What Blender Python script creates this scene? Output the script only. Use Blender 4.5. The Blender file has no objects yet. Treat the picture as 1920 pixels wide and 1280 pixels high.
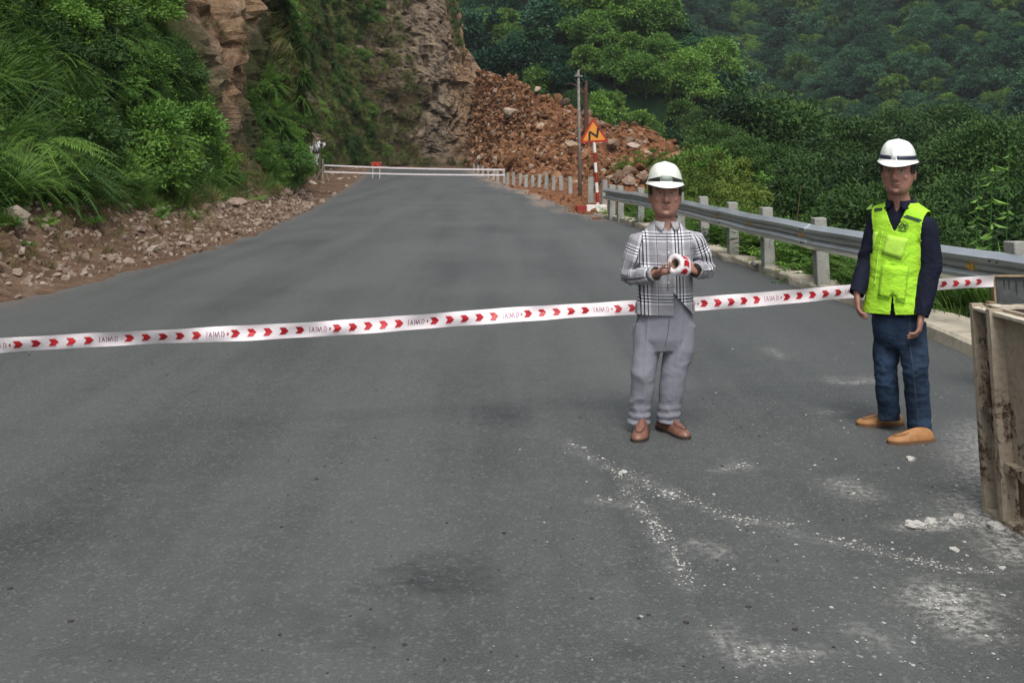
import bpy, bmesh, math, random
import numpy as np
from mathutils import Vector, Matrix
from mathutils.bvhtree import BVHTree
random.seed(7)
RNG = np.random.default_rng(7)
SC = bpy.context.scene
COL = SC.collection

# ------------------------------------------------------------------ camera, world, sun, exposure
FPX, CAM_H = 1923.0, 1.65
PITCH = math.atan(295.0 / FPX)
cam_d = bpy.data.cameras.new('camera')
cam_d.sensor_width = 36.0
cam_d.lens = 36.0 * FPX / 1920.0
cam_d.shift_y = -640.0 / 1920.0          # the photograph is the lower part of a taller frame
cam_d.clip_start = 0.05
cam_d.clip_end = 3000.0
cam = bpy.data.objects.new('camera', cam_d)
cam.location = (0, 0, CAM_H)
cam.rotation_euler = (math.radians(90) + PITCH, 0, 0)
COL.objects.link(cam)
SC.camera = cam

SUN_EL, SUN_AZ = math.radians(60), math.radians(172)     # azimuth measured from +Y towards +X
world = bpy.data.worlds.new('World')
SC.world = world
world.use_nodes = True
wn = world.node_tree
wn.nodes.clear()
w_out = wn.nodes.new('ShaderNodeOutputWorld')
w_bg = wn.nodes.new('ShaderNodeBackground')
w_sky = wn.nodes.new('ShaderNodeTexSky')
w_hsv = wn.nodes.new('ShaderNodeHueSaturation')
w_sky.sky_type = 'NISHITA'
w_sky.sun_disc = False
w_sky.sun_elevation = SUN_EL
w_sky.sun_rotation = SUN_AZ
w_sky.air_density = 1.0
w_sky.dust_density = 3.0
w_hsv.inputs['Saturation'].default_value = 0.28
w_bg.inputs['Strength'].default_value = 0.12
wn.links.new(w_sky.outputs[0], w_hsv.inputs['Color'])
wn.links.new(w_hsv.outputs[0], w_bg.inputs['Color'])
wn.links.new(w_bg.outputs[0], w_out.inputs['Surface'])

sun_d = bpy.data.lights.new('sun', 'SUN')
sun_d.energy = 1.5
sun_d.angle = math.radians(26)
sun_d.color = (1.0, 0.96, 0.9)
sun = bpy.data.objects.new('sun', sun_d)
sdir = Vector((math.sin(SUN_AZ) * math.cos(SUN_EL), math.cos(SUN_AZ) * math.cos(SUN_EL), math.sin(SUN_EL)))
sun.rotation_euler = sdir.to_track_quat('Z', 'Y').to_euler()
sun.location = (0, 0, 60)
COL.objects.link(sun)

SC.view_settings.view_transform = 'Standard'
SC.view_settings.look = 'None'
SC.view_settings.gamma = 1.0
SC.view_settings.use_curve_mapping = False
SC.view_settings.exposure = 0.75
SC.render.engine = 'CYCLES'
SC.cycles.max_bounces = 5
SC.cycles.diffuse_bounces = 3
SC.cycles.glossy_bounces = 2
SC.cycles.transmission_bounces = 3
SC.cycles.transparent_max_bounces = 4
SC.cycles.use_denoising = True

# ------------------------------------------------------------------ helpers
def ray(px, py):
    u = (px - 960.0) / FPX
    v = -py / FPX
    return np.array([u, math.cos(PITCH) - math.sin(PITCH) * v, math.sin(PITCH) + math.cos(PITCH) * v])

def at_depth(px, py, D):
    r = ray(px, py)
    return np.array([0, 0, CAM_H]) + r * (D / r[1])

def on_plane(px, py, z=0.0):
    r = ray(px, py)
    return np.array([0, 0, CAM_H]) + r * ((z - CAM_H) / r[2])

def _hash(ix, iy, iz, seed):
    h = (ix.astype(np.int64) * 374761393 + iy.astype(np.int64) * 668265263 + iz.astype(np.int64) * 2147483647 // 7 + seed * 144269) & 0xFFFFFFFF
    h = ((h ^ (h >> 13)) * 1274126177) & 0xFFFFFFFF
    h = ((h ^ (h >> 16)) * 2246822519) & 0xFFFFFFFF
    h = h ^ (h >> 15)
    return h.astype(np.float64) / 4294967295.0 * 2 - 1

def vnoise(P, seed=0):
    P = np.asarray(P, float)
    i = np.floor(P)
    f = P - i
    f = f * f * f * (f * (f * 6 - 15) + 10)
    i = i.astype(np.int64)
    r = 0
    for dx in (0, 1):
        wx = f[:, 0] if dx else 1 - f[:, 0]
        for dy in (0, 1):
            wy = f[:, 1] if dy else 1 - f[:, 1]
            for dz in (0, 1):
                wz = f[:, 2] if dz else 1 - f[:, 2]
                r = r + wx * wy * wz * _hash(i[:, 0] + dx, i[:, 1] + dy, i[:, 2] + dz, seed)
    return r

def fbm(P, octv=4, seed=0, gain=0.5):
    P = np.asarray(P, float)
    a, s, r = 1.0, 0.0, 0
    for k in range(octv):
        r = r + a * vnoise(P * (2.03 ** k) + k * 17.3, seed + k)
        s += a
        a *= gain
    return r / s

def ridged(P, octv=4, seed=0, gain=0.5):
    P = np.asarray(P, float)
    a, s, r = 1.0, 0.0, 0
    for k in range(octv):
        r = r + a * (1 - np.abs(vnoise(P * (2.03 ** k) + k * 11.7, seed + k)) * 2)
        s += a
        a *= gain
    return r / s

def sstep(a, b, x):
    t = np.clip((np.asarray(x, float) - a) / (b - a), 0, 1)
    return t * t * (3 - 2 * t)

def tag(o, label=None, cat=None, group=None, kind=None):
    if label: o['label'] = label
    if cat: o['category'] = cat
    if group: o['group'] = group
    if kind: o['kind'] = kind
    return o

def link(o, parent=None):
    COL.objects.link(o)
    if parent is not None:
        o.parent = parent
    return o

def empty(name, loc, rz=0.0):
    o = bpy.data.objects.new(name, None)
    o.empty_display_size = 0.2
    o.location = loc
    o.rotation_euler = (0, 0, rz)
    return link(o)

def mesh_np(name, V, F, mats=(), smooth=False, tint=None, midx=None):
    """V (n,3), F (m,k) array of equal-sized faces"""
    me = bpy.data.meshes.new(name)
    V = np.asarray(V, np.float32)
    F = np.asarray(F, np.int32)
    m, k = F.shape
    me.vertices.add(len(V))
    me.vertices.foreach_set('co', V.ravel())
    me.loops.add(m * k)
    me.loops.foreach_set('vertex_index', F.ravel())
    me.polygons.add(m)
    me.polygons.foreach_set('loop_start', np.arange(0, m * k, k, dtype=np.int32))
    if midx is not None:
        me.polygons.foreach_set('material_index', np.asarray(midx, np.int32))
    me.polygons.foreach_set('use_smooth', np.full(m, bool(smooth)))
    me.update(calc_edges=True)
    if tint is not None:
        a = me.attributes.new('tint', 'FLOAT', 'POINT')
        a.data.foreach_set('value', np.asarray(tint, np.float32))
    for mt in mats:
        me.materials.append(mt)
    return me

def obj(name, me, parent=None, loc=None):
    o = bpy.data.objects.new(name, me)
    if loc is not None:
        o.location = loc
    return link(o, parent)

class MB:
    """collects boxes, tubes and polygons into one mesh"""
    def __init__(s):
        s.v, s.f, s.m = [], [], []
    def add(s, vs, fs, mi=0):
        b = len(s.v)
        s.v += [tuple(map(float, q)) for q in vs]
        s.f += [tuple(i + b for i in q) for q in fs]
        s.m += [mi] * len(fs)
    def box(s, c, size, rot=None, mi=0, taper=1.0):
        hx, hy, hz = [q / 2 for q in size]
        vs = []
        for z, t in ((-hz, 1), (hz, taper)):
            for x, y in ((-hx, -hy), (hx, -hy), (hx, hy), (-hx, hy)):
                vs.append(Vector((x * t, y * t, z)))
        if rot is not None:
            vs = [rot @ q for q in vs]
        vs = [q + Vector(c) for q in vs]
        s.add(vs, [(3, 2, 1, 0), (4, 5, 6, 7), (0, 1, 5, 4), (1, 2, 6, 5), (2, 3, 7, 6), (3, 0, 4, 7)], mi)
    def tube(s, pts, radii, ref=(1, 0, 0), n=16, p=2.0, rnd=(False, False), mi=0, fixed=False):
        pts = [np.array(q, float) for q in pts]
        rad = [(r, r) if np.isscalar(r) else tuple(r) for r in radii]
        if rnd[0]:
            d = pts[0] - pts[1]; d /= np.linalg.norm(d); r = min(rad[0])
            pts = [pts[0] + d * r * .85, pts[0] + d * r * .5] + pts
            rad = [(rad[0][0] * .45, rad[0][1] * .45), (rad[0][0] * .85, rad[0][1] * .85)] + rad
        if rnd[1]:
            d = pts[-1] - pts[-2]; d /= np.linalg.norm(d); r = min(rad[-1])
            e = rad[-1]
            pts = pts + [pts[-1] + d * r * .5, pts[-1] + d * r * .85]
            rad = rad + [(e[0] * .85, e[1] * .85), (e[0] * .45, e[1] * .45)]
        ref = np.array(ref, float)
        rings = []
        for i, q in enumerate(pts):
            a = pts[max(i - 1, 0)]; b = pts[min(i + 1, len(pts) - 1)]
            T = b - a; T = T / (np.linalg.norm(T) + 1e-9)
            if fixed is not False:
                U = ref / np.linalg.norm(ref); Vv = np.array(fixed, float); Vv /= np.linalg.norm(Vv)
            else:
                U = ref - T * ref.dot(T); U = U / (np.linalg.norm(U) + 1e-9)
                Vv = np.cross(T, U)
            ring = []
            for k in range(n):
                t = 2 * math.pi * k / n
                c, sn = math.cos(t), math.sin(t)
                cc = math.copysign(abs(c) ** (2 / p), c); ss = math.copysign(abs(sn) ** (2 / p), sn)
                ring.append(q + U * cc * rad[i][0] + Vv * ss * rad[i][1])
            rings.append(ring)
        vs = [w for r in rings for w in r]
        fs = []
        for i in range(len(rings) - 1):
            for k in range(n):
                k2 = (k + 1) % n
                fs.append((i * n + k, i * n + k2, (i + 1) * n + k2, (i + 1) * n + k))
        fs.append(tuple(range(n - 1, -1, -1)))
        fs.append(tuple((len(rings) - 1) * n + k for k in range(n)))
        s.add(vs, fs, mi)
    def ball(s, c, r, n=10, m=7, rot=None, mi=0):
        r = (r, r, r) if np.isscalar(r) else r
        vs = [Vector((0, 0, -r[2]))]
        for j in range(1, m):
            ph = -math.pi / 2 + math.pi * j / m
            for k in range(n):
                t = 2 * math.pi * k / n
                vs.append(Vector((r[0] * math.cos(ph) * math.cos(t), r[1] * math.cos(ph) * math.sin(t), r[2] * math.sin(ph))))
        vs.append(Vector((0, 0, r[2])))
        if rot is not None:
            vs = [rot @ q for q in vs]
        vs = [q + Vector(c) for q in vs]
        fs = [(0, 1 + (k + 1) % n, 1 + k) for k in range(n)]
        for j in range(m - 2):
            for k in range(n):
                a = 1 + j * n
                fs.append((a + k, a + (k + 1) % n, a + n + (k + 1) % n, a + n + k))
        a = 1 + (m - 2) * n
        fs += [(a + k, a + (k + 1) % n, len(vs) - 1) for k in range(n)]
        s.add(vs, fs, mi)
    def mesh(s, name, mats=(), smooth=False):
        me = bpy.data.meshes.new(name)
        me.from_pydata(s.v, [], s.f)
        for mt in mats:
            me.materials.append(mt)
        me.polygons.foreach_set('material_index', np.array(s.m, np.int32))
        me.polygons.foreach_set('use_smooth', np.full(len(s.f), bool(smooth)))
        me.update()
        return me
    def build(s, name, mat, parent=None, smooth=False, bevel=0.0, loc=None):
        me = s.mesh(name, mat if isinstance(mat, (list, tuple)) else [mat], smooth)
        if bevel:
            bm = bmesh.new(); bm.from_mesh(me)
            bmesh.ops.bevel(bm, geom=bm.edges[:], offset=bevel, segments=2, affect='EDGES', clamp_overlap=True)
            bm.to_mesh(me); bm.free()
        return obj(name, me, parent, loc)

def copy_tree(o, parent=None):
    c = o.copy()
    COL.objects.link(c)
    c.parent = parent
    for ch in list(o.children):
        copy_tree(ch, c)
    return c

def ico(seed, sub=2, amp=0.35, flat=(1, 1, 0.75), cuts=5):
    """an angular stone: icosphere cut by random planes and roughened"""
    bm = bmesh.new()
    bmesh.ops.create_icosphere(bm, subdivisions=sub, radius=1.0)
    V = np.array([v.co[:] for v in bm.verts])
    r = np.random.default_rng(seed)
    for _ in range(cuts + 3):
        n = r.normal(size=3); n /= np.linalg.norm(n)
        d = r.uniform(.45, .8)
        h = V @ n - d
        V = V - np.where(h > 0, h, 0)[:, None] * n
    V *= (1 + amp * .35 * fbm(V * 1.9 + seed * 3.1, 3, seed))[:, None]
    V *= np.array(flat) * r.uniform(.8, 1.2, 3)
    for v, q in zip(bm.verts, V):
        v.co = q
    return bm

# ------------------------------------------------------------------ materials
def new_mat(name):
    m = bpy.data.materials.new(name)
    m.use_nodes = True
    n = m.node_tree
    b = n.nodes['Principled BSDF']
    return m, n, b

def N(n, t, **kw):
    q = n.nodes.new(t)
    for k, v in kw.items():
        if k.startswith('i_'):
            q.inputs[k[2:]].default_value = v
        else:
            setattr(q, k, v)
    return q

def rgba(c):
    return (c[0], c[1], c[2], 1.0)

def ramp(n, fac, stops, interp='LINEAR'):
    r = n.nodes.new('ShaderNodeValToRGB')
    r.color_ramp.interpolation = interp
    e = r.color_ramp.elements
    while len(e) < len(stops):
        e.new(0.5)
    while len(e) > len(stops):
        e.remove(e[-1])
    for i, (p, c) in enumerate(stops):
        e[i].position = p
        e[i].color = rgba(c) if not np.isscalar(c) else (c, c, c, 1)
    n.links.new(fac, r.inputs[0])
    return r.outputs[0]

def noise(n, scale, detail=4, rough=0.55, vec=None, dist=0.0):
    q = N(n, 'ShaderNodeTexNoise')
    q.inputs['Scale'].default_value = scale
    q.inputs['Detail'].default_value = detail
    q.inputs['Roughness'].default_value = rough
    q.inputs['Distortion'].default_value = dist
    if vec is not None:
        n.links.new(vec, q.inputs['Vector'])
    return q.outputs[0]

def mix(n, fac, a, b, mode='MIX'):
    q = n.nodes.new('ShaderNodeMix')
    q.data_type = 'RGBA'
    q.blend_type = mode
    q.clamp_factor = True
    for s, v in ((0, fac), (6, a), (7, b)):
        if isinstance(v, bpy.types.NodeSocket):
            n.links.new(v, q.inputs[s])
        elif s == 0:
            q.inputs[0].default_value = v
        else:
            q.inputs[s].default_value = rgba(v)
    return q.outputs[2]

def math_(n, op, a, b=None, c=None):
    q = n.nodes.new('ShaderNodeMath')
    q.operation = op
    for i, v in enumerate((a, b, c)):
        if v is None: continue
        if isinstance(v, bpy.types.NodeSocket):
            n.links.new(v, q.inputs[i])
        else:
            q.inputs[i].default_value = v
    return q.outputs[0]

def attr(n, name, out='Fac'):
    q = N(n, 'ShaderNodeAttribute', attribute_name=name)
    return q.outputs[out]

def coords(n, which='Object'):
    return N(n, 'ShaderNodeTexCoord').outputs[which]

def geo_pos(n):
    return N(n, 'ShaderNodeNewGeometry').outputs['Position']

def bump(n, b, height, strength=0.4, dist=0.02):
    q = n.nodes.new('ShaderNodeBump')
    q.inputs['Strength'].default_value = strength
    q.inputs['Distance'].default_value = dist
    n.links.new(height, q.inputs['Height'])
    n.links.new(q.outputs[0], b.inputs['Normal'])

def simple(name, c, rough=0.6, metal=0.0, var=0.15, scale=12, bstr=0.0, bscale=60, spec=0.5):
    m, n, b = new_mat(name)
    v = coords(n)
    f = noise(n, scale, 5, .6, v)
    lo = tuple(q * (1 - var) for q in c); hi = tuple(min(q * (1 + var), .95) for q in c)
    col = ramp(n, f, [(.3, lo), (.7, hi)])
    n.links.new(col, b.inputs['Base Color'])
    b.inputs['Roughness'].default_value = rough
    b.inputs['Metallic'].default_value = metal
    b.inputs['Specular IOR Level'].default_value = spec
    if bstr:
        bump(n, b, noise(n, bscale, 4, .6, v), bstr, .01)
    return m

def foliage(name, dark, light, trans=.25, rough=.55, rnd=.5):
    m, n, b = new_mat(name)
    t = attr(n, 'tint')
    r = N(n, 'ShaderNodeObjectInfo').outputs['Random']
    f = math_(n, 'ADD', math_(n, 'MULTIPLY', t, 1 - rnd * .5), math_(n, 'MULTIPLY', math_(n, 'SUBTRACT', r, .5), rnd))
    col = ramp(n, f, [(.05, dark), (.95, light)])
    n.links.new(col, b.inputs['Base Color'])
    b.inputs['Roughness'].default_value = rough
    b.inputs['Specular IOR Level'].default_value = .25
    tr = n.nodes.new('ShaderNodeBsdfTranslucent')
    n.links.new(col, tr.inputs['Color'])
    mx = n.nodes.new('ShaderNodeMixShader')
    mx.inputs[0].default_value = trans
    n.links.new(b.outputs[0], mx.inputs[1])
    n.links.new(tr.outputs[0], mx.inputs[2])
    n.links.new(mx.outputs[0], n.nodes['Material Output'].inputs['Surface'])
    return m

M = {}
M['leaf_dark'] = foliage('leaf_dark', (.012, .036, .009), (.086, .175, .036))
M['leaf_mid'] = foliage('leaf_mid', (.034, .088, .013), (.178, .315, .050))
M['leaf_light'] = foliage('leaf_light', (.062, .155, .024), (.220, .390, .066))
M['leaf_yellow'] = foliage('leaf_yellow', (.060, .105, .015), (.200, .275, .050))
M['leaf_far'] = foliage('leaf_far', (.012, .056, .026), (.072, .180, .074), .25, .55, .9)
M['grass'] = foliage('grass', (.034, .090, .014), (.165, .285, .055), .3)
M['grass_dry'] = foliage('grass_dry', (.085, .070, .030), (.300, .240, .110), .2)
M['grass_olive'] = foliage('grass_olive', (.050, .072, .016), (.200, .220, .064), .25)
M['bark'] = simple('bark', (.09, .065, .045), .9, var=.4, scale=20, bstr=.5)
M['bark_pale'] = simple('bark_pale', (.30, .26, .21), .9, var=.4, scale=14, bstr=.5)
M['white_helmet'] = simple('white_helmet', (.80, .83, .80), .28, var=.03, scale=4)
M['cream_helmet'] = simple('cream_helmet', (.76, .80, .72), .32, var=.03, scale=4)
M['navy_band'] = simple('navy_band', (.022, .032, .055), .45, var=.6, scale=90)
M['grey_green'] = simple('grey_green', (.20, .25, .21), .5, var=.2)
M['black'] = simple('black', (.012, .012, .014), .6)
M['navy_cloth'] = simple('navy_cloth', (.007, .009, .022), .85, var=.25, scale=30, bstr=.3, bscale=25, spec=.2)
M['brown_leather'] = simple('brown_leather', (.18, .085, .060), .42, var=.3, scale=25, bstr=.15)
M['tan_leather'] = simple('tan_leather', (.32, .150, .052), .6, var=.2, scale=20, bstr=.15)
M['sole'] = simple('sole', (.035, .025, .02), .8)
M['tan_sole'] = simple('tan_sole', (.15, .075, .035), .8)
M['hair'] = simple('hair', (.010, .009, .009), .5, var=.4, scale=80)
M['tape_white'] = simple('tape_white', (.78, .72, .74), .33, var=.07, scale=5, bstr=.35, bscale=14)
M['tape_red'] = simple('tape_red', (.45, .012, .022), .4, var=.15, scale=30)
M['tape_ink'] = simple('tape_ink', (.30, .16, .22), .5, var=.15, scale=60)
M['vest_dark'] = simple('vest_dark', (.016, .055, .016), .8)
M['vest_pocket'] = None
M['concrete'] = None
M['yellow_reflector'] = simple('yellow_reflector', (.70, .42, .09), .3, var=.3, scale=60)
M['sign_red'] = simple('sign_red', (.36, .018, .012), .45, var=.15)
M['sign_yellow'] = simple('sign_yellow', (.72, .27, .025), .45, var=.08)
M['sign_back'] = simple('sign_back', (.35, .36, .37), .4, metal=.7)
M['pole_white'] = simple('pole_white', (.72, .70, .66), .55, var=.12)
M['pole_red'] = simple('pole_red', (.26, .022, .014), .55, var=.2)
M['dead_bark'] = simple('dead_bark', (.085, .040, .028), .9, var=.4, scale=6)
M['red_cloth'] = simple('red_cloth', (.42, .04, .02), .8, var=.25)
M['pale_sheet'] = simple('pale_sheet', (.52, .53, .54), .6, var=.25, scale=8)
M['crumb'] = simple('crumb', (.54, .53, .50), .95, var=.3, scale=60, bstr=.6, bscale=120)
M['dark_board'] = simple('dark_board', (.05, .055, .055), .75, var=.5, scale=9, bstr=.2)
M['wood'] = simple('wood', (.24, .17, .10), .85, var=.35, scale=15, bstr=.3)
M['wire'] = simple('wire', (.18, .18, .18), .5, metal=.3)
M['pole_wood'] = simple('pole_wood', (.19, .175, .155), .9, var=.35, scale=7, bstr=.4)

def mat_stone(name, stops, scale=3.0):
    m, n, b = new_mat(name)
    v = geo_pos(n)
    r = N(n, 'ShaderNodeObjectInfo').outputs['Random']
    f = noise(n, scale, 6, .65, v)
    g = noise(n, scale * 7, 5, .7, v)
    t = math_(n, 'ADD', math_(n, 'MULTIPLY', f, .6), math_(n, 'ADD', math_(n, 'MULTIPLY', g, .3), math_(n, 'MULTIPLY', math_(n, 'SUBTRACT', r, .4), .35)))
    n.links.new(ramp(n, t, stops), b.inputs['Base Color'])
    b.inputs['Roughness'].default_value = .92
    b.inputs['Specular IOR Level'].default_value = .2
    bump(n, b, g, .7, .05)
    return m

M['red_stone'] = mat_stone('red_stone', [(.25, (.062, .027, .013)), (.48, (.175, .082, .037)), (.62, (.25, .130, .068)), (.8, (.40, .28, .19))])
M['pale_stone'] = mat_stone('pale_stone', [(.25, (.12, .075, .050)), (.5, (.27, .19, .135)), (.75, (.44, .36, .29))])
M['bank_stone'] = mat_stone('bank_stone', [(.25, (.13, .085, .06)), (.5, (.26, .19, .145)), (.75, (.42, .36, .30))], 6)

def mat_asphalt():
    m, n, b = new_mat('asphalt')
    v = geo_pos(n)
    big = noise(n, .35, 4, .6, v)
    # long streaks along the road
    mp = N(n, 'ShaderNodeMapping')
    mp.inputs['Scale'].default_value = (1.3, .09, 1)
    mp.inputs['Rotation'].default_value = (0, 0, math.radians(-4))
    n.links.new(v, mp.inputs['Vector'])
    streak = noise(n, 1.0, 5, .6, mp.outputs[0])
    fine = noise(n, 95, 3, .7, v)
    mid = noise(n, 9, 5, .65, v)
    grit = N(n, 'ShaderNodeTexVoronoi')
    grit.inputs['Scale'].default_value = 140
    n.links.new(v, grit.inputs['Vector'])
    t = math_(n, 'ADD', math_(n, 'ADD', math_(n, 'MULTIPLY', big, .30), math_(n, 'MULTIPLY', streak, .46)),
              math_(n, 'ADD', math_(n, 'MULTIPLY', fine, .60), math_(n, 'MULTIPLY', mid, .16)))
    col = ramp(n, t, [(.44, (.013, .0155, .0152)), (.62, (.036, .040, .0395)), (.82, (.082, .088, .086))])
    # newer, darker strip beside the guardrail
    sep = N(n, 'ShaderNodeSeparateXYZ'); n.links.new(v, sep.inputs[0])
    X, Y = sep.outputs[0], sep.outputs[1]
    edge = math_(n, 'ADD', math_(n, 'SUBTRACT', X, 2.1), math_(n, 'MULTIPLY', math_(n, 'SUBTRACT', mid, .5), 1.1))
    edge = math_(n, 'ADD', edge, math_(n, 'MULTIPLY', math_(n, 'SUBTRACT', big, .5), 1.6))
    dk = ramp(n, edge, [(0.0, 0.0), (.9, 1.0)])
    far = ramp(n, math_(n, 'DIVIDE', Y, 40.0), [(.0, .8), (.5, .9), (.75, 0.0)])
    col = mix(n, math_(n, 'MULTIPLY', math_(n, 'MULTIPLY', dk, far), .62), col, (.050, .054, .055))
    # oil stains and damp patches
    fleck = ramp(n, noise(n, 26, 4, .75, v), [(.44, 0.0), (.60, 1.0)])
    def blob(cx, cy, rx, ry, c, amt, col, dusty=False):
        dx = math_(n, 'DIVIDE', math_(n, 'SUBTRACT', X, cx), rx)
        dy = math_(n, 'DIVIDE', math_(n, 'SUBTRACT', Y, cy), ry)
        d = math_(n, 'SQRT', math_(n, 'ADD', math_(n, 'MULTIPLY', dx, dx), math_(n, 'MULTIPLY', dy, dy)))
        d = math_(n, 'ADD', d, math_(n, 'MULTIPLY', math_(n, 'SUBTRACT', mid, .5), 1.6))
        k = ramp(n, d, [(.1, 1.0), (1.0, 0.0)])
        if not dusty: k = math_(n, 'MULTIPLY', k, math_(n, 'ADD', math_(n, 'MULTIPLY', fleck, -.45), 1.0))
        if dusty: k = math_(n, 'MULTIPLY', k, math_(n, 'ADD', math_(n, 'MULTIPLY', fleck, .8), .12))
        return mix(n, math_(n, 'MULTIPLY', k, amt), col, c)
    for (px, py, rx, ry, amt) in ((945, 782, .30, .40, 1.0), (815, 1085, .36, .30, 1.0), (560, 1150, .45, .25, .3),
                                  (700, 1190, .30, .20, .5), (250, 1210, .4, .2, .4), (1190, 1220, .10, .08, .6), (1140, 1075, .06, .05, .5), (150, 1000, .5, .5, .25)):
        g = on_plane(px, py)
        col = blob(g[0], g[1], rx, ry, (.028, .030, .031), amt, col)
    # cement dust: spread held in the road's own attribute, broken up by grain
    dk2 = math_(n, 'MULTIPLY', attr(n, 'dust'), math_(n, 'ADD', math_(n, 'MULTIPLY', fleck, .95), .10))
    col = mix(n, dk2, col, (.44, .43, .40))
    agg = N(n, 'ShaderNodeTexVoronoi'); agg.inputs['Scale'].default_value = 75; n.links.new(v, agg.inputs['Vector'])
    col = mix(n, math_(n, 'MULTIPLY', ramp(n, agg.outputs['Color'], [(.74, 0.0), (.84, 1.0)]), .20), col, (.26, .26, .25))
    # pale grit flecks, thicker towards the right foreground
    sp = N(n, 'ShaderNodeTexVoronoi'); sp.inputs['Scale'].default_value = 24; n.links.new(v, sp.inputs['Vector'])
    fl = ramp(n, math_(n, 'ADD', sp.outputs['Distance'], math_(n, 'MULTIPLY', math_(n, 'SUBTRACT', noise(n, 2.2, 4, .7, v), .5), 1.0)), [(.02, 1.0), (.14, 0.0)])
    near = math_(n, 'MULTIPLY', ramp(n, math_(n, 'DIVIDE', Y, 8.0), [(.35, 1.0), (.95, 0.0)]), ramp(n, math_(n, 'ADD', math_(n, 'MULTIPLY', X, .25), .25), [(.2, .0), (.65, 1.0)]))
    col = mix(n, math_(n, 'MULTIPLY', math_(n, 'MULTIPLY', fl, near), .75), col, (.40, .40, .38))
    # red dust blown over the far right edge
    rx = ramp(n, math_(n, 'ADD', math_(n, 'SUBTRACT', X, attr(n, 'edge_x')), math_(n, 'MULTIPLY', math_(n, 'SUBTRACT', streak, .5), 3.0)), [(0.0, 0.0), (.95, 1.0)])
    fy = ramp(n, math_(n, 'DIVIDE', Y, 100.0), [(.26, 0.0), (.34, .8), (1.0, .7)])
    col = mix(n, math_(n, 'MULTIPLY', rx, fy), col, (.30, .21, .145))
    lx = ramp(n, math_(n, 'ADD', math_(n, 'SUBTRACT', attr(n, 'edge_l'), X), math_(n, 'MULTIPLY', math_(n, 'SUBTRACT', mid, .5), 1.8)), [(0.0, 0.0), (.8, 1.0)])
    col = mix(n, math_(n, 'MULTIPLY', lx, .6), col, (.20, .14, .105))
    n.links.new(col, b.inputs['Base Color'])
    b.inputs['Roughness'].default_value = .60
    b.inputs['Specular IOR Level'].default_value = .5
    h = math_(n, 'ADD', math_(n, 'MULTIPLY', grit.outputs['Distance'], .7), math_(n, 'MULTIPLY', fine, .6))
    bump(n, b, h, .55, .006)
    return m
M['asphalt'] = mat_asphalt()

def mat_hill():
    """attributes: rockm, dirtm (0..1)"""
    m, n, b = new_mat('hillside_earth')
    v = geo_pos(n)
    a = noise(n, .55, 6, .65, v)
    g = noise(n, 4.5, 6, .7, v)
    mp = N(n, 'ShaderNodeMapping'); mp.inputs['Scale'].default_value = (1, 1, .22); n.links.new(v, mp.inputs['Vector'])
    s = noise(n, 1.5, 6, .7, mp.outputs[0], .6)
    t = math_(n, 'ADD', math_(n, 'MULTIPLY', a, .4), math_(n, 'ADD', math_(n, 'MULTIPLY', s, .4), math_(n, 'MULTIPLY', g, .25)))
    rock = ramp(n, t, [(.34, (.020, .017, .014)), (.44, (.070, .055, .041)), (.52, (.155, .118, .084)), (.62, (.26, .20, .138)), (.72, (.42, .35, .27))])
    tan = ramp(n, t, [(.36, (.045, .026, .016)), (.47, (.17, .105, .062)), (.56, (.27, .18, .112)), (.68, (.42, .32, .23))])
    rock = mix(n, attr(n, 'tanm'), rock, tan)
    dirt = ramp(n, math_(n, 'ADD', math_(n, 'MULTIPLY', g, .6), math_(n, 'MULTIPLY', a, .4)), [(.3, (.058, .034, .022)), (.5, (.135, .084, .055)), (.7, (.24, .17, .12))])
    soil = ramp(n, t, [(.3, (.012, .018, .007)), (.5, (.036, .042, .015)), (.62, (.075, .060, .030)), (.75, (.13, .10, .06))])
    col = mix(n, attr(n, 'dirtm'), soil, dirt)
    col = mix(n, attr(n, 'rockm'), col, rock)
    n.links.new(col, b.inputs['Base Color'])
    b.inputs['Roughness'].default_value = .95
    b.inputs['Specular IOR Level'].default_value = .15
    bump(n, b, math_(n, 'ADD', g, math_(n, 'MULTIPLY', s, 1.4)), .9, .15)
    return m
M['hill'] = mat_hill()

def mat_terrain():
    m, n, b = new_mat('forest_floor')
    v = geo_pos(n)
    g = noise(n, .25, 6, .7, v)
    h = noise(n, 2.5, 5, .7, v)
    t = math_(n, 'ADD', math_(n, 'MULTIPLY', g, .6), math_(n, 'MULTIPLY', h, .4))
    n.links.new(ramp(n, t, [(.3, (.006, .018, .008)), (.55, (.012, .032, .012)), (.75, (.030, .045, .018))]), b.inputs['Base Color'])
    b.inputs['Roughness'].default_value = 1.0
    b.inputs['Specular IOR Level'].default_value = .1
    bump(n, b, h, .8, .3)
    return m
M['terrain'] = mat_terrain()

def mat_slide():
    m, n, b = new_mat('landslide_earth')
    v = geo_pos(n)
    a = noise(n, .35, 5, .6, v)
    g = noise(n, 2.2, 6, .7, v)
    t = math_(n, 'ADD', math_(n, 'MULTIPLY', a, .4), math_(n, 'MULTIPLY', g, .6))
    n.links.new(ramp(n, t, [(.30, (.055, .022, .012)), (.48, (.165, .070, .034)), (.62, (.25, .118, .062)), (.75, (.34, .20, .125))]), b.inputs['Base Color'])
    b.inputs['Roughness'].default_value = .95
    b.inputs['Specular IOR Level'].default_value = .15
    bump(n, b, g, .8, .2)
    return m
M['slide'] = mat_slide()

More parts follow.
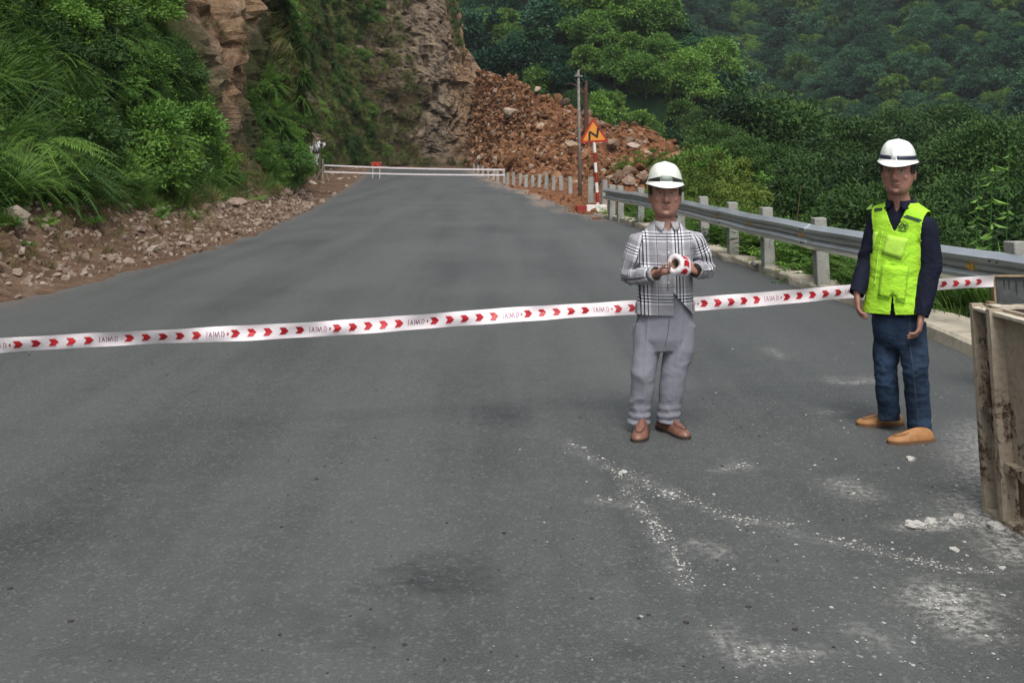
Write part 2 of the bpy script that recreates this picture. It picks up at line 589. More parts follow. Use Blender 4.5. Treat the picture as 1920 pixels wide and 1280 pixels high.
def mat_concrete(name, base, rust=False):
    m, n, b = new_mat(name)
    v = geo_pos(n)
    a = noise(n, 3, 6, .65, v)
    g = noise(n, 30, 5, .7, v)
    t = math_(n, 'ADD', math_(n, 'MULTIPLY', a, .6), math_(n, 'MULTIPLY', g, .4))
    lo = tuple(q * .5 for q in base); hi = tuple(min(.8, q * 1.35) for q in base)
    n.links.new(ramp(n, t, [(.3, lo), (.5, base), (.72, hi)]), b.inputs['Base Color'])
    b.inputs['Roughness'].default_value = .9
    b.inputs['Specular IOR Level'].default_value = .25
    bump(n, b, t, .6, .02)
    return m
M['concrete'] = mat_concrete('concrete', (.33, .31, .26))
M['concrete_kerb'] = mat_concrete('concrete_kerb', (.42, .38, .30))
M['concrete_post'] = mat_concrete('concrete_post', (.30, .30, .275))
M['crumbled'] = mat_concrete('crumbled_concrete', (.30, .285, .25))

def mat_form():
    m, n, b = new_mat('caked_steel')
    v = geo_pos(n)
    mp = N(n, 'ShaderNodeMapping'); mp.inputs['Scale'].default_value = (1, 1, .35); n.links.new(v, mp.inputs['Vector'])
    a = noise(n, 4.0, 7, .7, mp.outputs[0], .5)
    g = noise(n, 38, 5, .7, v)
    cake = ramp(n, math_(n, 'ADD', math_(n, 'MULTIPLY', a, .75), math_(n, 'MULTIPLY', g, .25)), [(.405, 0.0), (.455, 1.0)])
    rust = ramp(n, g, [(.3, (.045, .026, .014)), (.7, (.15, .088, .048))])
    cem = ramp(n, math_(n, 'ADD', math_(n, 'MULTIPLY', g, .5), math_(n, 'MULTIPLY', a, .5)), [(.35, (.23, .185, .135)), (.6, (.38, .325, .25)), (.75, (.48, .43, .355))])
    n.links.new(mix(n, cake, rust, cem), b.inputs['Base Color'])
    b.inputs['Roughness'].default_value = .88
    b.inputs['Specular IOR Level'].default_value = .3
    bump(n, b, math_(n, 'ADD', math_(n, 'MULTIPLY', cake, .8), math_(n, 'MULTIPLY', g, .4)), .8, .012)
    return m
M['form'] = mat_form()
M['form_lip'] = mat_concrete('caked_lip', (.50, .45, .36))

def mat_galv():
    m, n, b = new_mat('galvanised_steel')
    v = geo_pos(n)
    a = noise(n, 2.5, 5, .6, v)
    g = noise(n, 25, 4, .6, v)
    g = noise(n, 1.2, 3, .5, v)
    t = math_(n, 'ADD', math_(n, 'MULTIPLY', a, .6), math_(n, 'MULTIPLY', g, .4))
    n.links.new(ramp(n, t, [(.35, (.60, .63, .64)), (.65, (.74, .77, .78))]), b.inputs['Base Color'])
    b.inputs['Metallic'].default_value = 1.0
    n.links.new(ramp(n, a, [(.3, .30), (.7, .40)]), b.inputs['Roughness'])
    return m
M['galv'] = mat_galv()

def mat_plaid():
    m, n, b = new_mat('plaid_cotton')
    uv = N(n, 'ShaderNodeUVMap', uv_map='UVMap').outputs[0]
    sep = N(n, 'ShaderNodeSeparateXYZ'); n.links.new(uv, sep.inputs[0])
    K, G_, W_ = .045, .60, .98
    fu = math_(n, 'FRACT', math_(n, 'DIVIDE', sep.outputs[0], .215))
    fv = math_(n, 'FRACT', math_(n, 'DIVIDE', sep.outputs[1], .185))
    def st(f, w):
        return ramp(n, f, [(0, G_), (.28, W_), (.35, K), (.382, W_), (.44, K), (.475, W_), (.54, K), (.570, W_), (.63, G_), (.80, .74), (.83, K), (.845, .74), (.86, G_)], 'CONSTANT')
    ru, rv = st(fu, 1), st(fv, 1)
    c = mix(n, 1.0, ru, rv, 'MULTIPLY')
    tint = mix(n, 1.0, c, (.80, .80, .86), 'MULTIPLY')
    c2 = mix(n, .04, tint, (.02, .03, .09))
    n.links.new(c2, b.inputs['Base Color'])
    b.inputs['Roughness'].default_value = .85
    b.inputs['Specular IOR Level'].default_value = .2
    v = coords(n)
    bump(n, b, noise(n, 22, 4, .6, v), .35, .02)
    return m
M['plaid'] = mat_plaid()

def mat_cloth(name, c, var=.12, scale=7, wscale=18, bs=.35, rough=.85, streak=False):
    m, n, b = new_mat(name)
    v = coords(n)
    a = noise(n, scale, 6, .6, v)
    lo = tuple(q * (1 - var) for q in c); hi = tuple(min(.95, q * (1 + var)) for q in c)
    n.links.new(ramp(n, a, [(.32, lo), (.68, hi)]), b.inputs['Base Color'])
    b.inputs['Roughness'].default_value = rough
    b.inputs['Specular IOR Level'].default_value = .2
    mp = N(n, 'ShaderNodeMapping'); mp.inputs['Scale'].default_value = (1, 1, 1.8); n.links.new(v, mp.inputs['Vector'])
    bump(n, b, noise(n, wscale, 5, .6, mp.outputs[0], .4), bs, .025)
    return m
M['grey_trousers'] = mat_cloth('grey_trousers', (.225, .228, .268), .07, 7, 9, .22)
M['jeans'] = mat_cloth('blue_denim', (.022, .040, .075), .6, 5, 22)
M['vest'] = mat_cloth('hi_vis_mesh', (.37, .70, .040), .14, 6, 15, .5)
M['vest_flap'] = mat_cloth('hi_vis_flap', (.44, .74, .09), .08, 6, 15, .3)

def mat_skin():
    m, n, b = new_mat('skin')
    c = attr(n, 'skin_col', 'Color')
    v = coords(n)
    c = mix(n, .25, c, mix(n, noise(n, 30, 4, .6, v), (.15, .075, .055), (.30, .17, .13)))
    n.links.new(c, b.inputs['Base Color'])
    b.inputs['Roughness'].default_value = .48
    b.inputs['Specular IOR Level'].default_value = .45
    b.inputs['Subsurface Weight'].default_value = .08
    b.inputs['Subsurface Radius'].default_value = (.012, .005, .003)
    return m
M['skin'] = mat_skin()
# ------------------------------------------------------------------ the lie of the land
LY = np.array([-10, 0, 8, 12, 19, 26, 34, 42, 58, 72, 82, 95, 108, 120.])
LX = np.array([-6.4, -6.2, -6.0, -5.85, -5.6, -5.9, -6.6, -7.4, -9.0, -10.5, -11.6, -13.2, -15.0, -16.5])
RY = np.array([-10, 2, 5, 7.5, 9, 10.25, 11.7, 13.2, 15.4, 17.2, 20, 24, 27, 29.5, 32, 36, 47, 54, 62, 80, 98, 120.])
RX = np.array([6.2, 5.4, 4.3, 3.92, 3.86, 3.88, 3.85, 3.75, 3.62, 3.47, 3.3, 3.1, 2.85, 2.45, 2.15, 1.9, 1.15, .6, -.35, -1.9, -3.5, -5.0])
def road_z(y): return .45 * sstep(58, 112, y)
def xl(y): return np.interp(y, LY, LX)
def xr(y): return np.interp(y, RY, RX)
RAILY = np.array([2, 5, 7, 9.08, 9.97, 11.67, 14, 18.1, 22.4, 28.0])
RAILX = np.array([6.6, 5.45, 4.8, 4.30, 4.12, 3.93, 3.76, 3.52, 3.21, 2.60])
def railx(y):
    # smooth cubic through the measured points
    c = np.polyfit(RAILY, RAILX, 4)
    return np.polyval(c, y)

# --- terrain: valley to the right and the forested slopes across it
VAL = np.array([(78, -60), (78, 60), (78, 140), (74, 225), (60, 240), (46, 180), (36, 132), (12, 119), (-12, 121), (-40, 150), (-90, 170)], float)
def valley_d(x, y):
    P = np.stack([x, y], 1)
    best = np.full(len(P), 1e9); sgn = np.ones(len(P))
    for a, c in zip(VAL[:-1], VAL[1:]):
        d = c - a
        t = np.clip(((P - a) @ d) / (d @ d), 0, 1)
        q = a + t[:, None] * d
        dist = np.linalg.norm(P - q, axis=1)
        s = np.sign(d[0] * (P[:, 1] - a[1]) - d[1] * (P[:, 0] - a[0]))
        m = dist < best
        best[m] = dist[m]; sgn[m] = s[m]
    return -best * sgn           # positive on the far side of the valley floor
def terrain_z(x, y):
    x = np.asarray(x, float).ravel(); y = np.asarray(y, float).ravel()
    sh = np.interp(y, [0, 24, 34, 48, 70, 100], [.75, .8, 2.2, 5.5, 9, 6])
    r = x - xr(y) - sh
    z0 = road_z(y) - .22 - np.where(r > 0, np.clip(r * .62, 0, None), 0)
    z0 = z0 + .55 * np.exp(-((r - .9) / .9) ** 2) * (1 - sstep(20, 28, y)) * sstep(6, 8, y)
    z0 = z0 + 1.7 * np.exp(-((r - 3.2) / 2.6) ** 2) * sstep(25, 32, y) * (1 - sstep(58, 74, y))
    flo = -6.5 + 1.5 * vnoise(np.stack([x * .05, y * .05, x * 0], 1), 3)
    z0 = np.maximum(z0, flo)
    d = valley_d(x, y)
    opp = -7 + .62 * np.clip(d, 0, None) + 3.0 * sstep(4, 30, d) * fbm(np.stack([x * .03, y * .03, x * 0], 1), 3, 5)
    opp = opp + 15 * np.exp(-((x - 21 - (y - 150) * .22) / 15) ** 2) * sstep(120, 152, y) * (1 - sstep(200, 260, y))
    back = sstep(0, 12, -(x + 12) + 0 * y) * sstep(105, 118, y)
    z = np.maximum(z0, opp)
    bumpy = np.where(r > .6, .35 * fbm(np.stack([x * .4, y * .4, x * 0], 1), 3, 8), 0)
    return z + bumpy

gx = np.concatenate([np.arange(-160, -20, 8), np.arange(-20, 40, .8), np.arange(40, 120, 2.5), np.arange(120, 330, 8)])
gy = np.concatenate([np.arange(-60, 0, 5), np.arange(0, 60, .8), np.arange(60, 140, 2), np.arange(140, 520, 7)])
XX, YY = np.meshgrid(gx, gy)
ZZ = terrain_z(XX, YY)
nx, ny = len(gx), len(gy)
ii = np.arange(nx * ny).reshape(ny, nx)
F = np.stack([ii[:-1, :-1].ravel(), ii[:-1, 1:].ravel(), ii[1:, 1:].ravel(), ii[1:, :-1].ravel()], 1)
terr = obj('terrain', mesh_np('terrain', np.stack([XX.ravel(), YY.ravel(), ZZ], 1), F, [M['terrain']], True))
tag(terr, 'steep valley sides under the forest on the right of the road', kind='structure')

# --- road
TRAILS = [[(1050, 820), (1100, 850), (1165, 888), (1210, 905), (1255, 925), (1300, 940), (1340, 958), (1390, 978), (1460, 978), (1520, 1005), (1640, 1030), (1760, 1060), (1890, 1075)],
          [(1165, 888), (1185, 930), (1205, 955), (1225, 980), (1245, 1005), (1265, 1032), (1285, 1070), (1296, 1100)],
          [(1360, 880), (1400, 872)], [(1560, 715), (1630, 716)], [(1700, 988), (1760, 985), (1820, 975), (1860, 990)], [(1570, 900), (1610, 925)], [(1760, 1110), (1800, 1170)], [(1200, 950), (1130, 935)], [(1840, 800), (1840, 960)], [(1400, 1230), (1500, 1225)],
          [(1440, 655), (1470, 668)], [(1550, 770), (1580, 772)], [(1310, 1020), (1330, 1040)], [(1350, 1190), (1370, 1215)], [(1860, 965), (1920, 1040)], [(1600, 1180), (1640, 1200)], [(1770, 1120), (1790, 1130)]]
T_W = [.035, .04, .05, .06, .07, .08, .12, .06, .16, .07, .07, .08, .06, .07, .15, .07, .16]
T_A = [.24, .20, .35, .4, .9, .45, .8, .3, .45, .45, .35, .3, .45, .45, .9, .35, .9]
ys = np.concatenate([np.arange(-8, 2.8, .4), np.arange(2.8, 8, .04), np.arange(8, 40, .25), np.arange(40, 112, 1.0)])
NU = 190
us = np.linspace(0, 1, NU)
V, ex, el = [], [], []
for y in ys:
    a = xl(y) - .5; c = xr(y) + .03
    if y > 29: c += .35 * vnoise(np.array([[y * .6, 0, 0]]), 4)[0]
    x = a + (c - a) * us
    V.append(np.stack([x, np.full_like(x, y), np.full_like(x, road_z(y))], 1))
    ex.append(np.full(NU, c - 1.0)); el.append(np.full(NU, xl(y) + .4))
V = np.concatenate(V)
m_ = len(ys); ii = np.arange(m_ * NU).reshape(m_, NU)
F = np.stack([ii[:-1, :-1].ravel(), ii[:-1, 1:].ravel(), ii[1:, 1:].ravel(), ii[1:, :-1].ravel()], 1)
rm = mesh_np('road', V, F, [M['asphalt']], True)
dust = np.zeros(len(V))
W_ = V[:, :2] + .05 * np.stack([vnoise(V * 6, 201), vnoise(V * 6, 202)], 1)
for T_, w_, a_ in zip(TRAILS, T_W, T_A):
    G_ = np.array([on_plane(*p)[:2] for p in T_])
    for p, q2 in zip(G_[:-1], G_[1:]):
        d2 = q2 - p; t = np.clip(((W_ - p) @ d2) / (d2 @ d2), 0, 1)
        d = np.linalg.norm(W_ - p - t[:, None] * d2, axis=1)
        dust = np.maximum(dust, a_ * np.exp(-(d / w_) ** 2))
for nm, ar in (('edge_x', np.concatenate(ex)), ('edge_l', np.concatenate(el)), ('dust', dust)):
    a = rm.attributes.new(nm, 'FLOAT', 'POINT'); a.data.foreach_set('value', ar.astype(np.float32))
road = tag(obj('road', rm), 'grey asphalt mountain road closed off for repair', kind='structure')

# --- shoulder of red dirt between the asphalt and the marker posts, beyond the kerb
ys = np.arange(27.5, 112, .4)
us = np.linspace(0, 1, 26)
V = []
for y in ys:
    sh = np.interp(y, [27, 34, 48, 70, 112], [1.1, 2.6, 6, 9.5, 6])
    x = xr(y) - .55 + (sh + .6) * us
    P = np.stack([x, np.full_like(x, y), np.zeros_like(x)], 1)
    h = .10 * fbm(P * 1.3, 4, 21) + .07 * ridged(P * 3.1, 3, 22)
    lift = sstep(0, .18, us) * sstep(27.6, 31, y)
    z = road_z(y) - .05 + lift * (.055 + h) + .10 * sstep(.2, .6, us) * sstep(40, 60, y)
    z = z - .9 * sstep(.75, 1.0, us)
    V.append(np.stack([x, np.full_like(x, y), z], 1))
m_ = len(ys); ii = np.arange(m_ * 26).reshape(m_, 26)
F = np.stack([ii[:-1, :-1].ravel(), ii[:-1, 1:].ravel(), ii[1:, 1:].ravel(), ii[1:, :-1].ravel()], 1)
SHV = np.concatenate(V).reshape(m_, 26, 3)
tag(obj('dirt_shoulder', mesh_np('dirt_shoulder', SHV.reshape(-1, 3), F, [M['slide']], True)), 'strip of red dirt spilled along the right road edge', kind='structure')

# --- hillside and cliff: one swept surface, cut in two
FOOT = np.array([(-6.3, -12), (-6.15, 0), (-5.95, 8), (-5.8, 12), (-5.55, 19), (-5.85, 26), (-6.6, 34), (-8.0, 42), (-10.0, 50), (-11.8, 58), (-13.1, 66), (-14.3, 76), (-15.2, 86), (-15.7, 96),
                 (-15.4, 102.5), (-13.4, 107.5), (-9.8, 110), (-6.0, 111), (-4.0, 111), (-2.9, 112), (-2.4, 114), (-2.6, 119), (-5, 127), (-10, 140), (-20, 160)], float)
def resample(P, step):
    # Catmull-Rom then even spacing
    out = []
    for i in range(len(P) - 1):
        p0, p1, p2, p3 = P[max(i - 1, 0)], P[i], P[i + 1], P[min(i + 2, len(P) - 1)]
        for t in np.linspace(0, 1, 24, endpoint=False):
            out.append(.5 * ((2 * p1) + (-p0 + p2) * t + (2 * p0 - 5 * p1 + 4 * p2 - p3) * t * t + (-p0 + 3 * p1 - 3 * p2 + p3) * t ** 3))
    out.append(P[-1]); out = np.array(out)
    L = np.concatenate([[0], np.cumsum(np.linalg.norm(np.diff(out, axis=0), axis=1))])
    n = int(L[-1] / step)
    t = np.linspace(0, L[-1], n)
    return np.stack([np.interp(t, L, out[:, k]) for k in range(P.shape[1])], 1), t
foot, farc = resample(FOOT, .26)
tang = np.gradient(foot, axis=0); tang /= np.linalg.norm(tang, axis=1)[:, None]
nor = np.stack([-tang[:, 1], tang[:, 0]], 1)
k = 31                                             # soften the normals so the sweep does not fold
ker = np.ones(k) / k
nor = np.stack([np.convolve(np.pad(nor[:, j], k // 2, 'edge'), ker, 'valid') for j in (0, 1)], 1)
nor /= np.linalg.norm(nor, axis=1)[:, None]
BANK = np.array([(-.35, -.06), (.25, .03), (.9, .22), (1.7, .75), (2.5, 1.35), (3.3, 2.4), (5, 5.0), (7.5, 8.6), (11, 13), (16, 19), (24, 27), (40, 40)])
BANKF = np.array([(-.35, -.06), (.3, .05), (.9, .18), (1.6, .42), (2.2, .75), (2.9, 1.7), (4, 4.3), (6.2, 8.2), (9, 13), (14, 20), (22, 28), (40, 42)])
CLIF = np.array([(-.35, -.06), (.2, .10), (.6, .5), (.95, 1.4), (1.3, 3.0), (1.8, 5.5), (2.5, 9), (3.3, 13), (4.6, 18), (6.5, 23), (12, 31), (34, 46)])
NR = 190
q = np.linspace(0, 11, NR)
def prof(A): return np.stack([np.interp(q, np.arange(12), A[:, 0]), np.interp(q, np.arange(12), A[:, 1])], 1)
pb, pf, pc = prof(BANK), prof(BANKF), prof(CLIF)
Yf = foot[:, 1]
wf = sstep(15, 26, Yf); wc = sstep(28, 44, Yf)
nt = len(foot)
wc = np.maximum(wc, (np.arange(nt) > np.argmax(Yf > 60)).astype(float))
pr = (pb[None] * (1 - wf)[:, None, None] + pf[None] * wf[:, None, None]) * (1 - wc)[:, None, None] + pc[None] * wc[:, None, None]
O, Hh = pr[:, :, 0], pr[:, :, 1]
base_z = road_z(np.minimum(Yf, 112))
P = np.zeros((nt, NR, 3))
P[:, :, 0] = foot[:, 0:1] + nor[:, 0:1] * O
P[:, :, 1] = foot[:, 1:2] + nor[:, 1:2] * O
P[:, :, 2] = base_z[:, None] + Hh
S3 = np.stack([np.repeat(farc, NR), np.tile(np.zeros(NR), nt), Hh.ravel()], 1)     # arc, -, height
rib = ridged(S3 * np.array([.30, 1, .11]), 4, 31).reshape(nt, NR)
fin = ridged(S3 * np.array([1.1, 1, .5]), 4, 37).reshape(nt, NR)
lump = fbm(P.reshape(-1, 3) * .45, 4, 41).reshape(nt, NR)
peb = fbm(P.reshape(-1, 3) * 3.2, 3, 43).reshape(nt, NR)
up = sstep(.6, 3.0, Hh)
A2_ = np.repeat(Yf[:, None], NR, 1)
hollow = np.exp(-((A2_ - 37.5) / 5.6) ** 4 - ((Hh - 9.0 + .5 * (37 - A2_)) / 5.6) ** 4)
wcc = wc
wc2 = np.maximum(wc[:, None], sstep(.05, .5, hollow))
disp = (wc2 * up * (.95 * rib + .25 * fin - .2)) + (1 - wc2) * (sstep(1, 4, Hh) * .9 * lump + .10 * peb * sstep(.02, .4, Hh))
disp += .22 * peb * wc2 * up
# dark hollow high on the wall and a second one beside it
A2 = np.repeat(Yf[:, None], NR, 1)
disp += -2.4 * np.exp(-((A2 - 39.5) / 2.0) ** 2 - ((Hh - 6.5) / 3.6) ** 2)
disp += .8 * np.exp(-((A2 - 35.5) / 1.8) ** 2 - ((Hh - 7.5) / 3) ** 2)
def facets(cx, cy, seed, ang=.35):
    """cells of broken rock: each has its own set-back and its own tilt"""
    ca, sa = math.cos(ang), math.sin(ang)
    A_ = farc[:, None] + 0 * Hh; B_ = Hh
    w1 = .5 * vnoise(np.stack([A_.ravel() * .7, B_.ravel() * .7, 0 * B_.ravel()], 1), seed + 1).reshape(nt, NR)
    u = ((A_ * ca + B_ * sa) / cx + w1).ravel(); v = ((-A_ * sa + B_ * ca) / cy + w1 * .6).ravel()
    iu, iv = np.floor(u), np.floor(v)
    best = np.full(u.shape, 9.0); bi = np.zeros((len(u), 2)); loc = np.zeros((len(u), 2)); sec = np.full(u.shape, 9.0)
    z0 = np.zeros(len(u), np.int64)
    for di in (-1, 0, 1):
        for dj in (-1, 0, 1):
            a, b = iu + di, iv + dj
            px = a + .5 + .42 * _hash(a.astype(np.int64), b.astype(np.int64), z0, seed); py = b + .5 + .42 * _hash(a.astype(np.int64), b.astype(np.int64), z0 + 1, seed)
            d = (u - px) ** 2 + (v - py) ** 2
            m = d < best
            sec = np.where(m, best, np.minimum(sec, d))
            best = np.where(m, d, best); bi[m, 0] = a[m]; bi[m, 1] = b[m]; loc[m, 0] = (u - px)[m]; loc[m, 1] = (v - py)[m]
    a, b = bi[:, 0].astype(np.int64), bi[:, 1].astype(np.int64)
    off = _hash(a, b, z0 + 2, seed); t1 = _hash(a, b, z0 + 3, seed); t2 = _hash(a, b, z0 + 4, seed)
    crack = np.exp(-((np.sqrt(sec) - np.sqrt(best)) / .07) ** 2)
    return (off + .9 * t1 * loc[:, 0] + .9 * t2 * loc[:, 1] - .45 * crack).reshape(nt, NR)
disp += wc2 * up * (.75 * facets(3.6, 6.0, 301) + .34 * facets(1.3, 2.1, 302, .25) + .13 * facets(.55, .8, 303, .5))
late = np.repeat((np.arange(nt) > np.argmax(Yf > 103))[:, None], NR, 1)
P[:, :, 0] -= nor[:, 0:1] * disp
P[:, :, 1] -= nor[:, 1:2] * disp
P[:, :, 2] += .10 * peb * sstep(.02, .5, Hh) + .05 * fin * (1 - wc[:, None])
arcm = np.repeat(farc[:, None], NR, 1)
A_corner = farc[np.argmax(Yf > 108.5)]
grassn = fbm(np.stack([arcm.ravel() * .12, arcm.ravel() * 0, Hh.ravel() * .05], 1), 3, 51).reshape(nt, NR)
dirt_top = np.interp(Yf, [0, 12, 18, 24, 32, 42, 60, 110], [1.4, 1.30, .85, .50, .42, .45, .4, .3])[:, None]
dirtm = 1 - sstep(-.25, .35, Hh - dirt_top - .45 * lump)
# where the wall is bare: the hollow, the far rock face, and ribs
face = sstep(0, 5, arcm - (A_corner + 5.0) + 6 * grassn)
rockm = np.clip(sstep(.28, .55, hollow) + face + sstep(-.10, .18, grassn + .25 * rib - .12) * sstep(46, 52, A2) * .95, 0, 1) * sstep(.3, 1.0, Hh)
tanm = np.clip(sstep(.3, .7, hollow) * sstep(-2.5, 1.5, 38.0 - A2 + 1.2 * lump) + sstep(0, 3, arcm - (A_corner + 5.5)), 0, 1)
ii = np.arange(nt * NR).reshape(nt, NR)
cut = int(np.argmax(Yf > 31.5))
HILL_P = P
dPt = np.gradient(P, axis=0); dPs = np.gradient(P, axis=1)
HILL_N = np.cross(dPt, dPs); HILL_N /= np.linalg.norm(HILL_N, axis=2)[:, :, None] + 1e-9
HILL_N *= np.sign((HILL_N[:, :, 0] * -nor[:, 0:1] + HILL_N[:, :, 1] * -nor[:, 1:2] + HILL_N[:, :, 2] * .8).mean())
for nm, a, c, lab in (('hillside', 0, cut + 1, 'steep overgrown bank with a dirt foot along the left of the road'), ('cliff', cut, nt, 'tall brown rock cliff with hanging grass at the road bend')):
    sub = P[a:c].reshape(-1, 3); n_ = c - a
    ii = np.arange(n_ * NR).reshape(n_, NR)
    F = np.stack([ii[:-1, :-1].ravel(), ii[1:, :-1].ravel(), ii[1:, 1:].ravel(), ii[:-1, 1:].ravel()], 1)[:, ::-1]
    me = mesh_np(nm, sub, F, [M['hill']], nm == 'hillside')
    for an, ar in (('rockm', rockm), ('dirtm', dirtm), ('tanm', tanm)):
        at = me.attributes.new(an, 'FLOAT', 'POINT'); at.data.foreach_set('value', ar[a:c].ravel().astype(np.float32))
    tag(obj(nm, me), lab, kind='structure')
hill_ob = bpy.data.objects['hillside']; cliff_ob = bpy.data.objects['cliff']

# --- level dirt between the asphalt and the wall where the road swings away from it
ys = np.arange(36, 111, .35)
us = np.linspace(0, 1, 30)
V = []
for y in ys:
    a = xl(y) + .25; c = np.interp(y, FOOT[:17, 1], FOOT[:17, 0]) - .9
    x = a + (c - a) * us
    Pq = np.stack([x, np.full_like(x, y), np.zeros_like(x)], 1)
    h = .10 * fbm(Pq * 1.1, 4, 27) + .08 * ridged(Pq * 2.6, 3, 28)
    z = road_z(y) - .04 + sstep(0, .25, us) * (.04 + h) + .42 * us ** 1.5 * sstep(40, 55, y)
    V.append(np.stack([x, np.full_like(x, y), z], 1))
m_ = len(ys); ii = np.arange(m_ * 30).reshape(m_, 30)
F = np.stack([ii[:-1, :-1].ravel(), ii[1:, :-1].ravel(), ii[1:, 1:].ravel(), ii[:-1, 1:].ravel()], 1)
LSV = np.concatenate(V).reshape(m_, 30, 3)
lsm = mesh_np('dirt_verge', LSV.reshape(-1, 3), F, [M['hill']], True)
for an, val in (('rockm', 0.0), ('dirtm', 1.0), ('tanm', 0.0)):
    at = lsm.attributes.new(an, 'FLOAT', 'POINT'); at.data.foreach_set('value', np.full(len(LSV.reshape(-1, 3)), val, np.float32))
tag(obj('dirt_verge', lsm), 'stony dirt between the road and the cliff foot', kind='structure')

# --- landslide: a sheet from the foot line up to the crest, falling away behind
CREST = np.array([(-3.9, 113, 10.9), (-2.2, 108, 10.3), (0, 100, 8.9), (2.0, 93, 7.4), (4.6, 87, 5.6), (6.8, 83, 4.5), (9.3, 80, 3.9), (11.5, 76, 2.7), (13.5, 70, 1.2), (15, 64, -1.2)], float)
BASE = np.array([(-4.5, 107, .4), (-3.3, 98, .5), (-1.6, 86, .35), (0.2, 74, .2), (1.6, 66, .1), (3.4, 60, .0), (5.6, 56, -.1), (7.8, 54, -.3), (10.5, 53, -1.0), (13, 54, -2.2)], float)
cr, _ = resample(CREST, .3)
tt = np.linspace(0, 1, 190)
cr = np.stack([np.interp(tt, np.linspace(0, 1, len(cr)), cr[:, k]) for k in range(3)], 1)
bs, _ = resample(BASE, .3)
bs = np.stack([np.interp(tt, np.linspace(0, 1, len(bs)), bs[:, k]) for k in range(3)], 1)
ss = np.linspace(-.04, 1, 110)
SL = bs[:, None] + (cr - bs)[:, None] * ss[None, :, None]
SL[:, :, 2] -= .9 * np.sin(np.pi * np.clip(ss, 0, 1))[None] * sstep(2, 8, cr[:, 2])[:, None]
bk = np.linspace(.08, 1, 14)
BK = cr[:, None] + bk[None, :, None] * np.array([3.5, 10, -13.0])[None, None]
SL = np.concatenate([SL, BK], 1)
nS = SL.shape[1]
q3 = SL.reshape(-1, 3)
amp = np.concatenate([sstep(-.05, .1, ss), np.ones(14)])[None, :]
SL[:, :, 2] += ((1.0 * fbm(q3 * .22, 3, 61) + .55 * ridged(q3 * .55, 3, 62) + .28 * ridged(q3 * 1.5, 3, 63)).reshape(len(tt), nS) - .2) * amp
SL[:, :, 2] -= .25 * (1 - amp)
ii = np.arange(len(tt) * nS).reshape(len(tt), nS)
F = np.stack([ii[:-1, :-1].ravel(), ii[1:, :-1].ravel(), ii[1:, 1:].ravel(), ii[:-1, 1:].ravel()], 1)
slide = obj('landslide_debris', mesh_np('landslide_debris', SL.reshape(-1, 3), F, [M['slide']], False))
tag(slide, 'heap of red brown earth and broken rock fallen across the road', 'landslide')

slide['kind'] = 'thing'
stone_me = []
for k in range(8):
    bm = ico(100 + k, 2 if k < 5 else 1, .35, (1, .85, .72), 7)
    me = bpy.data.meshes.new('stone'); bm.to_mesh(me); bm.free()
    me.materials.append(M['red_stone']); me.polygons.foreach_set('use_smooth', np.full(len(me.polygons), False)); stone_me.append(me)
pale_me = []
for me in stone_me:
    c = me.copy(); c.materials[0] = M['pale_stone']; pale_me.append(c)
bank_me = []
for me in stone_me:
    c = me.copy(); c.materials[0] = M['bank_stone']; bank_me.append(c)

def rnd_rot(): return (RNG.uniform(-.5, .5), RNG.uniform(-.5, .5), RNG.uniform(0, 6.28))
cnt = 0
for k in range(150):
    ti = int(RNG.uniform(.04, .97) * (len(tt) - 1)); si = int(RNG.beta(1.2, 1.5) * 105) + 2
    if k < 60: si = int(RNG.uniform(1, 22))
    if 60 <= k < 105: ti = int(RNG.uniform(.55, .97) * (len(tt) - 1)); si = int(RNG.uniform(75, 111))
    p = SL[ti, si]
    r = float(np.clip(RNG.lognormal(-.70, .40), .28, 1.15))
    if 60 <= k < 75: r *= 1.5
    pale = RNG.random() < (.75 if ti > 120 else .16)
    o = obj('boulder', (pale_me if pale else stone_me)[k % 8], slide, (p[0], p[1], p[2] + r * .18))
    o.rotation_euler = rnd_rot(); o.scale = (r, r * RNG.uniform(.8, 1.1), r * RNG.uniform(.75, 1.15))

# the big blocks along the lower ridge and the pile beside the sign
for k, (px, py, D, r) in enumerate(((1180, 250, 78, .85), (1203, 260, 77, 1.0), (1222, 274, 75, .8), (1160, 246, 79, .7), (1243, 284, 73, .75), (1100, 213, 84, .7), (1130, 236, 82, .75), (1262, 291, 71, .6), (1190, 277, 72, .8), (1215, 290, 69, .7), (1060, 190, 87, .6), (1150, 268, 72, .7), (1006, 168, 92, .55))):
    p = at_depth(px, py, D)
    o = obj('boulder', pale_me[k % 5], slide, tuple(p)); o.rotation_euler = rnd_rot(); o.scale = (r, r * .9, r * .85)
# mound under that pile
mbx, mby = np.meshgrid(np.linspace(2.8, 9.5, 34), np.linspace(42.5, 56, 40))
mz = -.5 + 1.35 * np.exp(-((mbx - 6.0) / 2.2) ** 2 - ((mby - 50.5) / 3.8) ** 2) + .25 * ridged(np.stack([mbx.ravel(), mby.ravel(), mbx.ravel() * 0], 1) * .9, 3, 66).reshape(mbx.shape)
ii = np.arange(mbx.size).reshape(mbx.shape)
F = np.stack([ii[:-1, :-1].ravel(), ii[:-1, 1:].ravel(), ii[1:, 1:].ravel(), ii[1:, :-1].ravel()], 1)
obj('earth_mound', mesh_np('earth_mound', np.stack([mbx.ravel(), mby.ravel(), mz.ravel()], 1), F, [M['slide']]), slide)

for k in range(72):
    i_, j_ = int(np.clip(RNG.normal(21, 7), 1, 38)), int(np.clip(RNG.normal(16, 6), 1, 32))
    r = float(np.clip(RNG.lognormal(-1.05, .35), .17, .65))
    o = obj('boulder', pale_me[k % 8] if k % 3 else stone_me[k % 8], slide, (mbx[i_, j_], mby[i_, j_], mz[i_, j_] + r * .3)); o.rotation_euler = rnd_rot(); o.scale = (r, r * .9, r * .85)

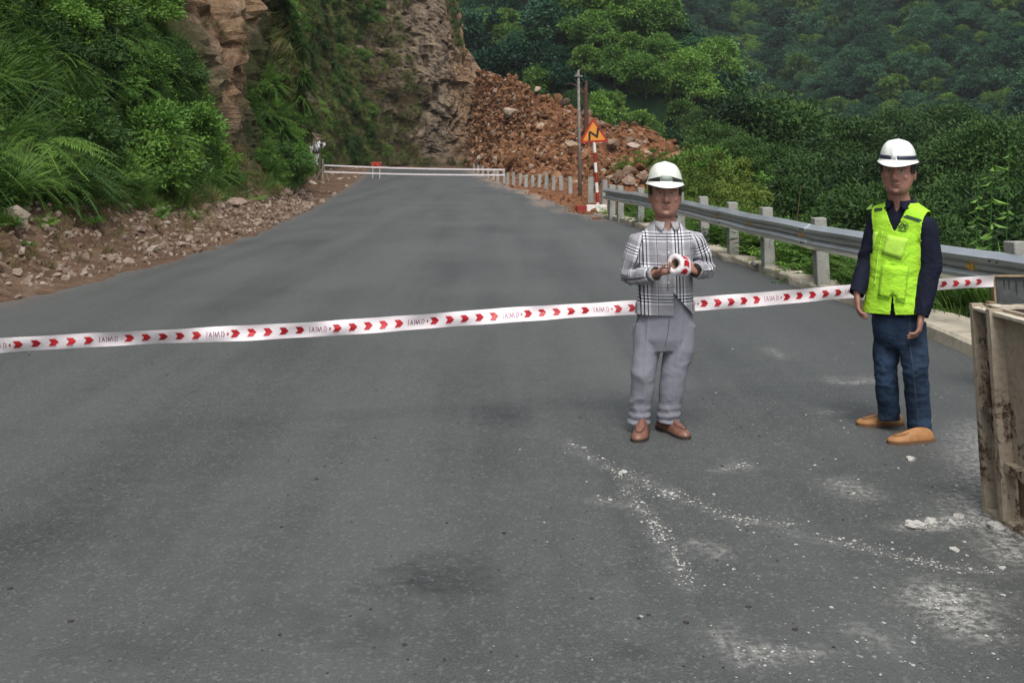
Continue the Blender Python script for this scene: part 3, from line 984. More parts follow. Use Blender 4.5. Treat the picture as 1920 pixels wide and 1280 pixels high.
# --- scatter helper for what nobody could count
def scatter(name, pts, rots, scales, proto, label, parent=None):
    me = bpy.data.meshes.new(name)
    pts = np.asarray(pts, np.float32)
    me.vertices.add(len(pts)); me.vertices.foreach_set('co', pts.ravel())
    a = me.attributes.new('rot', 'FLOAT_VECTOR', 'POINT'); a.data.foreach_set('vector', np.asarray(rots, np.float32).ravel())
    a = me.attributes.new('scl', 'FLOAT', 'POINT'); a.data.foreach_set('value', np.asarray(scales, np.float32).ravel())
    o = obj(name, me, parent)
    ng = bpy.data.node_groups.new(name, 'GeometryNodeTree')
    ng.interface.new_socket('Geometry', in_out='INPUT', socket_type='NodeSocketGeometry')
    ng.interface.new_socket('Geometry', in_out='OUTPUT', socket_type='NodeSocketGeometry')
    gi = ng.nodes.new('NodeGroupInput'); go = ng.nodes.new('NodeGroupOutput')
    ip = ng.nodes.new('GeometryNodeInstanceOnPoints')
    oi = ng.nodes.new('GeometryNodeObjectInfo'); oi.inputs['Object'].default_value = proto
    oi.inputs['As Instance'].default_value = True
    ar = ng.nodes.new('GeometryNodeInputNamedAttribute'); ar.data_type = 'FLOAT_VECTOR'; ar.inputs['Name'].default_value = 'rot'
    asc = ng.nodes.new('GeometryNodeInputNamedAttribute'); asc.data_type = 'FLOAT'; asc.inputs['Name'].default_value = 'scl'
    er = ng.nodes.new('FunctionNodeEulerToRotation')
    L = ng.links.new
    L(gi.outputs[0], ip.inputs['Points']); L(oi.outputs['Geometry'], ip.inputs['Instance'])
    L(ar.outputs['Attribute'], er.inputs[0]); L(er.outputs[0], ip.inputs['Rotation'])
    L(asc.outputs['Attribute'], ip.inputs['Scale'])
    L(ip.outputs[0], go.inputs[0])
    md = o.modifiers.new('scatter', 'NODES'); md.node_group = ng
    tag(o, label, kind='stuff')
    return o
PROTO = {}
def proto(name, me):
    """a source mesh for scatter(): never linked to the scene"""
    o = bpy.data.objects.new(name, me)
    o.use_fake_user = True
    PROTO[name] = o
    return o

# rubble on the landslide
pr_r = [proto('rubble_stone', stone_me[5]), proto('rubble_stone', stone_me[6]), proto('rubble_pale', pale_me[7])]
for j, (pp, n_) in enumerate(zip(pr_r, (6500, 6500, 1500))):
    ti = RNG.integers(2, len(tt) - 2, n_); si = np.clip((RNG.beta(1.1, 1.25, n_) * 111).astype(int), 0, 111)
    p = SL[ti, si] + RNG.normal(0, .12, (n_, 3)) * np.array([1, 1, .3])
    scatter('rubble', p, np.stack([RNG.uniform(-1, 1, n_), RNG.uniform(-1, 1, n_), RNG.uniform(0, 6.28, n_)], 1), np.clip(RNG.lognormal(-2.0, .62, n_), .05, .7), pp, None, slide)
# gravel along the shoulder
n_ = 2600
ti = RNG.integers(1, SHV.shape[0] - 1, n_); si = (RNG.random(n_) * 20).astype(int) + 1
p = SHV[ti, si] + RNG.normal(0, .1, (n_, 3)) * np.array([1, 1, 0])
scatter('gravel', p, np.stack([RNG.uniform(-1, 1, n_), RNG.uniform(-1, 1, n_), RNG.uniform(0, 6.28, n_)], 1), np.clip(RNG.lognormal(-3.0, .6, n_), .02, .22), pr_r[1], 'red stones and gravel scattered along the right shoulder')

# stones on the dirt foot of the left bank
def hill_pick(n, y0, y1, h0, h1, nearfoot=None):
    tmask = np.where((Yf > y0) & (Yf < y1) & (np.arange(nt) < np.argmax(Yf > 112) if Yf.max() > 112 else True))[0]
    out = []
    while len(out) < n:
        t = int(RNG.choice(tmask)); s = int(RNG.integers(2, NR - 1))
        if h0 <= Hh[t, s] <= h1 and RNG.random() < min(1.0, (abs(O[t, s] - O[t, s - 1]) + abs(Hh[t, s] - Hh[t, s - 1])) / .25):
            out.append((t, s))
    return np.array(out)
pk = hill_pick(290, 10, 48, .02, 1.3)
for k, (t, s) in enumerate(pk):
    if Hh[t, s] > dirt_top[t, 0] + .25: continue
    r = float(np.clip(RNG.lognormal(-2.45, .45), .05, .30)) * (1 + .012 * Yf[t])
    o = obj('stone', bank_me[k % 8], hill_ob, tuple(HILL_P[t, s] + np.array([0, 0, r * .2])))
    o.rotation_euler = rnd_rot(); o.scale = (r, r * .85, r * RNG.uniform(.6, 1.0))
for k in range(70):
    i_ = int(RNG.uniform(5, LSV.shape[0] - 2)); p = LSV[i_, int(RNG.uniform(4, 28))]
    r = float(np.clip(RNG.lognormal(-1.9, .45), .09, .5))
    o = obj('stone', bank_me[k % 8], bpy.data.objects['dirt_verge'], tuple(p)); o.rotation_euler = rnd_rot(); o.scale = (r, r * .85, r * .8)
n_ = 11000
pk = hill_pick(n_, 8, 62, .0, 1.5)
keep = Hh[pk[:, 0], pk[:, 1]] < dirt_top[pk[:, 0], 0] + .2
pk = pk[keep]; n_ = len(pk)
bank_gravel = proto('bank_gravel', bank_me[6])
scatter('gravel', HILL_P[pk[:, 0], pk[:, 1]] + RNG.normal(0, .06, (n_, 3)) * np.array([1, 1, .1]), np.stack([RNG.uniform(-1, 1, n_), RNG.uniform(-1, 1, n_), RNG.uniform(0, 6.28, n_)], 1),
        np.clip(RNG.lognormal(-3.35, .55, n_), .012, .14), bank_gravel, 'loose gravel and clods on the dirt foot of the left bank')
# ------------------------------------------------------------------ vegetation
def unit(v):
    return v / (np.linalg.norm(v, axis=-1, keepdims=True) + 1e-9)

def leaves(C, A, B, L, W, fold=.18):
    """diamond leaves: base C, axis A, side B, length L, width W; two triangles each as one bent quad"""
    n = len(C)
    L = np.broadcast_to(np.asarray(L, float).reshape(-1, 1), (n, 1)); W = np.broadcast_to(np.asarray(W, float).reshape(-1, 1), (n, 1))
    Nn = unit(np.cross(A, B))
    v0 = C; v2 = C + A * L - Nn * L * fold * .6
    v1 = C + A * L * .45 + B * W * .5 + Nn * W * fold; v3 = C + A * L * .45 - B * W * .5 + Nn * W * fold
    V = np.stack([v0, v1, v2, v3], 1).reshape(-1, 3)
    F = np.arange(n * 4).reshape(n, 4)
    return V, F

def crown_mesh(name, seed, R, n_clump, n_leaf, leaf, mat, squash=.8, dome=False, clump_r=.30):
    r = np.random.default_rng(seed)
    # uneven lobes
    nl = 7
    lob_d = unit(r.normal(size=(nl, 3)) * np.array([1, 1, .8]) + np.array([0, 0, .25]))
    lob_c = lob_d * R * r.uniform(.30, .58, (nl, 1)) * np.array([1, 1, squash])
    lob_r = R * r.uniform(.38, .58, nl)
    cl = []
    while len(cl) < n_clump:
        k = r.integers(nl)
        d = unit(r.normal(size=(1, 3)))[0]
        if d[2] < -.55 and not dome: continue
        p = lob_c[k] + d * lob_r[k] * r.uniform(.72, 1.05) * np.array([1, 1, squash])
        if p[2] < -R * .55 * squash: continue
        cl.append(p)
    cl = np.array(cl)
    ct = r.uniform(.15, .85, len(cl))
    ci = np.repeat(np.arange(len(cl)), n_leaf)
    n = len(ci)
    rad = R * clump_r * r.uniform(.6, 1.2, len(cl))
    off = unit(r.normal(size=(n, 3))) * (rad[ci] * r.random(n) ** .5)[:, None] * np.array([1, 1, .62])
    C = cl[ci] + off
    out = unit(C / np.array([1, 1, squash]) + off * .8)
    A = unit(out * .7 + r.normal(size=(n, 3)) * .55 + np.array([0, 0, -.25]))
    B = unit(np.cross(A, unit(r.normal(size=(n, 3)) * .7 + out + np.array([0, 0, .6]))))
    L = leaf * r.uniform(.65, 1.3, n)
    V, F = leaves(C, A, B, L, L * r.uniform(.42, .62, n))
    tint = np.repeat(np.clip(ct[ci] * .7 + r.random(n) * .35, 0, 1), 4)
    return mesh_np(name, V, F, [mat], False, tint), cl

def trunk_mesh(name, seed, H, cl, R, mat, lean=.1, r0=.16):
    r = np.random.default_rng(seed)
    b = MB()
    top = np.array([r.normal() * lean * H, r.normal() * lean * H, H])
    pts = [np.array([0, 0, -.6]), np.array([0, 0, .05]) + top * .08, top * .45 + r.normal(0, .12, 3), top * .8, top * 1.0 + np.array([0, 0, R * .35])]
    b.tube(pts, [r0 * 1.35, r0 * 1.05, r0 * .8, r0 * .55, r0 * .2], n=8)
    for k in r.choice(len(cl), min(9, len(cl)), replace=False):
        e = top + cl[k] * .92
        s0 = top * r.uniform(.55, .95)
        md = (s0 + e) / 2 + np.array([0, 0, -.12 * R])
        b.tube([s0, md, e], [r0 * .42, r0 * .26, r0 * .07], n=6)
    return b.mesh(name, [mat], True), top

def blade_mesh(name, seed, n, h, spread, width, droop, mat, base_r=.12, seg=4, dirs=None):
    r = np.random.default_rng(seed)
    az = r.uniform(0, 2 * math.pi, n)
    D = np.stack([np.cos(az), np.sin(az), np.zeros(n)], 1)
    base = D * (r.random(n)[:, None] ** .5) * base_r
    H = h * r.uniform(.45, 1.1, n)[:, None]
    sp = spread * r.uniform(.3, 1.2, n)[:, None]
    side = np.stack([-np.sin(az), np.cos(az), np.zeros(n)], 1)
    side = unit(side + r.normal(size=(n, 3)) * .35)
    t = np.linspace(0, 1, seg + 1)
    rows = []
    for q_ in t:
        c = base + D * sp * H * q_ ** 1.6 + np.array([0, 0, 1]) * H * (q_ - droop * q_ ** 2.4)
        w = width * (1 - .93 * q_ ** 1.5) * .5
        rows.append(np.stack([c - side * w, c + side * w], 1))
    V = np.stack(rows, 1).reshape(n, -1, 3)                   # n, (seg+1)*2
    k = (seg + 1) * 2
    f = np.array([[2 * j, 2 * j + 1, 2 * j + 3, 2 * j + 2] for j in range(seg)])
    F = (np.arange(n)[:, None, None] * k + f[None]).reshape(-1, 4)
    tint = np.repeat(r.random(n), k)
    return mesh_np(name, V.reshape(-1, 3), F, [mat], False, tint)

def frond_mesh(name, seed, nf, length, nl, leaf, mat, droop=.55, rise=.75, base_r=.10, lw=.3):
    """arching stems carrying rows of leaflets; the stems are thin leaves too"""
    r = np.random.default_rng(seed)
    Vs, Fs, Ts = [], [], []
    off = 0
    for k in range(nf):
        az = r.uniform(0, 2 * math.pi)
        D = np.array([math.cos(az), math.sin(az), 0]); S = np.array([-D[1], D[0], 0])
        L = length * r.uniform(.6, 1.15)
        ri = rise * r.uniform(.6, 1.3)
        t = np.linspace(.12, 1, nl)
        base = D * base_r * r.random()
        bendy = r.normal(0, .12)
        c = base + D[None] * (L * t * (.45 + .5 * t))[:, None] + S[None] * (bendy * L * t ** 2)[:, None] + np.array([0, 0, 1])[None] * (L * (ri * t - droop * t ** 2))[:, None]
        T = unit(np.gradient(c, axis=0))
        for sgn in (-1, 1):
            A = unit(S[None] * sgn + T * .55 + np.array([0, 0, -.12]) + r.normal(size=(nl, 3)) * .18)
            B = unit(np.cross(np.array([0, 0, 1.0])[None] + r.normal(size=(nl, 3)) * .3, A))
            ll = leaf * (1 - .75 * (2 * t - .9) ** 2).clip(.25) * r.uniform(.8, 1.2, nl)
            v, f = leaves(c, A, B, ll, ll * lw)
            Vs.append(v); Fs.append(f + off); off += len(v)
            Ts.append(np.full(len(v), np.clip(r.random() * .7 + .15, 0, 1)))
        # stem strip
        w = .012 * length
        st = np.stack([c - S * w * .5, c + S * w * .5], 1).reshape(-1, 3)
        f = np.array([[2 * j, 2 * j + 1, 2 * j + 3, 2 * j + 2] for j in range(nl - 1)])
        Vs.append(st); Fs.append(f + off); off += len(st); Ts.append(np.full(len(st), .55))
    return mesh_np(name, np.concatenate(Vs), np.concatenate(Fs), [mat], False, np.concatenate(Ts))

# --- tree kinds: crown and trunk meshes shared by the copies
KINDS = {}
def tree_kind(key, seed, R, H, nc, nl, leaf, mat, squash=.85, r0=.16, clump_r=.30):
    cm, cl = crown_mesh('crown', seed, R, nc, nl, leaf, M[mat], squash, clump_r=clump_r)
    tm, top = trunk_mesh('trunk', seed + 1, H, cl, R, M['bark'], .06, r0)
    KINDS[key] = (cm, tm, top, R, H)
tree_kind('near_dark_a', 11, 3.0, 4.6, 130, 130, .20, 'leaf_dark', .82)
tree_kind('near_dark_b', 12, 3.0, 5.4, 130, 130, .19, 'leaf_dark', .95)
tree_kind('near_dark_c', 13, 2.8, 4.2, 120, 125, .22, 'leaf_dark', .80)
tree_kind('near_mid', 14, 2.8, 4.8, 125, 130, .19, 'leaf_dark', .9)
tree_kind('bright', 15, 3.3, 5.5, 130, 90, .32, 'leaf_light', .9)
tree_kind('bright_b', 16, 3.0, 5.0, 120, 90, .30, 'leaf_light', .8)
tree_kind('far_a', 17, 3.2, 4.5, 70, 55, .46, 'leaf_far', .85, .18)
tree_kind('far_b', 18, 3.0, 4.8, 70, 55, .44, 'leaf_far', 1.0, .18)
tree_kind('far_c', 19, 3.0, 4.0, 70, 55, .44, 'leaf_mid', .85, .18)
tree_kind('round', 20, 3.4, 4.6, 150, 120, .23, 'leaf_dark', 1.0)
tree_kind('slim', 21, 1.7, 5.0, 70, 60, .26, 'leaf_mid', 1.5, .10)

def plant_tree(key, x, y, s, label, group, z=None, tilt=0.0):
    cm, tm, top, R, H = KINDS[key]
    z = terrain_z(np.array([x]), np.array([y]))[0] if z is None else z
    o = empty('tree', (x, y, z), RNG.uniform(0, 6.28))
    o.scale = (s, s, s * RNG.uniform(.9, 1.12))
    tag(o, label, 'tree', group)
    obj('trunk', tm, o)
    c = obj('crown', cm, o, tuple(top))
    return o

def in_view(x, y, m=40):
    px = 960 + FPX * x / max(y * .99, .1)
    return -m < px < 1920 + m, px

# (1) the near trees rising from the valley behind the guardrail
near_spots = []
def near(px, D, s, key, label):
    p = at_depth(px, 300, D)
    near_spots.append((p[0], D))
    plant_tree(key, p[0], D, s, label, 'trees rising behind the guardrail')
# top of crown ~ terrain + s*(H+R*squash)
def near_top(px, py_top, D, key, label, ratio=1.0):
    p = at_depth(px, py_top, D)
    z = terrain_z(np.array([p[0]]), np.array([D]))[0]
    cm, tm, top, R, H = KINDS[key]
    full = H + R * 1.0
    near_spots.append((p[0], D))
    plant_tree(key, p[0], D, max(.5, (p[2] - z) / full * ratio), label, 'trees rising behind the guardrail')
for px, py, D, key, lab in (
    (1500, 128, 76, 'round', 'broad dome shaped dark tree standing above the others right of centre'),
    (1405, 190, 74, 'near_dark_b', 'dark tree just left of the dome shaped tree'),
    (1600, 205, 70, 'near_dark_a', 'dark spreading tree just right of the dome shaped tree'),
    (1690, 190, 82, 'near_mid', 'mid green tree rising above the helmet of the man in the vest'),
    (1770, 170, 86, 'near_dark_b', 'tall dark tree above and right of the man in the vest'),
    (1860, 185, 90, 'near_mid', 'mid green tree at the right edge of the forest'),
    (1345, 235, 66, 'near_mid', 'mid green tree above the stone pile end'),
    (1440, 250, 56, 'near_dark_a', 'dark low tree below the dome shaped tree'),
    (1530, 262, 52, 'near_dark_c', 'wide dark tree with large leaves above the guardrail middle'),
    (1620, 275, 50, 'near_dark_b', 'dark tree close behind the left side of the man in the vest'),
    (1700, 262, 54, 'near_dark_a', 'dark tree directly behind the white helmet of the man in the vest'),
    (1790, 270, 48, 'near_dark_c', 'dark tree behind the shoulder of the man in the vest'),
    (1880, 240, 52, 'near_dark_b', 'dark tree behind the weeds at the far right'),
    (1390, 300, 44, 'near_mid', 'small mid green tree behind the yellow green bushes'),
    (1480, 318, 38, 'near_dark_c', 'low dark tree just beyond the guardrail'),
    (1570, 325, 34, 'near_dark_a', 'low dark tree between the two men beyond the guardrail'),
    (1660, 330, 30, 'near_dark_c', 'low dark tree hidden behind the man in the vest'),
    (1750, 322, 28, 'near_dark_a', 'low dark tree right of the man in the vest'),
    (1850, 315, 30, 'near_dark_b', 'low dark tree beyond the bright roadside grass'),
    (1915, 320, 34, 'near_dark_c', 'low dark tree at the right picture edge')):
    near_top(px, py, D, key, lab)

# (2) bright tree group on the spur
bright = []
def slope_hit(px, py, d0, d1):
    for D in np.arange(d0, d1, 1.0):
        p = at_depth(px, py, D)
        if terrain_z(np.array([p[0]]), np.array([D]))[0] > p[2]: return p
    return None
for px, py in ((1120, 95), (1175, 60), (1235, 120), (1285, 70), (1340, 110), (1365, 55), (1150, 140), (1215, 170), (1275, 165), (1330, 165), (1195, 20), (1255, 15), (1320, 15), (1380, 120), (1360, 0), (1225, 65), (1300, 205)):
    p = slope_hit(px, py + 22, 118, 300)
    if p is None: continue
    key = 'bright' if len(bright) % 2 else 'bright_b'
    s = RNG.uniform(1.05, 1.5)
    bright.append((p[0], p[1])); near_spots.append((p[0], p[1]))
    plant_tree(key, p[0], p[1], s, 'bright green leafy tree on the spur above the landslide', 'bright trees on the spur', terrain_z(np.array([p[0]]), np.array([p[1]]))[0] - 2.4 * s)

# (3) forest on the slopes, the nearest ones in view as trees of their own
cand = []
tries = 0
while len(cand) < 9000 and tries < 60000:
    tries += 1
    D = math.sqrt(RNG.uniform(62 ** 2, 360 ** 2)); px = RNG.uniform(860, 1980)
    x = (px - 960) / FPX * D
    cand.append((D, x))
cx = np.array([c[1] for c in cand]); cy = np.array([c[0] for c in cand])
cz = terrain_z(cx, cy); vd = valley_d(cx, cy)
sel = []; GRID = {}
for i in np.argsort(cy):
    x, y, z = cx[i], cy[i], cz[i]
    if y < 105 and x < 18: continue
    if y < 116 and x < 10: continue
    el_ = (z - CAM_H) / y
    if el_ > .19: continue
    if any((x - a) ** 2 + (y - c) ** 2 < 9 for a, c in near_spots): continue
    mind = (2.6 if y < 150 else 3.3) * RNG.uniform(.85, 1.25)
    gk = (int(x // 3), int(y // 3))
    if any((x - a) ** 2 + (y - c) ** 2 < mind ** 2 for di in (-2, -1, 0, 1, 2) for dj in (-2, -1, 0, 1, 2) for a, c in GRID.get((gk[0] + di, gk[1] + dj), ())): continue
    GRID.setdefault(gk, []).append((x, y))
    sel.append((x, y, z))
print('forest', len(sel))
far_rest = {'far_a': [], 'far_b': [], 'far_c': []}
keysn = ['near_dark_a', 'near_dark_b', 'near_mid', 'near_dark_c', 'round']
for i, (x, y, z) in enumerate(sel):
    s = float(np.clip(RNG.lognormal(-.05, .30), .5, 1.7))
    px = 960 + FPX * x / y
    if i < 215:
        if y < 130:
            key = keysn[int(RNG.integers(5))]
            lab = 'dark leafy tree on the lower forest slope across the valley' if key != 'near_mid' else 'mid green leafy tree on the lower forest slope across the valley'
        else:
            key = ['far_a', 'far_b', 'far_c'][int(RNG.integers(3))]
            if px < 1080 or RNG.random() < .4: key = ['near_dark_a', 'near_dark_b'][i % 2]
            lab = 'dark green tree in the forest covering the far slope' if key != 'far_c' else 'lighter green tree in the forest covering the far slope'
        py_ = 295 - (z + 5 - CAM_H) / y * FPX
        zone = 'above the landslide' if px < 1060 else 'above the warning sign' if px < 1180 else 'above the plaid man' if px < 1330 else 'midway between the two men' if px < 1520 else 'left above the vest man' if px < 1680 else 'right above the vest man' if px < 1800 else 'by the right picture edge'
        lab = ('dark' if 'dark' in lab else 'lighter green') + ' forest tree ' + ('low' if py_ > 200 else 'halfway up' if py_ > 110 else 'high') + ' on the slope across the valley, ' + zone
        plant_tree(key, x, y, s * .9, lab, 'forest trees on the slopes', z - .4)
    else:
        far_rest[['far_a', 'far_b', 'far_a', 'far_b', 'far_c'][int(RNG.integers(5))]].append((x, y, z, s))
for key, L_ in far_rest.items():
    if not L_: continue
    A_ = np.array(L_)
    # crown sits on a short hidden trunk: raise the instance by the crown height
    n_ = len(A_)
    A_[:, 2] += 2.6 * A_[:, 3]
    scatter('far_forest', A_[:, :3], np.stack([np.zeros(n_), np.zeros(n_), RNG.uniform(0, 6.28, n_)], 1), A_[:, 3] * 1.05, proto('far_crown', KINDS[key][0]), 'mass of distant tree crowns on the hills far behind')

# (4) understorey shrubs on the slopes and valley
bush_me = [crown_mesh('foliage', 60 + k, .9, 40 if k == 2 else 34, 90 if k == 2 else 55, .085 if k == 2 else .13, M[['leaf_dark', 'leaf_mid', 'leaf_yellow', 'leaf_light', 'grass_olive'][k]], .85, True)[0] for k in range(5)]
und = {0: [], 1: [], 4: []}
for _ in range(2900):
    D = math.sqrt(RNG.uniform(22 ** 2, 190 ** 2)); px = RNG.uniform(900, 1960)
    x = (px - 960) / FPX * D
    if D < 105 and x < xr(D) + np.interp(D, [20, 34, 60, 90, 105], [3.5, 5, 15, 15, 6]): continue
    und[int(RNG.choice([0, 0, 1, 4]))].append((x, D))
for k, L_ in und.items():
    A_ = np.array(L_); n_ = len(A_)
    z = terrain_z(A_[:, 0], A_[:, 1])
    scatter('undergrowth', np.stack([A_[:, 0], A_[:, 1], z + .45], 1), np.stack([np.zeros(n_), np.zeros(n_), RNG.uniform(0, 6.28, n_)], 1), np.clip(RNG.lognormal(.25, .3, n_), .8, 2.6), proto('undergrowth_bush', bush_me[k]),
            'tangled green undergrowth covering the valley slopes')

# (5) yellow green bushes right of the stone pile, behind the guardrail
def bush(px, D, s, k, label, group, z=None, lift=.45):
    x = (px - 960) / FPX * D * .99
    z = terrain_z(np.array([x]), np.array([D]))[0] if z is None else z
    o = obj('bush', bush_me[k], None, (x, D, z + lift * s))
    o.scale = (s, s, s * RNG.uniform(.85, 1.15)); o.rotation_euler = (0, 0, RNG.uniform(0, 6.28))
    tag(o, label, 'bush', group)
    return o
for px, D, s, k in ((1290, 42, 1.5, 2), (1330, 38, 1.5, 2), (1375, 34, 1.4, 2), (1300, 32, 1.2, 2), (1350, 29, 1.1, 2), (1400, 30, 1.1, 2), (1310, 52, 1.9, 2), (1345, 60, 2.4, 2), (1300, 66, 2.6, 2), (1270, 30, 1.0, 2), (1380, 48, 1.9, 2), (1330, 46, 1.8, 3), (1360, 40, 1.7, 3), (1290, 58, 2.0, 3)):
    bush(px, D, s, k, 'yellow green bush behind the guardrail and right of the stone pile' if k == 2 else 'fresh green bush among the yellow green bushes', 'yellow green bushes behind the guardrail')
bush(1135, 92, 2.2, 3, 'small fresh green bush at the upper edge of the landslide', None, at_depth(1135, 236, 92)[2])
for px, D, s, lb in ((1172, 60, .8, 'leftmost dry yellowish scrub between the landslide stones'), (1198, 57, .9, 'dry yellowish scrub just left above the plaid man\'s helmet'), (1226, 55, 1.0, 'dry yellowish scrub directly above the plaid man\'s helmet'), (1250, 54, .9, 'rightmost dry yellowish scrub between the landslide stones')):
    bush(px, D, s, 2, lb, 'scrub on the landslide', at_depth(px, 318, D)[2] - .2)

# (6) grasses and weeds along the guardrail
tuft_long = blade_mesh('blades', 81, 110, 1.25, .55, .020, .42, M['grass'], .20)
tuft_short = blade_mesh('blades', 82, 90, .50, .55, .012, .35, M['grass'], .16)
tuft_olive = blade_mesh('blades', 83, 90, .75, .6, .014, .45, M['grass_olive'], .18)
tuft_dry = blade_mesh('blades', 84, 80, .60, .8, .010, .55, M['grass_dry'], .16)
weed_a = frond_mesh('fronds', 85, 26, .85, 13, .17, M['leaf_mid'], .55, .95)
weed_b = frond_mesh('fronds', 86, 22, .7, 11, .15, M['leaf_light'], .5, 1.0)
fern_a = frond_mesh('fronds', 87, 40, 1.30, 34, .125, M['leaf_mid'], .75, .75, .12, .26)
fern_b = frond_mesh('fronds', 88, 40, 1.25, 32, .120, M['leaf_dark'], .85, .75, .12, .28)
fern_c = frond_mesh('fronds', 89, 38, 1.15, 32, .105, M['leaf_light'], .75, .70, .12, .26)
tall_leaf = blade_mesh('blades', 90, 40, 1.5, .75, .060, .62, M['grass'], .10, 6)
for nm, src, n_, ymin, ymax, r0, r1, smin, smax in (('grass', tuft_short, 1500, 7.5, 34, .02, 3.2, .6, 1.3), ('grass', tuft_long, 520, 8, 40, .25, 5, .55, 1.0), ('grass', tuft_olive, 900, 20, 75, .3, 9, .8, 1.6), ('weeds', weed_a, 520, 8, 40, .15, 5, .5, 1.2), ('weeds', weed_b, 360, 8.5, 45, .1, 4, .5, 1.1)):
    y = np.sqrt(RNG.uniform(ymin ** 2, ymax ** 2, n_))
    ed = np.where(y < 29, railx(y) + .36, xr(y) + np.interp(y, [29, 34, 48, 70], [1.2, 2.6, 6.5, 12]))
    x = ed + RNG.uniform(0, 1, n_) ** 1.2 * (r1 - r0) + r0
    z = terrain_z(x, y)
    scatter(nm, np.stack([x, y, z], 1), np.stack([RNG.normal(0, .12, n_), RNG.normal(0, .12, n_), RNG.uniform(0, 6.28, n_)], 1), RNG.uniform(smin, smax, n_), proto(nm, src), 'wild grass behind the guardrail' if nm == 'grass' else 'leafy weeds tangled behind the guardrail')
def clump(px, D, s, me, name, label, cat, group=None, dx=0):
    x = (px - 960) / FPX * D * .995
    o = obj(name, me, None, (x, D, terrain_z(np.array([x]), np.array([D]))[0]))
    o.scale = (s, s, s); o.rotation_euler = (0, 0, RNG.uniform(0, 6.28))
    return tag(o, label, cat, group)
for px, D, s in ((1790, 12.6, 1.05), (1825, 11.8, .95), (1870, 12.2, 1.05), (1850, 13.5, 1.2), (1905, 12.6, 1.1), (1805, 14.5, 1.3), (1840, 12.4, 1.1), (1895, 13.4, 1.2)):
    clump(px, D, s, tuft_long, 'grass_clump', 'tall bright grass clump beyond the guardrail right of the man in the vest', 'grass', 'tall grass clumps at the right')
for px, D, s in ((1500, 15.5, .75), (1430, 17.5, .8), (1560, 13.6, .6), (1395, 19.5, .8), (1600, 14.6, .7)):
    clump(px, D, s, tuft_long, 'grass_clump', 'grass clump showing under the guardrail between its posts', 'grass', 'grass under the guardrail')
# broad drooping leaves: reeds above the rail
clump(1510, 15.6, .80, tall_leaf, 'reed', 'reed with drooping pale leaves above the guardrail middle', 'reed')
clump(1655, 13.8, .85, tall_leaf, 'reed', 'reed with drooping leaves behind the shoulder of the man in the vest', 'reed')
def stalk(px, py0, py1, D, label, leafy=True):
    a = at_depth(px, py0, D); b_ = at_depth(px + 12, py1, D)
    z = terrain_z(np.array([a[0]]), np.array([D]))[0]
    o = empty('tall_weed', (a[0], D, z)); tag(o, label, 'weed')
    mb = MB(); h = b_[2] - z
    mb.tube([(0, 0, 0), (.02, 0, h * .5), (b_[0] - a[0], 0, h)], [.012, .009, .004], n=6)
    mb.build('stem', M['grass_dry'] if not leafy else M['leaf_light'], o)
    if leafy:
        r = np.random.default_rng(int(px)); n = 26
        t = r.uniform(.35, 1, n); c = np.stack([(b_[0] - a[0]) * t ** 1.5, 0 * t, h * t], 1)
        az = r.uniform(0, 6.28, n)
        A = unit(np.stack([np.cos(az), np.sin(az), -.5 + 0 * az], 1)); B = unit(np.cross(A, np.array([0, 0, 1.0])[None] + r.normal(size=(n, 3)) * .3))
        v, f = leaves(c, A, B, r.uniform(.12, .24, n), r.uniform(.035, .065, n), .25)
        obj('leaf_spray', mesh_np('leaf_spray', v, f, [M['leaf_light']], False, np.repeat(r.uniform(.3, 1, n), 4)), o)['kind'] = 'stuff'
stalk(1850, 440, 290, 13.0, 'tall leafy weed with pale hanging leaves at the right edge')
stalk(1880, 440, 268, 13.6, 'tallest leafy weed leaning beside the right edge')
stalk(1822, 430, 330, 14.5, 'slim leafy weed between the vest and the tall grass')
stalk(1625, 440, 368, 13.5, 'leafy weed beside the right shoulder of the man in the vest')
stalk(1490, 420, 345, 15.8, 'bare dry stalk standing above the guardrail', False)

# (7) left bank: fern like shrubs, each its own plant, over a sea of grass
SHL_ = []
def shrub_at(t, s, sc, me, label, group):
    p = HILL_P[t, s]
    o = empty('shrub', tuple(p)); o.rotation_euler = (RNG.normal(0, .1), .25 + RNG.normal(0, .1), RNG.uniform(-.6, .6)); o.scale = (sc, sc, sc * RNG.uniform(.85, 1.15))
    tag(o, label, 'shrub', group)
    f = obj('foliage', me, o); f.rotation_euler = (0, 0, RNG.uniform(0, 6.28))
    obj('stem', STEM, o)
mb = MB(); mb.tube([(0, 0, -.15), (.02, .01, .2), (.05, -.02, .5)], [.03, .022, .008], n=6); STEM = mb.mesh('stem', [M['bark']], True)
pk = hill_pick(125, 11, 46, 1.0, 12)
for k, (t, s) in enumerate(pk):
    if Hh[t, s] < dirt_top[t, 0] + .15: continue
    if rockm[t, s] > .35 or hollow[t, s] > .12: continue
    kind = int(RNG.choice([0, 0, 1, 1, 2]))
    lab = ['mid green feathery shrub on the left bank', 'dark green feathery shrub on the left bank', 'light green feathery shrub on the left bank'][kind]
    lab += ' low above the dirt' if Hh[t, s] < 2.6 else ' high on the slope' if Hh[t, s] > 6 else ' halfway up'
    SHL_.append((t, s, lab))
    shrub_at(t, s, RNG.uniform(.75, 1.35), [fern_a, fern_b, fern_c][kind], lab, 'feathery shrubs on the left bank')
bank_bush = [crown_mesh('foliage', 70 + k, .85, 46, 62, .105, M[['leaf_mid', 'leaf_light', 'leaf_dark', 'leaf_mid'][k]], .8, True, .34)[0] for k in range(4)]
pk = hill_pick(150, 10.5, 42, .7, 12)
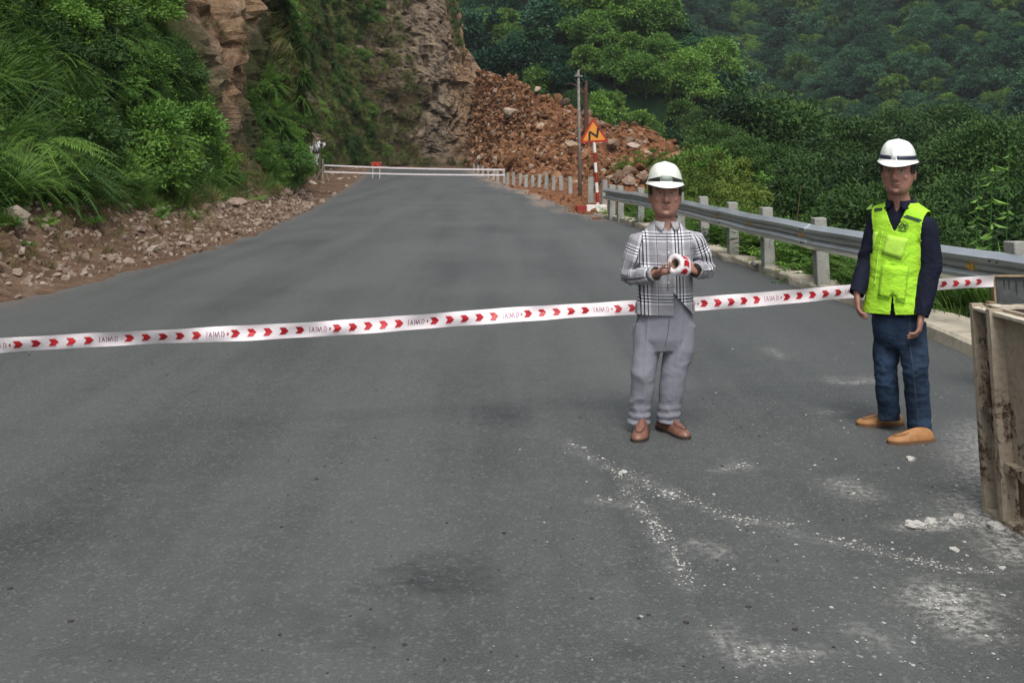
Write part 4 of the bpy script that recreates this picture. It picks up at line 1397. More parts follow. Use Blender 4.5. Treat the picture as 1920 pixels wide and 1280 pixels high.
for k, (t, s) in enumerate(pk):
    if Hh[t, s] < dirt_top[t, 0] - .05 or hollow[t, s] > .10: continue
    kind = int(RNG.choice([0, 1, 2, 3]))
    sc = RNG.uniform(.55, 1.25)
    o = empty('bush', tuple(HILL_P[t, s] + np.array([nor[t, 0] * -.25, nor[t, 1] * -.25, -.05]))); o.scale = (sc, sc, sc * RNG.uniform(.8, 1.2)); o.rotation_euler = (0, 0, RNG.uniform(0, 6.28))
    lab = ['mid green leafy bush', 'light green leafy bush', 'dark green leafy bush', 'mid green leafy bush'][kind] + ' on the left bank'
    lab += ' low above the dirt' if Hh[t, s] < 2.6 else ' high on the slope' if Hh[t, s] > 6 else ' halfway up'
    tag(o, lab, 'bush', 'leafy bushes on the left bank')
    obj('foliage', bank_bush[kind], o, (0, 0, .45)); obj('stem', STEM, o)
def hill_scatter(name, n, y0, y1, h0, h1, me, smin, smax, label, tilt=.35, cond=None, jit=.05, sink=0.0):
    pk = hill_pick(n, y0, y1, h0, h1)
    ok = Hh[pk[:, 0], pk[:, 1]] > dirt_top[pk[:, 0], 0] - .05
    if cond is not None:
        ok &= cond(pk[:, 0], pk[:, 1])
    pk = pk[ok]; n_ = len(pk)
    nn = nor[pk[:, 0]]
    ang = np.arctan2(-nn[:, 1], -nn[:, 0])            # out of the slope
    # lean out of the wall: rotate about the horizontal tangent
    rot = np.stack([RNG.normal(0, .12, n_), tilt + RNG.normal(0, .15, n_), ang + RNG.normal(0, .3, n_)], 1)
    p = HILL_P[pk[:, 0], pk[:, 1]] + RNG.normal(0, jit, (n_, 3))
    p[:, 2] -= sink
    scatter(name, p, rot, RNG.uniform(smin, smax, n_), proto(name, me), label)
veg = lambda t, s: (rockm[t, s] < .4) & (hollow[t, s] < .12)
hill_scatter('grass', 1700, 9, 46, .8, 14, tuft_long, .35, .85, 'long green grass covering the left bank', .5, veg)
hill_scatter('grass', 800, 9, 21, .9, 7, tuft_long, .5, 1.05, 'light long grass on the near end of the left bank', .5, veg)
hill_scatter('grass', 1500, 9, 46, .5, 6, tuft_short, .7, 1.5, 'short green grass at the foot of the left bank', .3, veg)
hill_scatter('undergrowth', 650, 9, 48, 1.0, 16, fern_b, .45, .95, 'dark ferns filling the left bank', .4, veg)
hill_scatter('undergrowth', 650, 9, 50, 1.0, 16, fern_a, .40, .90, 'green ferns filling the left bank', .4, veg)
hill_scatter('undergrowth', 260, 10, 40, 1.0, 16, bush_me[3], .3, .6, 'bright leafy scrub filling the left bank', .3, veg)
hill_scatter('undergrowth', 420, 10, 40, 1.2, 16, bush_me[0], .35, .75, 'dark leafy scrub filling the left bank', .3, veg)
hill_scatter('undergrowth', 750, 10, 40, 1.0, 16, bush_me[1], .3, .75, 'green leafy scrub filling the left bank', .3, veg)
hill_scatter('dry_grass', 520, 8, 34, .15, 1.9, tuft_dry, .5, 1.0, 'dry yellow grass hanging over the dirt foot of the bank', .6, lambda t, s: RNG.random(len(t)) < .8)
hill_scatter('undergrowth', 520, 10, 44, .9, 16, bank_bush[0], .3, .8, 'small leafy bushes filling the left bank', .2, veg)
hill_scatter('undergrowth', 360, 10, 44, .9, 16, bank_bush[1], .3, .7, 'light leafy bushes filling the left bank', .2, veg)
# cliff: hanging grass and scrub, thin enough to show the rock
hang = blade_mesh('blades', 95, 90, 1.0, .55, .022, 1.15, M['grass_olive'], .22, 5)
hang_dry = blade_mesh('blades', 96, 80, 1.0, .45, .018, 1.3, M['grass_dry'], .22, 5)
hang_gr = blade_mesh('blades', 97, 90, .95, .55, .024, 1.05, M['grass'], .22, 5)
cg = lambda lim: (lambda t, s: (rockm[t, s] < lim) & (hollow[t, s] < .12))
hill_scatter('hanging_grass', 4600, 42.5, 111, .5, 24, hang, .7, 1.7, 'olive grass hanging down the cliff', .9, cg(.86))
hill_scatter('hanging_grass', 3000, 42.5, 111, .5, 24, hang_dry, .7, 1.6, 'dry grass hanging down the cliff', .9, cg(.97))
hill_scatter('hanging_grass', 1500, 43, 111, .5, 24, hang_gr, .7, 1.6, 'green grass hanging down the cliff', .9, lambda t, s: (rockm[t, s] < .5) & (grassn[t, s] < -.02))
hill_scatter('cliff_scrub', 520, 43, 111, .8, 24, fern_b, .7, 1.5, 'dark scrub growing on the cliff', .7, lambda t, s: (rockm[t, s] < .7))
hill_scatter('cliff_scrub', 200, 44, 111, .8, 24, bush_me[0], .6, 1.5, 'leafy scrub growing on the cliff', .4, lambda t, s: (rockm[t, s] < .5) & (grassn[t, s] < .05))

hill_scatter('cliff_scrub', 900, 45, 109, .8, 20, bank_bush[0], .5, 1.5, 'leafy scrub patches on the cliff', .3, lambda t, s: (arcm[t, s] < A_corner + .5) & (fbm(HILL_P[t, s] * .22, 2, 88) > -.12))
hill_scatter('cliff_scrub', 420, 45, 109, .8, 20, bank_bush[1], .45, 1.2, 'light leafy scrub patches on the cliff', .3, lambda t, s: (arcm[t, s] < A_corner + .5) & (fbm(HILL_P[t, s] * .22, 2, 89) > .0))
hill_scatter('hanging_grass', 2600, 45, 111, .8, 22, hang, .8, 1.8, 'olive grass trailing over the cliff face', .9, lambda t, s: (arcm[t, s] < A_corner + 3) & (hollow[t, s] < .12))

hill_scatter('hanging_roots', 260, 31, 46, 3, 16, hang_dry, .35, .8, 'dry roots and straw hanging over the tan rock notch', 1.0, lambda t, s: (hollow[t, s] > .15) & (RNG.random(len(t)) < .6))
pk = hill_pick(260, 9.5, 24, .12, 1.5); n_ = len(pk)
scatter('dry_grass', HILL_P[pk[:, 0], pk[:, 1]] - np.array([0, 0, .02]), np.stack([RNG.normal(0, .3, n_), .5 + RNG.normal(0, .3, n_), RNG.uniform(-1.2, 1.2, n_)], 1), RNG.uniform(.22, .6, n_), proto('straw', tuft_dry), 'dry straw lying on the dirt foot of the left bank')
pk = hill_pick(90, 11, 34, .35, 1.1); n_ = len(pk)
scatter('weeds', HILL_P[pk[:, 0], pk[:, 1]], np.stack([RNG.normal(0, .2, n_), .3 + RNG.normal(0, .2, n_), RNG.uniform(0, 6.28, n_)], 1), RNG.uniform(.22, .5, n_), proto('weed', weed_b), 'green weeds sprouting on the dirt foot of the left bank')
# ------------------------------------------------------------------ roadside things
# --- kerb
ys = np.arange(2.5, 29.8, .12)
prof_u = [0, .02, .06, .5, .94, .98, 1.0]
V = []
for y in ys:
    xi = np.interp(y, RY, RX) - .02; xo = railx(y) + np.interp(y, [0, 9, 12, 30], [.35, .34, .30, .28])
    xo = max(xo, xi + .38)
    hh = np.interp(y, [0, 11, 13, 17, 24, 28, 29.7], [.125, .12, .10, .085, .09, .10, .04])
    rough = np.interp(y, [0, 10.5, 12.5, 30], [.008, .012, .05, .045])
    pts = []
    for u, z in zip(prof_u, [-.05, .8, 1, 1.02, 1, .9, -1.2]):
        q = np.array([[xi + (xo - xi) * u, y, z * hh]])
        nse = fbm(q * 4.5, 4, 71)[0]; n2 = fbm(q * 1.7, 3, 72)[0]
        pts.append((q[0, 0] + (rough * 1.6 * n2 if u < .5 else 0), y, q[0, 2] + (rough * nse * 1.2 if u > 0 and u < .97 else 0)))
    V.append(pts)
V = np.array(V); m_, k_ = V.shape[:2]
ii = np.arange(m_ * k_).reshape(m_, k_)
F = np.stack([ii[:-1, :-1].ravel(), ii[:-1, 1:].ravel(), ii[1:, 1:].ravel(), ii[1:, :-1].ravel()], 1)
kerb = obj('kerb', mesh_np('kerb', V.reshape(-1, 3), F, [M['concrete_kerb']], False))
tag(kerb, 'pale concrete kerb with crumbled edge under the guardrail', kind='structure')
# broken lumps along the kerb edge
for k in range(46):
    y = RNG.uniform(12, 29.5) if k < 20 else RNG.uniform(23, 30)
    r = float(np.clip(RNG.lognormal(-3.0, .5), .025, .13))
    o = obj('rubble_lump', None or pale_me[k % 8].copy(), kerb, (np.interp(y, RY, RX) + RNG.uniform(-.12, .22), y, .06 + r * .2))
    o.data.materials[0] = M['crumbled']; o.rotation_euler = rnd_rot(); o.scale = (r, r, r * .7)

# --- guardrail
gr = empty('guardrail', (railx(15), 15, 0)); tag(gr, 'galvanised W beam guardrail on concrete posts along the right kerb', 'guardrail')
O_ = np.array([railx(15), 15, 0])
# W profile: (depth towards the road, height)
WP = [(.000, .155), (.012, .150), (.055, .118), (.083, .100), (.083, .068), (.040, .036), (.006, .020), (.006, -.020), (.040, -.036), (.083, -.068), (.083, -.100), (.055, -.118), (.012, -.150), (.000, -.155)]
RZ = .665
def rail_frame(y):
    d = (railx(y + .05) - railx(y - .05)) / .1
    t = np.array([d, 1, 0]); t /= np.linalg.norm(t)
    return np.array([railx(y), y, 0]), t, np.array([-t[1], t[0], 0])      # normal towards the road
joints = [1.6, 5.3, 9.15, 13.25, 17.25, 21.25, 25.25, 28.1]
for j in range(len(joints) - 1):
    a, c = joints[j], joints[j + 1] + .16
    yy = np.linspace(a, c, 14)
    V = []
    off = .0035 * (j % 2)
    for y in yy:
        p, t, n = rail_frame(y)
        wob = .006 * math.sin(y * 2.1 + j)
        for dpt, h in WP:
            V.append(p + n * (dpt + .006 + off + wob * .4) + np.array([0, 0, RZ + h + wob]) - O_)
    k_ = len(WP); ii = np.arange(14 * k_).reshape(14, k_)
    F = np.stack([ii[:-1, :-1].ravel(), ii[:-1, 1:].ravel(), ii[1:, 1:].ravel(), ii[1:, :-1].ravel()], 1)
    o = obj('rail_panel', mesh_np('rail_panel', np.array(V), F, [M['galv']], False), gr)
    md = o.modifiers.new('thick', 'SOLIDIFY'); md.thickness = .004; md.offset = 0
    # splice bolts
    mb = MB()
    p, t, n = rail_frame(a + .08)
    for h in (.084, -.084):
        for e in (-.05, .05):
            q = p + t * e + n * .092 + np.array([0, 0, RZ + h]) - O_
            mb.tube([q, q + n * .012], [.014, .011], ref=(0, 0, 1), n=8)
    mb.build('splice_bolt', M['black'], gr)
POSTY = [5.1, 7.1, 9.12, 11.1, 13.2, 15.3, 17.2, 19.2, 21.2, 23.2, 25.2, 27.2, 28.05]
post_me = None
for i, y in enumerate(POSTY):
    p, t, n = rail_frame(y)
    if post_me is None:
        mb = MB(); mb.box((0, 0, .36), (.165, .165, 1.06), taper=.93)
        me_ = mb.mesh('post', [M['concrete_post']])
        bm = bmesh.new(); bm.from_mesh(me_); bmesh.ops.bevel(bm, geom=bm.edges[:], offset=.008, segments=1, affect='EDGES'); bm.to_mesh(me_); bm.free()
        post_me = me_
    o = obj('post', post_me, gr, tuple(p - n * .093 + np.array([0, 0, .03 + RNG.uniform(-.03, .02)]) - O_))
    o.rotation_euler = (RNG.normal(0, .012), RNG.normal(0, .012), math.atan2(t[1], t[0]) - math.pi / 2 + RNG.normal(0, .03))
for px, py in ((1340, 405), (1400, 415), (1497, 434), (1617, 459), (1812, 499)):
    r_ = ray(px, py)
    best = min(np.linspace(8, 30, 2000), key=lambda y: abs(np.array([0, 0, CAM_H])[0] + r_[0] / r_[1] * y - (railx(y) - .05)))
    p, t, n = rail_frame(best)
    mb = MB(); R_ = Matrix((tuple(t), tuple(n), (0, 0, 1))).transposed()
    mb.box((0, 0, 0), (.085, .022, .06), R_); mb.box(tuple(n * .016), (.06, .012, .04), R_)
    mb.build('reflector', M['yellow_reflector'], gr, bevel=.003, loc=tuple(p + n * .022 + np.array([0, 0, RZ + .0]) - O_))

ORD = ['first', 'second', 'third', 'fourth', 'fifth', 'sixth', 'seventh', 'eighth', 'ninth', 'tenth', 'eleventh', 'twelfth', 'thirteenth', 'fourteenth', 'fifteenth', 'sixteenth', 'seventeenth', 'eighteenth', 'nineteenth', 'twentieth']
# --- marker posts beyond the guardrail
mk = [(1132, 387, .92), (1108, 382, .98), (1069, 363, .80), (1053, 360, .80), (1037, 357, .76), (1024, 355, .74), (1010, 354, .80), (998, 352.5, .74), (986, 351, .74), (975, 349, .74), (963, 347.5, .80), (952, 346, .72), (945, 344.5, .80), (934, 342, .76), (925, 339, .78), (915, 337, .78), (906, 334, .8), (897, 332, .8), (889, 330, .82)]
mmb = MB(); mmb.box((0, 0, .36), (.19, .17, 1.28), taper=.9)
mme = mmb.mesh('post', [M['concrete_post']])
bm = bmesh.new(); bm.from_mesh(mme); bmesh.ops.bevel(bm, geom=bm.edges[:], offset=.016, segments=2, affect='EDGES'); bm.to_mesh(mme); bm.free()
MKP = []
for i, (px, py, h) in enumerate(mk):
    g = on_plane(px, py, .02)
    o = obj('marker_post', mme, None, (g[0], g[1], road_z(g[1]) - .02))
    o.scale = (1, 1, h / 1.0); o.rotation_euler = (RNG.normal(0, .03), RNG.normal(0, .045), RNG.uniform(-.4, .4))
    MKP.append(g)
    lab = 'concrete marker post in the row along the right road edge before the landslide'
    if i == 0: lab = 'concrete marker post closest to the end of the guardrail'
    if i == 1: lab = 'concrete marker post just behind the warning sign pole'
    if i > 1: lab = 'concrete marker post, ' + ORD[i - 2] + ' beyond the sign in the row along the right road edge'
    tag(o, lab, 'post', 'marker posts along the right road edge')

# --- warning sign
sg = at_depth(1116, 330, 33.0); SX = on_plane(1119, 392)[0] - .02
sign = empty('warning_sign', (SX, 33.0, .03)); tag(sign, 'triangular red and yellow double bend sign on a red and white pole', 'road sign')
sign.scale = (1.1, 1.1, 1.04); sign.rotation_euler = (0, math.radians(-2.6), math.radians(-6))
hz = [-.2, .20, .50, .80, 1.10, 1.40, 1.70, 2.02]
for i in range(len(hz) - 1):
    mb = MB(); mb.tube([(0, 0, hz[i]), (0, 0, hz[i + 1])], [.045, .045], n=14)
    mb.build('pole_band', M['pole_white'] if i % 2 == 0 else M['pole_red'], sign, smooth=False)
mb = MB(); mb.tube([(0, .012, 2.0), (0, .012, 2.62)], [.03, .03], n=10); mb.build('bracket', M['sign_back'], sign)
def tri(w, z0, y, rad):
    h = w * math.sqrt(3) / 2
    C = [(-w / 2 + rad * 1.732, z0 + rad), (w / 2 - rad * 1.732, z0 + rad), (0, z0 + h - 2 * rad)]
    pts = []
    for (cx_, cz_), a0 in zip(C, (-150, -30 - 60, 30)):
        a0 = {0: 150, 1: 270, 2: 30}[C.index((cx_, cz_))]
        for k in range(6):
            a = math.radians(a0 + 120 * k / 5)
            pts.append((cx_ + rad * math.cos(a), y, cz_ + rad * math.sin(a)))
    return pts
def plate(name, pts, th, mat, parent):
    mb = MB(); n = len(pts)
    mb.add(pts + [(a, b + th, c) for a, b, c in pts], [tuple(range(n)), tuple(range(2 * n - 1, n - 1, -1))] + [(i + n, (i + 1) % n + n, (i + 1) % n, i) for i in range(n)])
    return mb.build(name, mat, parent)
face = plate('border', tri(.87, 2.005, -.040, .045), .004, M['sign_red'], sign)
plate('face', tri(.665, 2.068, -.046, .03), .004, M['sign_yellow'], sign)
mb = MB()
def stroke(mb, pts, w, y, mi=0, closed=False):
    pts = [np.array(p, float) for p in pts]
    for a, c in zip(pts[:-1], pts[1:]):
        d = c - a; L = np.linalg.norm(d)
        if L < 1e-6: continue
        d /= L; nn = np.array([-d[1], d[0]]) * w / 2
        a2 = a - d * w * .3; c2 = c + d * w * .3
        q_ = [a2 + nn, a2 - nn, c2 - nn, c2 + nn]
        mb.add([(p[0], y, p[1]) for p in q_], [(0, 1, 2, 3)], mi)
sy = lambda px, py: ((px - 951) / 178 * .87, 2.005 + (650 - py) / 175 * .75)
stroke(mb, [sy(924, 630), sy(927, 575)], .062, -.0495); stroke(mb, [sy(929, 573), sy(969, 610)], .062, -.0510); stroke(mb, [sy(969, 612), sy(978, 560)], .062, -.0525)
c_ = sy(979, 552); mb.add([(c_[0] - .055, -.054, c_[1] - .03), (c_[0] + .055, -.054, c_[1] - .02), (c_[0] + .022, -.054, c_[1] + .055)], [(0, 1, 2)])
mb.build('bend_symbol', M['black'], sign)
kb = empty('barrier_block', (*on_plane(1112, 398)[:2], .0)); tag(kb, 'white painted concrete block with red end beside the sign foot', 'block')
kb.rotation_euler = (0, 0, math.radians(8))
mb = MB(); mb.box((.10, 0, .10), (.62, .22, .24)); mb.build('block', M['pole_white'], kb, bevel=.015)
mb = MB(); mb.box((-.36, 0, .09), (.295, .215, .22)); mb.build('red_end', M['pole_red'], kb, bevel=.015)

# --- utility pole with its stay wire, and the dead trunk behind it
up_ = empty('utility_pole', (*at_depth(1088, 355, 44)[:2], -.1)); tag(up_, 'thin weathered grey pole standing before the landslide', 'pole')
ptop = at_depth(1086, 132, 44)[2] + .1
mb = MB(); mb.tube([(0, 0, -.4), (-.02, 0, ptop * .5), (-.03, 0, ptop)], [.085, .07, .05], n=10); mb.build('pole', M['pole_wood'], up_, smooth=True)
mb = MB(); mb.box((-.03, -.07, ptop - .25), (.34, .05, .06)); mb.tube([(-.13, -.07, ptop - .22), (-.13, -.07, ptop - .12)], [.025, .018], n=8); mb.build('crossarm', M['pole_wood'], up_)
wv = at_depth(1150, 250, 66) - np.array(up_.location)
mb = MB(); pts = [np.array([-.03, 0, ptop - .35]) * (1 - t) + wv * t - np.array([0, 0, .5 * math.sin(math.pi * t)]) for t in np.linspace(0, 1, 12)]
mb.tube(pts, [.012] * 12, n=5); mb.build('stay_wire', M['wire'], up_)
dt = empty('dead_trunk', (*at_depth(1098, 205, 78)[:2], at_depth(1098, 232, 78)[2])); tag(dt, 'broken reddish dead tree trunk behind the thin pole', 'dead tree')
mb = MB(); mb.tube([(0, 0, -1.5), (.05, 0, 1.2), (.02, 0, 2.5), (.10, 0, 3.3)], [.20, .17, .15, .06], n=9); mb.build('trunk', M['dead_bark'], dt)
mb = MB(); mb.tube([(.05, 0, 2.0), (-.5, .1, 2.8), (-1.3, .1, 3.1)], [.10, .06, .02], n=6); mb.build('branch', M['dead_bark'], dt)

# --- far tape closing the road, its posts and the red cloth
ft = empty('barrier_tape', (-6, 63.5, .3)); tag(ft, 'double line of white tape stretched across the far end of the road', 'tape')
O_ = np.array(ft.location)
for z0, z1 in ((1.155, .92), (.76, .61)):
    a = np.array([-11.75, 65, z0]); c = np.array([-.42, 62, z1])
    V = []; n_ = 40
    for t in np.linspace(0, 1, n_):
        p = a + (c - a) * t - np.array([0, 0, .06 * math.sin(math.pi * t)]) - O_
        V += [p + np.array([0, 0, .045]), p - np.array([0, 0, .045])]
    F = np.array([[2 * i, 2 * i + 1, 2 * i + 3, 2 * i + 2] for i in range(n_ - 1)])
    obj('tape_line', mesh_np('tape_line', np.array(V), F, [M['tape_white']]), ft)
stk = empty('stake', (-11.8, 65, .2)); tag(stk, 'pale stake and loop holding the left end of the far tape', 'stake')
mb = MB(); mb.tube([(0, 0, -.3), (-.05, 0, 1.35)], [.05, .035], n=7); mb.tube([(.35, .05, 0), (.02, 0, .9)], [.03, .03], n=6); mb.tube([(-.6, .05, -.2), (-.05, 0, .8)], [.03, .03], n=6); mb.build('stake', M['bark_pale'], stk)
rp = empty('rag_stump', (-12.2, 65.5, .5)); tag(rp, 'dark stump draped with pale torn sheet at the left end of the far tape', 'stump')
mb = MB(); mb.tube([(0, 0, -.6), (.05, 0, 1.0), (-.05, 0, 2.1)], [.16, .12, .05], n=8); mb.build('stump', M['bark'], rp)
for k in range(7):
    v = np.array([[RNG.uniform(-.45, .4), -.16 - .04 * k, RNG.uniform(.7, 1.9)] for _ in range(1)])[0]
    w_, h_ = RNG.uniform(.16, .34), RNG.uniform(.3, .75)
    g = []
    for j in range(5):
        for i in range(4):
            g.append((v[0] + (i / 3 - .5) * w_ * (1 - .1 * j) + .05 * math.sin(j * 2 + k), v[1] - .07 * math.sin(i * 2.2 + j + k), v[2] + .3 - h_ * j / 4 + .06 * math.sin(i * 3 + k)))
    F = np.array([[j * 4 + i, j * 4 + i + 1, j * 4 + i + 5, j * 4 + i + 4] for j in range(4) for i in range(3)])
    o = obj('torn_sheet', mesh_np('torn_sheet', np.array(g), F, [M['pale_sheet']], True), rp)
    md = o.modifiers.new('thick', 'SOLIDIFY'); md.thickness = .006
rc = empty('red_flag', (*at_depth(705, 318, 76)[:2], road_z(76))); rc.scale = (.78, .78, .85); tag(rc, 'red cloth hung on a low white frame beyond the far tape', 'flag')
mb = MB(); mb.tube([(-.28, 0, -.05), (-.30, 0, 1.3)], [.028, .028], n=7); mb.tube([(.35, .1, -.05), (.36, .1, 1.3)], [.028, .028], n=7); mb.tube([(-.5, 0, 1.3), (.5, .08, 1.36)], [.022, .022], n=7); mb.build('frame', M['pole_white'], rc)
g = []
for j in range(8):
    for i in range(14):
        u = i / 13
        g.append(((u - .5) * .85 + .02 * math.sin(j), -.06 - .05 * math.sin(u * 17 + j * .5), 1.40 - (j / 7) * (.40 + .14 * math.sin(u * 9 + 1) + .05 * math.sin(u * 31))))
F = np.array([[j * 14 + i, j * 14 + i + 1, j * 14 + i + 15, j * 14 + i + 14] for j in range(7) for i in range(13)])
o = obj('cloth', mesh_np('cloth', np.array(g), F, [M['red_cloth']], True), rc); o.modifiers.new('thick', 'SOLIDIFY').thickness = .01

# --- near warning tape
TA, TB = at_depth(0, 643, 6.15), at_depth(1864, 526.5, 7.6)
tdir = TB - TA; TL = np.linalg.norm(tdir); tdir /= TL
tn = np.array([tdir[1], -tdir[0], 0]); tn /= np.linalg.norm(tn)            # towards the camera
def tape_pt(s, h, off=0.0):
    """s metres from A along the tape, h across it"""
    t = s / TL
    c = TA + tdir * s + np.array([0, 0, -.030 * math.sin(math.pi * np.clip((s + 1.6) / (TL + 1.6), 0, 1)) + .006 * math.sin(s * 2.3 + .6)])
    tw = .30 * math.sin(s * 1.1 + .8) + .13 * math.sin(s * 3.1) + .05 * math.sin(s * 8.3)
    wv = .007 * math.sin(s * 7.3 + h * 40) + .004 * math.sin(s * 17.0 - h * 60)
    return c + np.array([0, 0, h * math.cos(tw)]) + tn * (h * math.sin(tw) + wv + off)
W2 = .0455
tp = empty('warning_tape', tuple(tape_pt(3.5, 0))); tag(tp, 'white warning tape with red chevrons stretched across the road', 'tape')
O_ = np.array(tp.location)
V, F = [], []
sv = np.linspace(-1.75, TL, 320)
for s in sv:
    for h in (-W2, -W2 / 3, W2 / 3, W2): V.append(tape_pt(s, h) - O_)
F = np.array([[i * 4 + j, i * 4 + j + 1, i * 4 + j + 5, i * 4 + j + 4] for i in range(len(sv) - 1) for j in range(3)])
obj('tape_film', mesh_np('tape_film', np.array(V), F, [M['tape_white']], True), tp)
s_px = lambda px: min(np.linspace(-1, TL, 4000), key=lambda s: abs((TA + tdir * s)[0] / (TA + tdir * s)[1] - (px - 960) / FPX / ray(px, 575)[1]))
# group starts measured in the photograph
s0 = s_px(815); s1 = s_px(985); per = (s_px(1322) - s_px(635)) / 4.0
step = per / 6.35
CH = [(-.5, .48), (.12, .48), (.5, 0), (.12, -.48), (-.5, -.48), (-.22, 0)]
chev = MB(); ink = MB()
def tape_poly(mb, pts, s, sc, side):
    vs = [tape_pt(s + p[0] * sc[0], p[1] * sc[1], .0022 * side) - O_ for p in pts]
    n = len(vs); c = len(mb.v)
    if n == 6: mb.add(vs, [(0, 1, 5), (1, 2, 5), (2, 3, 5), (3, 4, 5)])
    else: mb.add(vs, [tuple(range(n))])
def tstroke(mb, a, c, s, w=.0042, side=1):
    a, c = np.array(a, float), np.array(c, float); d = c - a; L = np.linalg.norm(d); d /= L; nn = np.array([-d[1], d[0]]) * w / 2
    mb.add([tape_pt(s + q_[0], q_[1], .0022 * side) - O_ for q_ in (a + nn, a - nn, c - nn, c + nn)], [(0, 1, 2, 3)])
kk = int((s0 + 2.0) / per) + 1
for side in (1, -1):
    for gI in range(-kk, 12):
        b0 = s0 + gI * per
        for k in range(5):
            s = b0 + k * step
            if -1.7 < s < TL - .03: tape_poly(chev, CH, s, (.056, .046), side)
        sb = b0 + 4.62 * step
        if not (-1.6 < sb < TL - .2): continue
        L_ = [((0, -.018), (0, .018)), ((.012, -.016), (.020, .016)), ((.020, .016), (.028, -.016)), ((.038, -.018), (.038, .018)), ((.048, .014), (.058, -.014)), ((.058, -.014), (.066, .016)), ((.066, .016), (.074, -.016)), ((.086, -.018), (.086, .018)), ((.094, .016), (.102, .0)), ((.102, 0), (.094, -.016)), ((.015, -.004), (.026, -.004)), ((.048, .014), (.048, -.014))]
        for a, c in L_: tstroke(ink, a, c, sb, side=side)
        tape_poly(chev, [(.0055 * math.cos(q_), .008 * math.sin(q_)) for q_ in np.linspace(0, 5.5, 8)], b0 - .46 * step, (1, 1), side)
chev.build('printed_chevrons', M['tape_red'], tp)['kind'] = 'stuff'
ink.build('printed_letters', M['tape_ink'], tp)['kind'] = 'stuff'
# stake off to the left that the tape is tied to
e = tape_pt(-1.75, 0)
ts = empty('stake', (e[0] - .03, e[1], 0)); tag(ts, 'wooden stake holding the left end of the near warning tape', 'stake')
mb = MB(); mb.tube([(0, 0, 0), (0, 0, .85)], [.03, .025], n=8); mb.box((0, 0, .02), (.3, .3, .04)); mb.build('stake', M['wood'], ts)

# --- dark board on the kerb that takes the tape's right end
bp = at_depth(1864, 540, 7.7)
db = empty('dark_board', (bp[0] + .262, 7.72, .0)); tag(db, 'dark stained board standing on the road edge at the right end of the tape', 'board')
mb = MB(); mb.box((0, 0, .395), (.50, .035, .79)); mb.build('board', M['dark_board'], db, bevel=.004)
mb = MB(); mb.box((-.265, -.012, .398), (.014, .05, .80)); mb.box((.0, -.012, .795), (.512, .05, .010)); mb.build('edge_strip', M['wood'], db)
for k in range(9):
    mb = MB(); xx = -.2 + k * .05 + RNG.uniform(-.01, .01); L_ = RNG.uniform(.03, .12)
    mb.add([(xx, -.0205, .77), (xx + .012, -.0205, .77), (xx + .009, -.0205, .77 - L_), (xx + .003, -.0205, .77 - L_)], [(0, 1, 2, 3)]); mb.build('drip_stain', M['black'], db)
tstk = empty('stake', (db.location[0] - .315, 7.66, .0)); tag(tstk, 'short brown wooden stake beside the dark board', 'stake')
mb = MB(); mb.tube([(0, 0, -.05), (.0, 0, .62)], [.035, .03], n=8); mb.build('stake', M['wood'], tstk)

# --- concrete caked steel form at the right edge
fm = empty('steel_form', (2.312, 4.225, 0)); tag(fm, 'concrete caked rusty steel form box standing on the road at the right edge', 'steel form')
fm.rotation_euler = (0, 0, math.radians(5))
HT, YF, YN, XW = .925, .93, -1.3, .62
def form_sheet(name, c, size, mat, rough=.004, sub=.035, seed=0):
    """a plate cut fine and roughened so its caked crust has relief"""
    mb = MB(); mb.box((0, 0, 0), size); me = mb.mesh(name, [mat])
    bm = bmesh.new(); bm.from_mesh(me)
    for ax in range(3):
        nsub = int(size[ax] / sub)
        for i in range(1, nsub):
            pl = Vector((0, 0, 0)); pl[ax] = -size[ax] / 2 + size[ax] * i / nsub
            no = Vector((0, 0, 0)); no[ax] = 1
            bmesh.ops.bisect_plane(bm, geom=bm.verts[:] + bm.edges[:] + bm.faces[:], plane_co=pl, plane_no=no)
    P_ = np.array([v.co[:] for v in bm.verts]) + np.array(c)
    P2 = P_ * np.array([1, 1, .5])
    d = rough * (fbm(P2 * 9, 4, 91 + seed) + .7 * ridged(P2 * 16, 3, 92 + seed))
    nn = fbm(P_ * 5, 2, 93) * rough
    small = int(np.argmin(size))
    for v, q_, a, b_ in zip(bm.verts, P_ - np.array(c), d, nn):
        w = np.array(q_); w[small] += a * math.copysign(1, w[small]); w[(small + 1) % 3] += b_ * .8
        v.co = w
    bm.to_mesh(me); bm.free()
    return obj(name, me, fm, c)
form_sheet('side_panel', (.055, (YF + YN) / 2 + .0, .60), (.02, YF - YN - .06, .70), M['form'], .006)
form_sheet('side_panel', (XW, (YF + YN) / 2, .49), (.02, YF - YN, .92), M['form'])
form_sheet('end_panel', (XW / 2 + .01, YF - .01, .49), (XW - .02, .02, .90), M['form'])
form_sheet('end_panel', (XW / 2 + .01, YN + .01, .49), (XW - .02, .02, .90), M['form'])
form_sheet('rib', (.022, YF - .012, .485), (.062, .022, .93), M['form'], .004, seed=1)      # far vertical flange
form_sheet('rib', (.018, YF - .185, .485), (.080, .026, .93), M['form'], .006, seed=2)
form_sheet('rib', (.018, YN + .75, .485), (.080, .026, .93), M['form'], .006, seed=3)
form_sheet('rib', (.024, YF - .10, .475), (.058, .14, .018), M['form'], .003, seed=4)
form_sheet('rib', (.022, YF - .66, .255), (.070, .90, .026), M['form'], .012, seed=5)
form_sheet('lower_panel', (.115, (YF + YN) / 2, .13), (.02, YF - YN - .08, .24), M['form'], .009, seed=6)
form_sheet('lower_panel', (.052, YF - .10, .24), (.02, .14, .44), M['form'], .006, seed=7)
form_sheet('top_lip', (.030, (YF + YN) / 2, HT + .004), (.075, YF - YN + .02, .012), M['form_lip'], .004, seed=8)
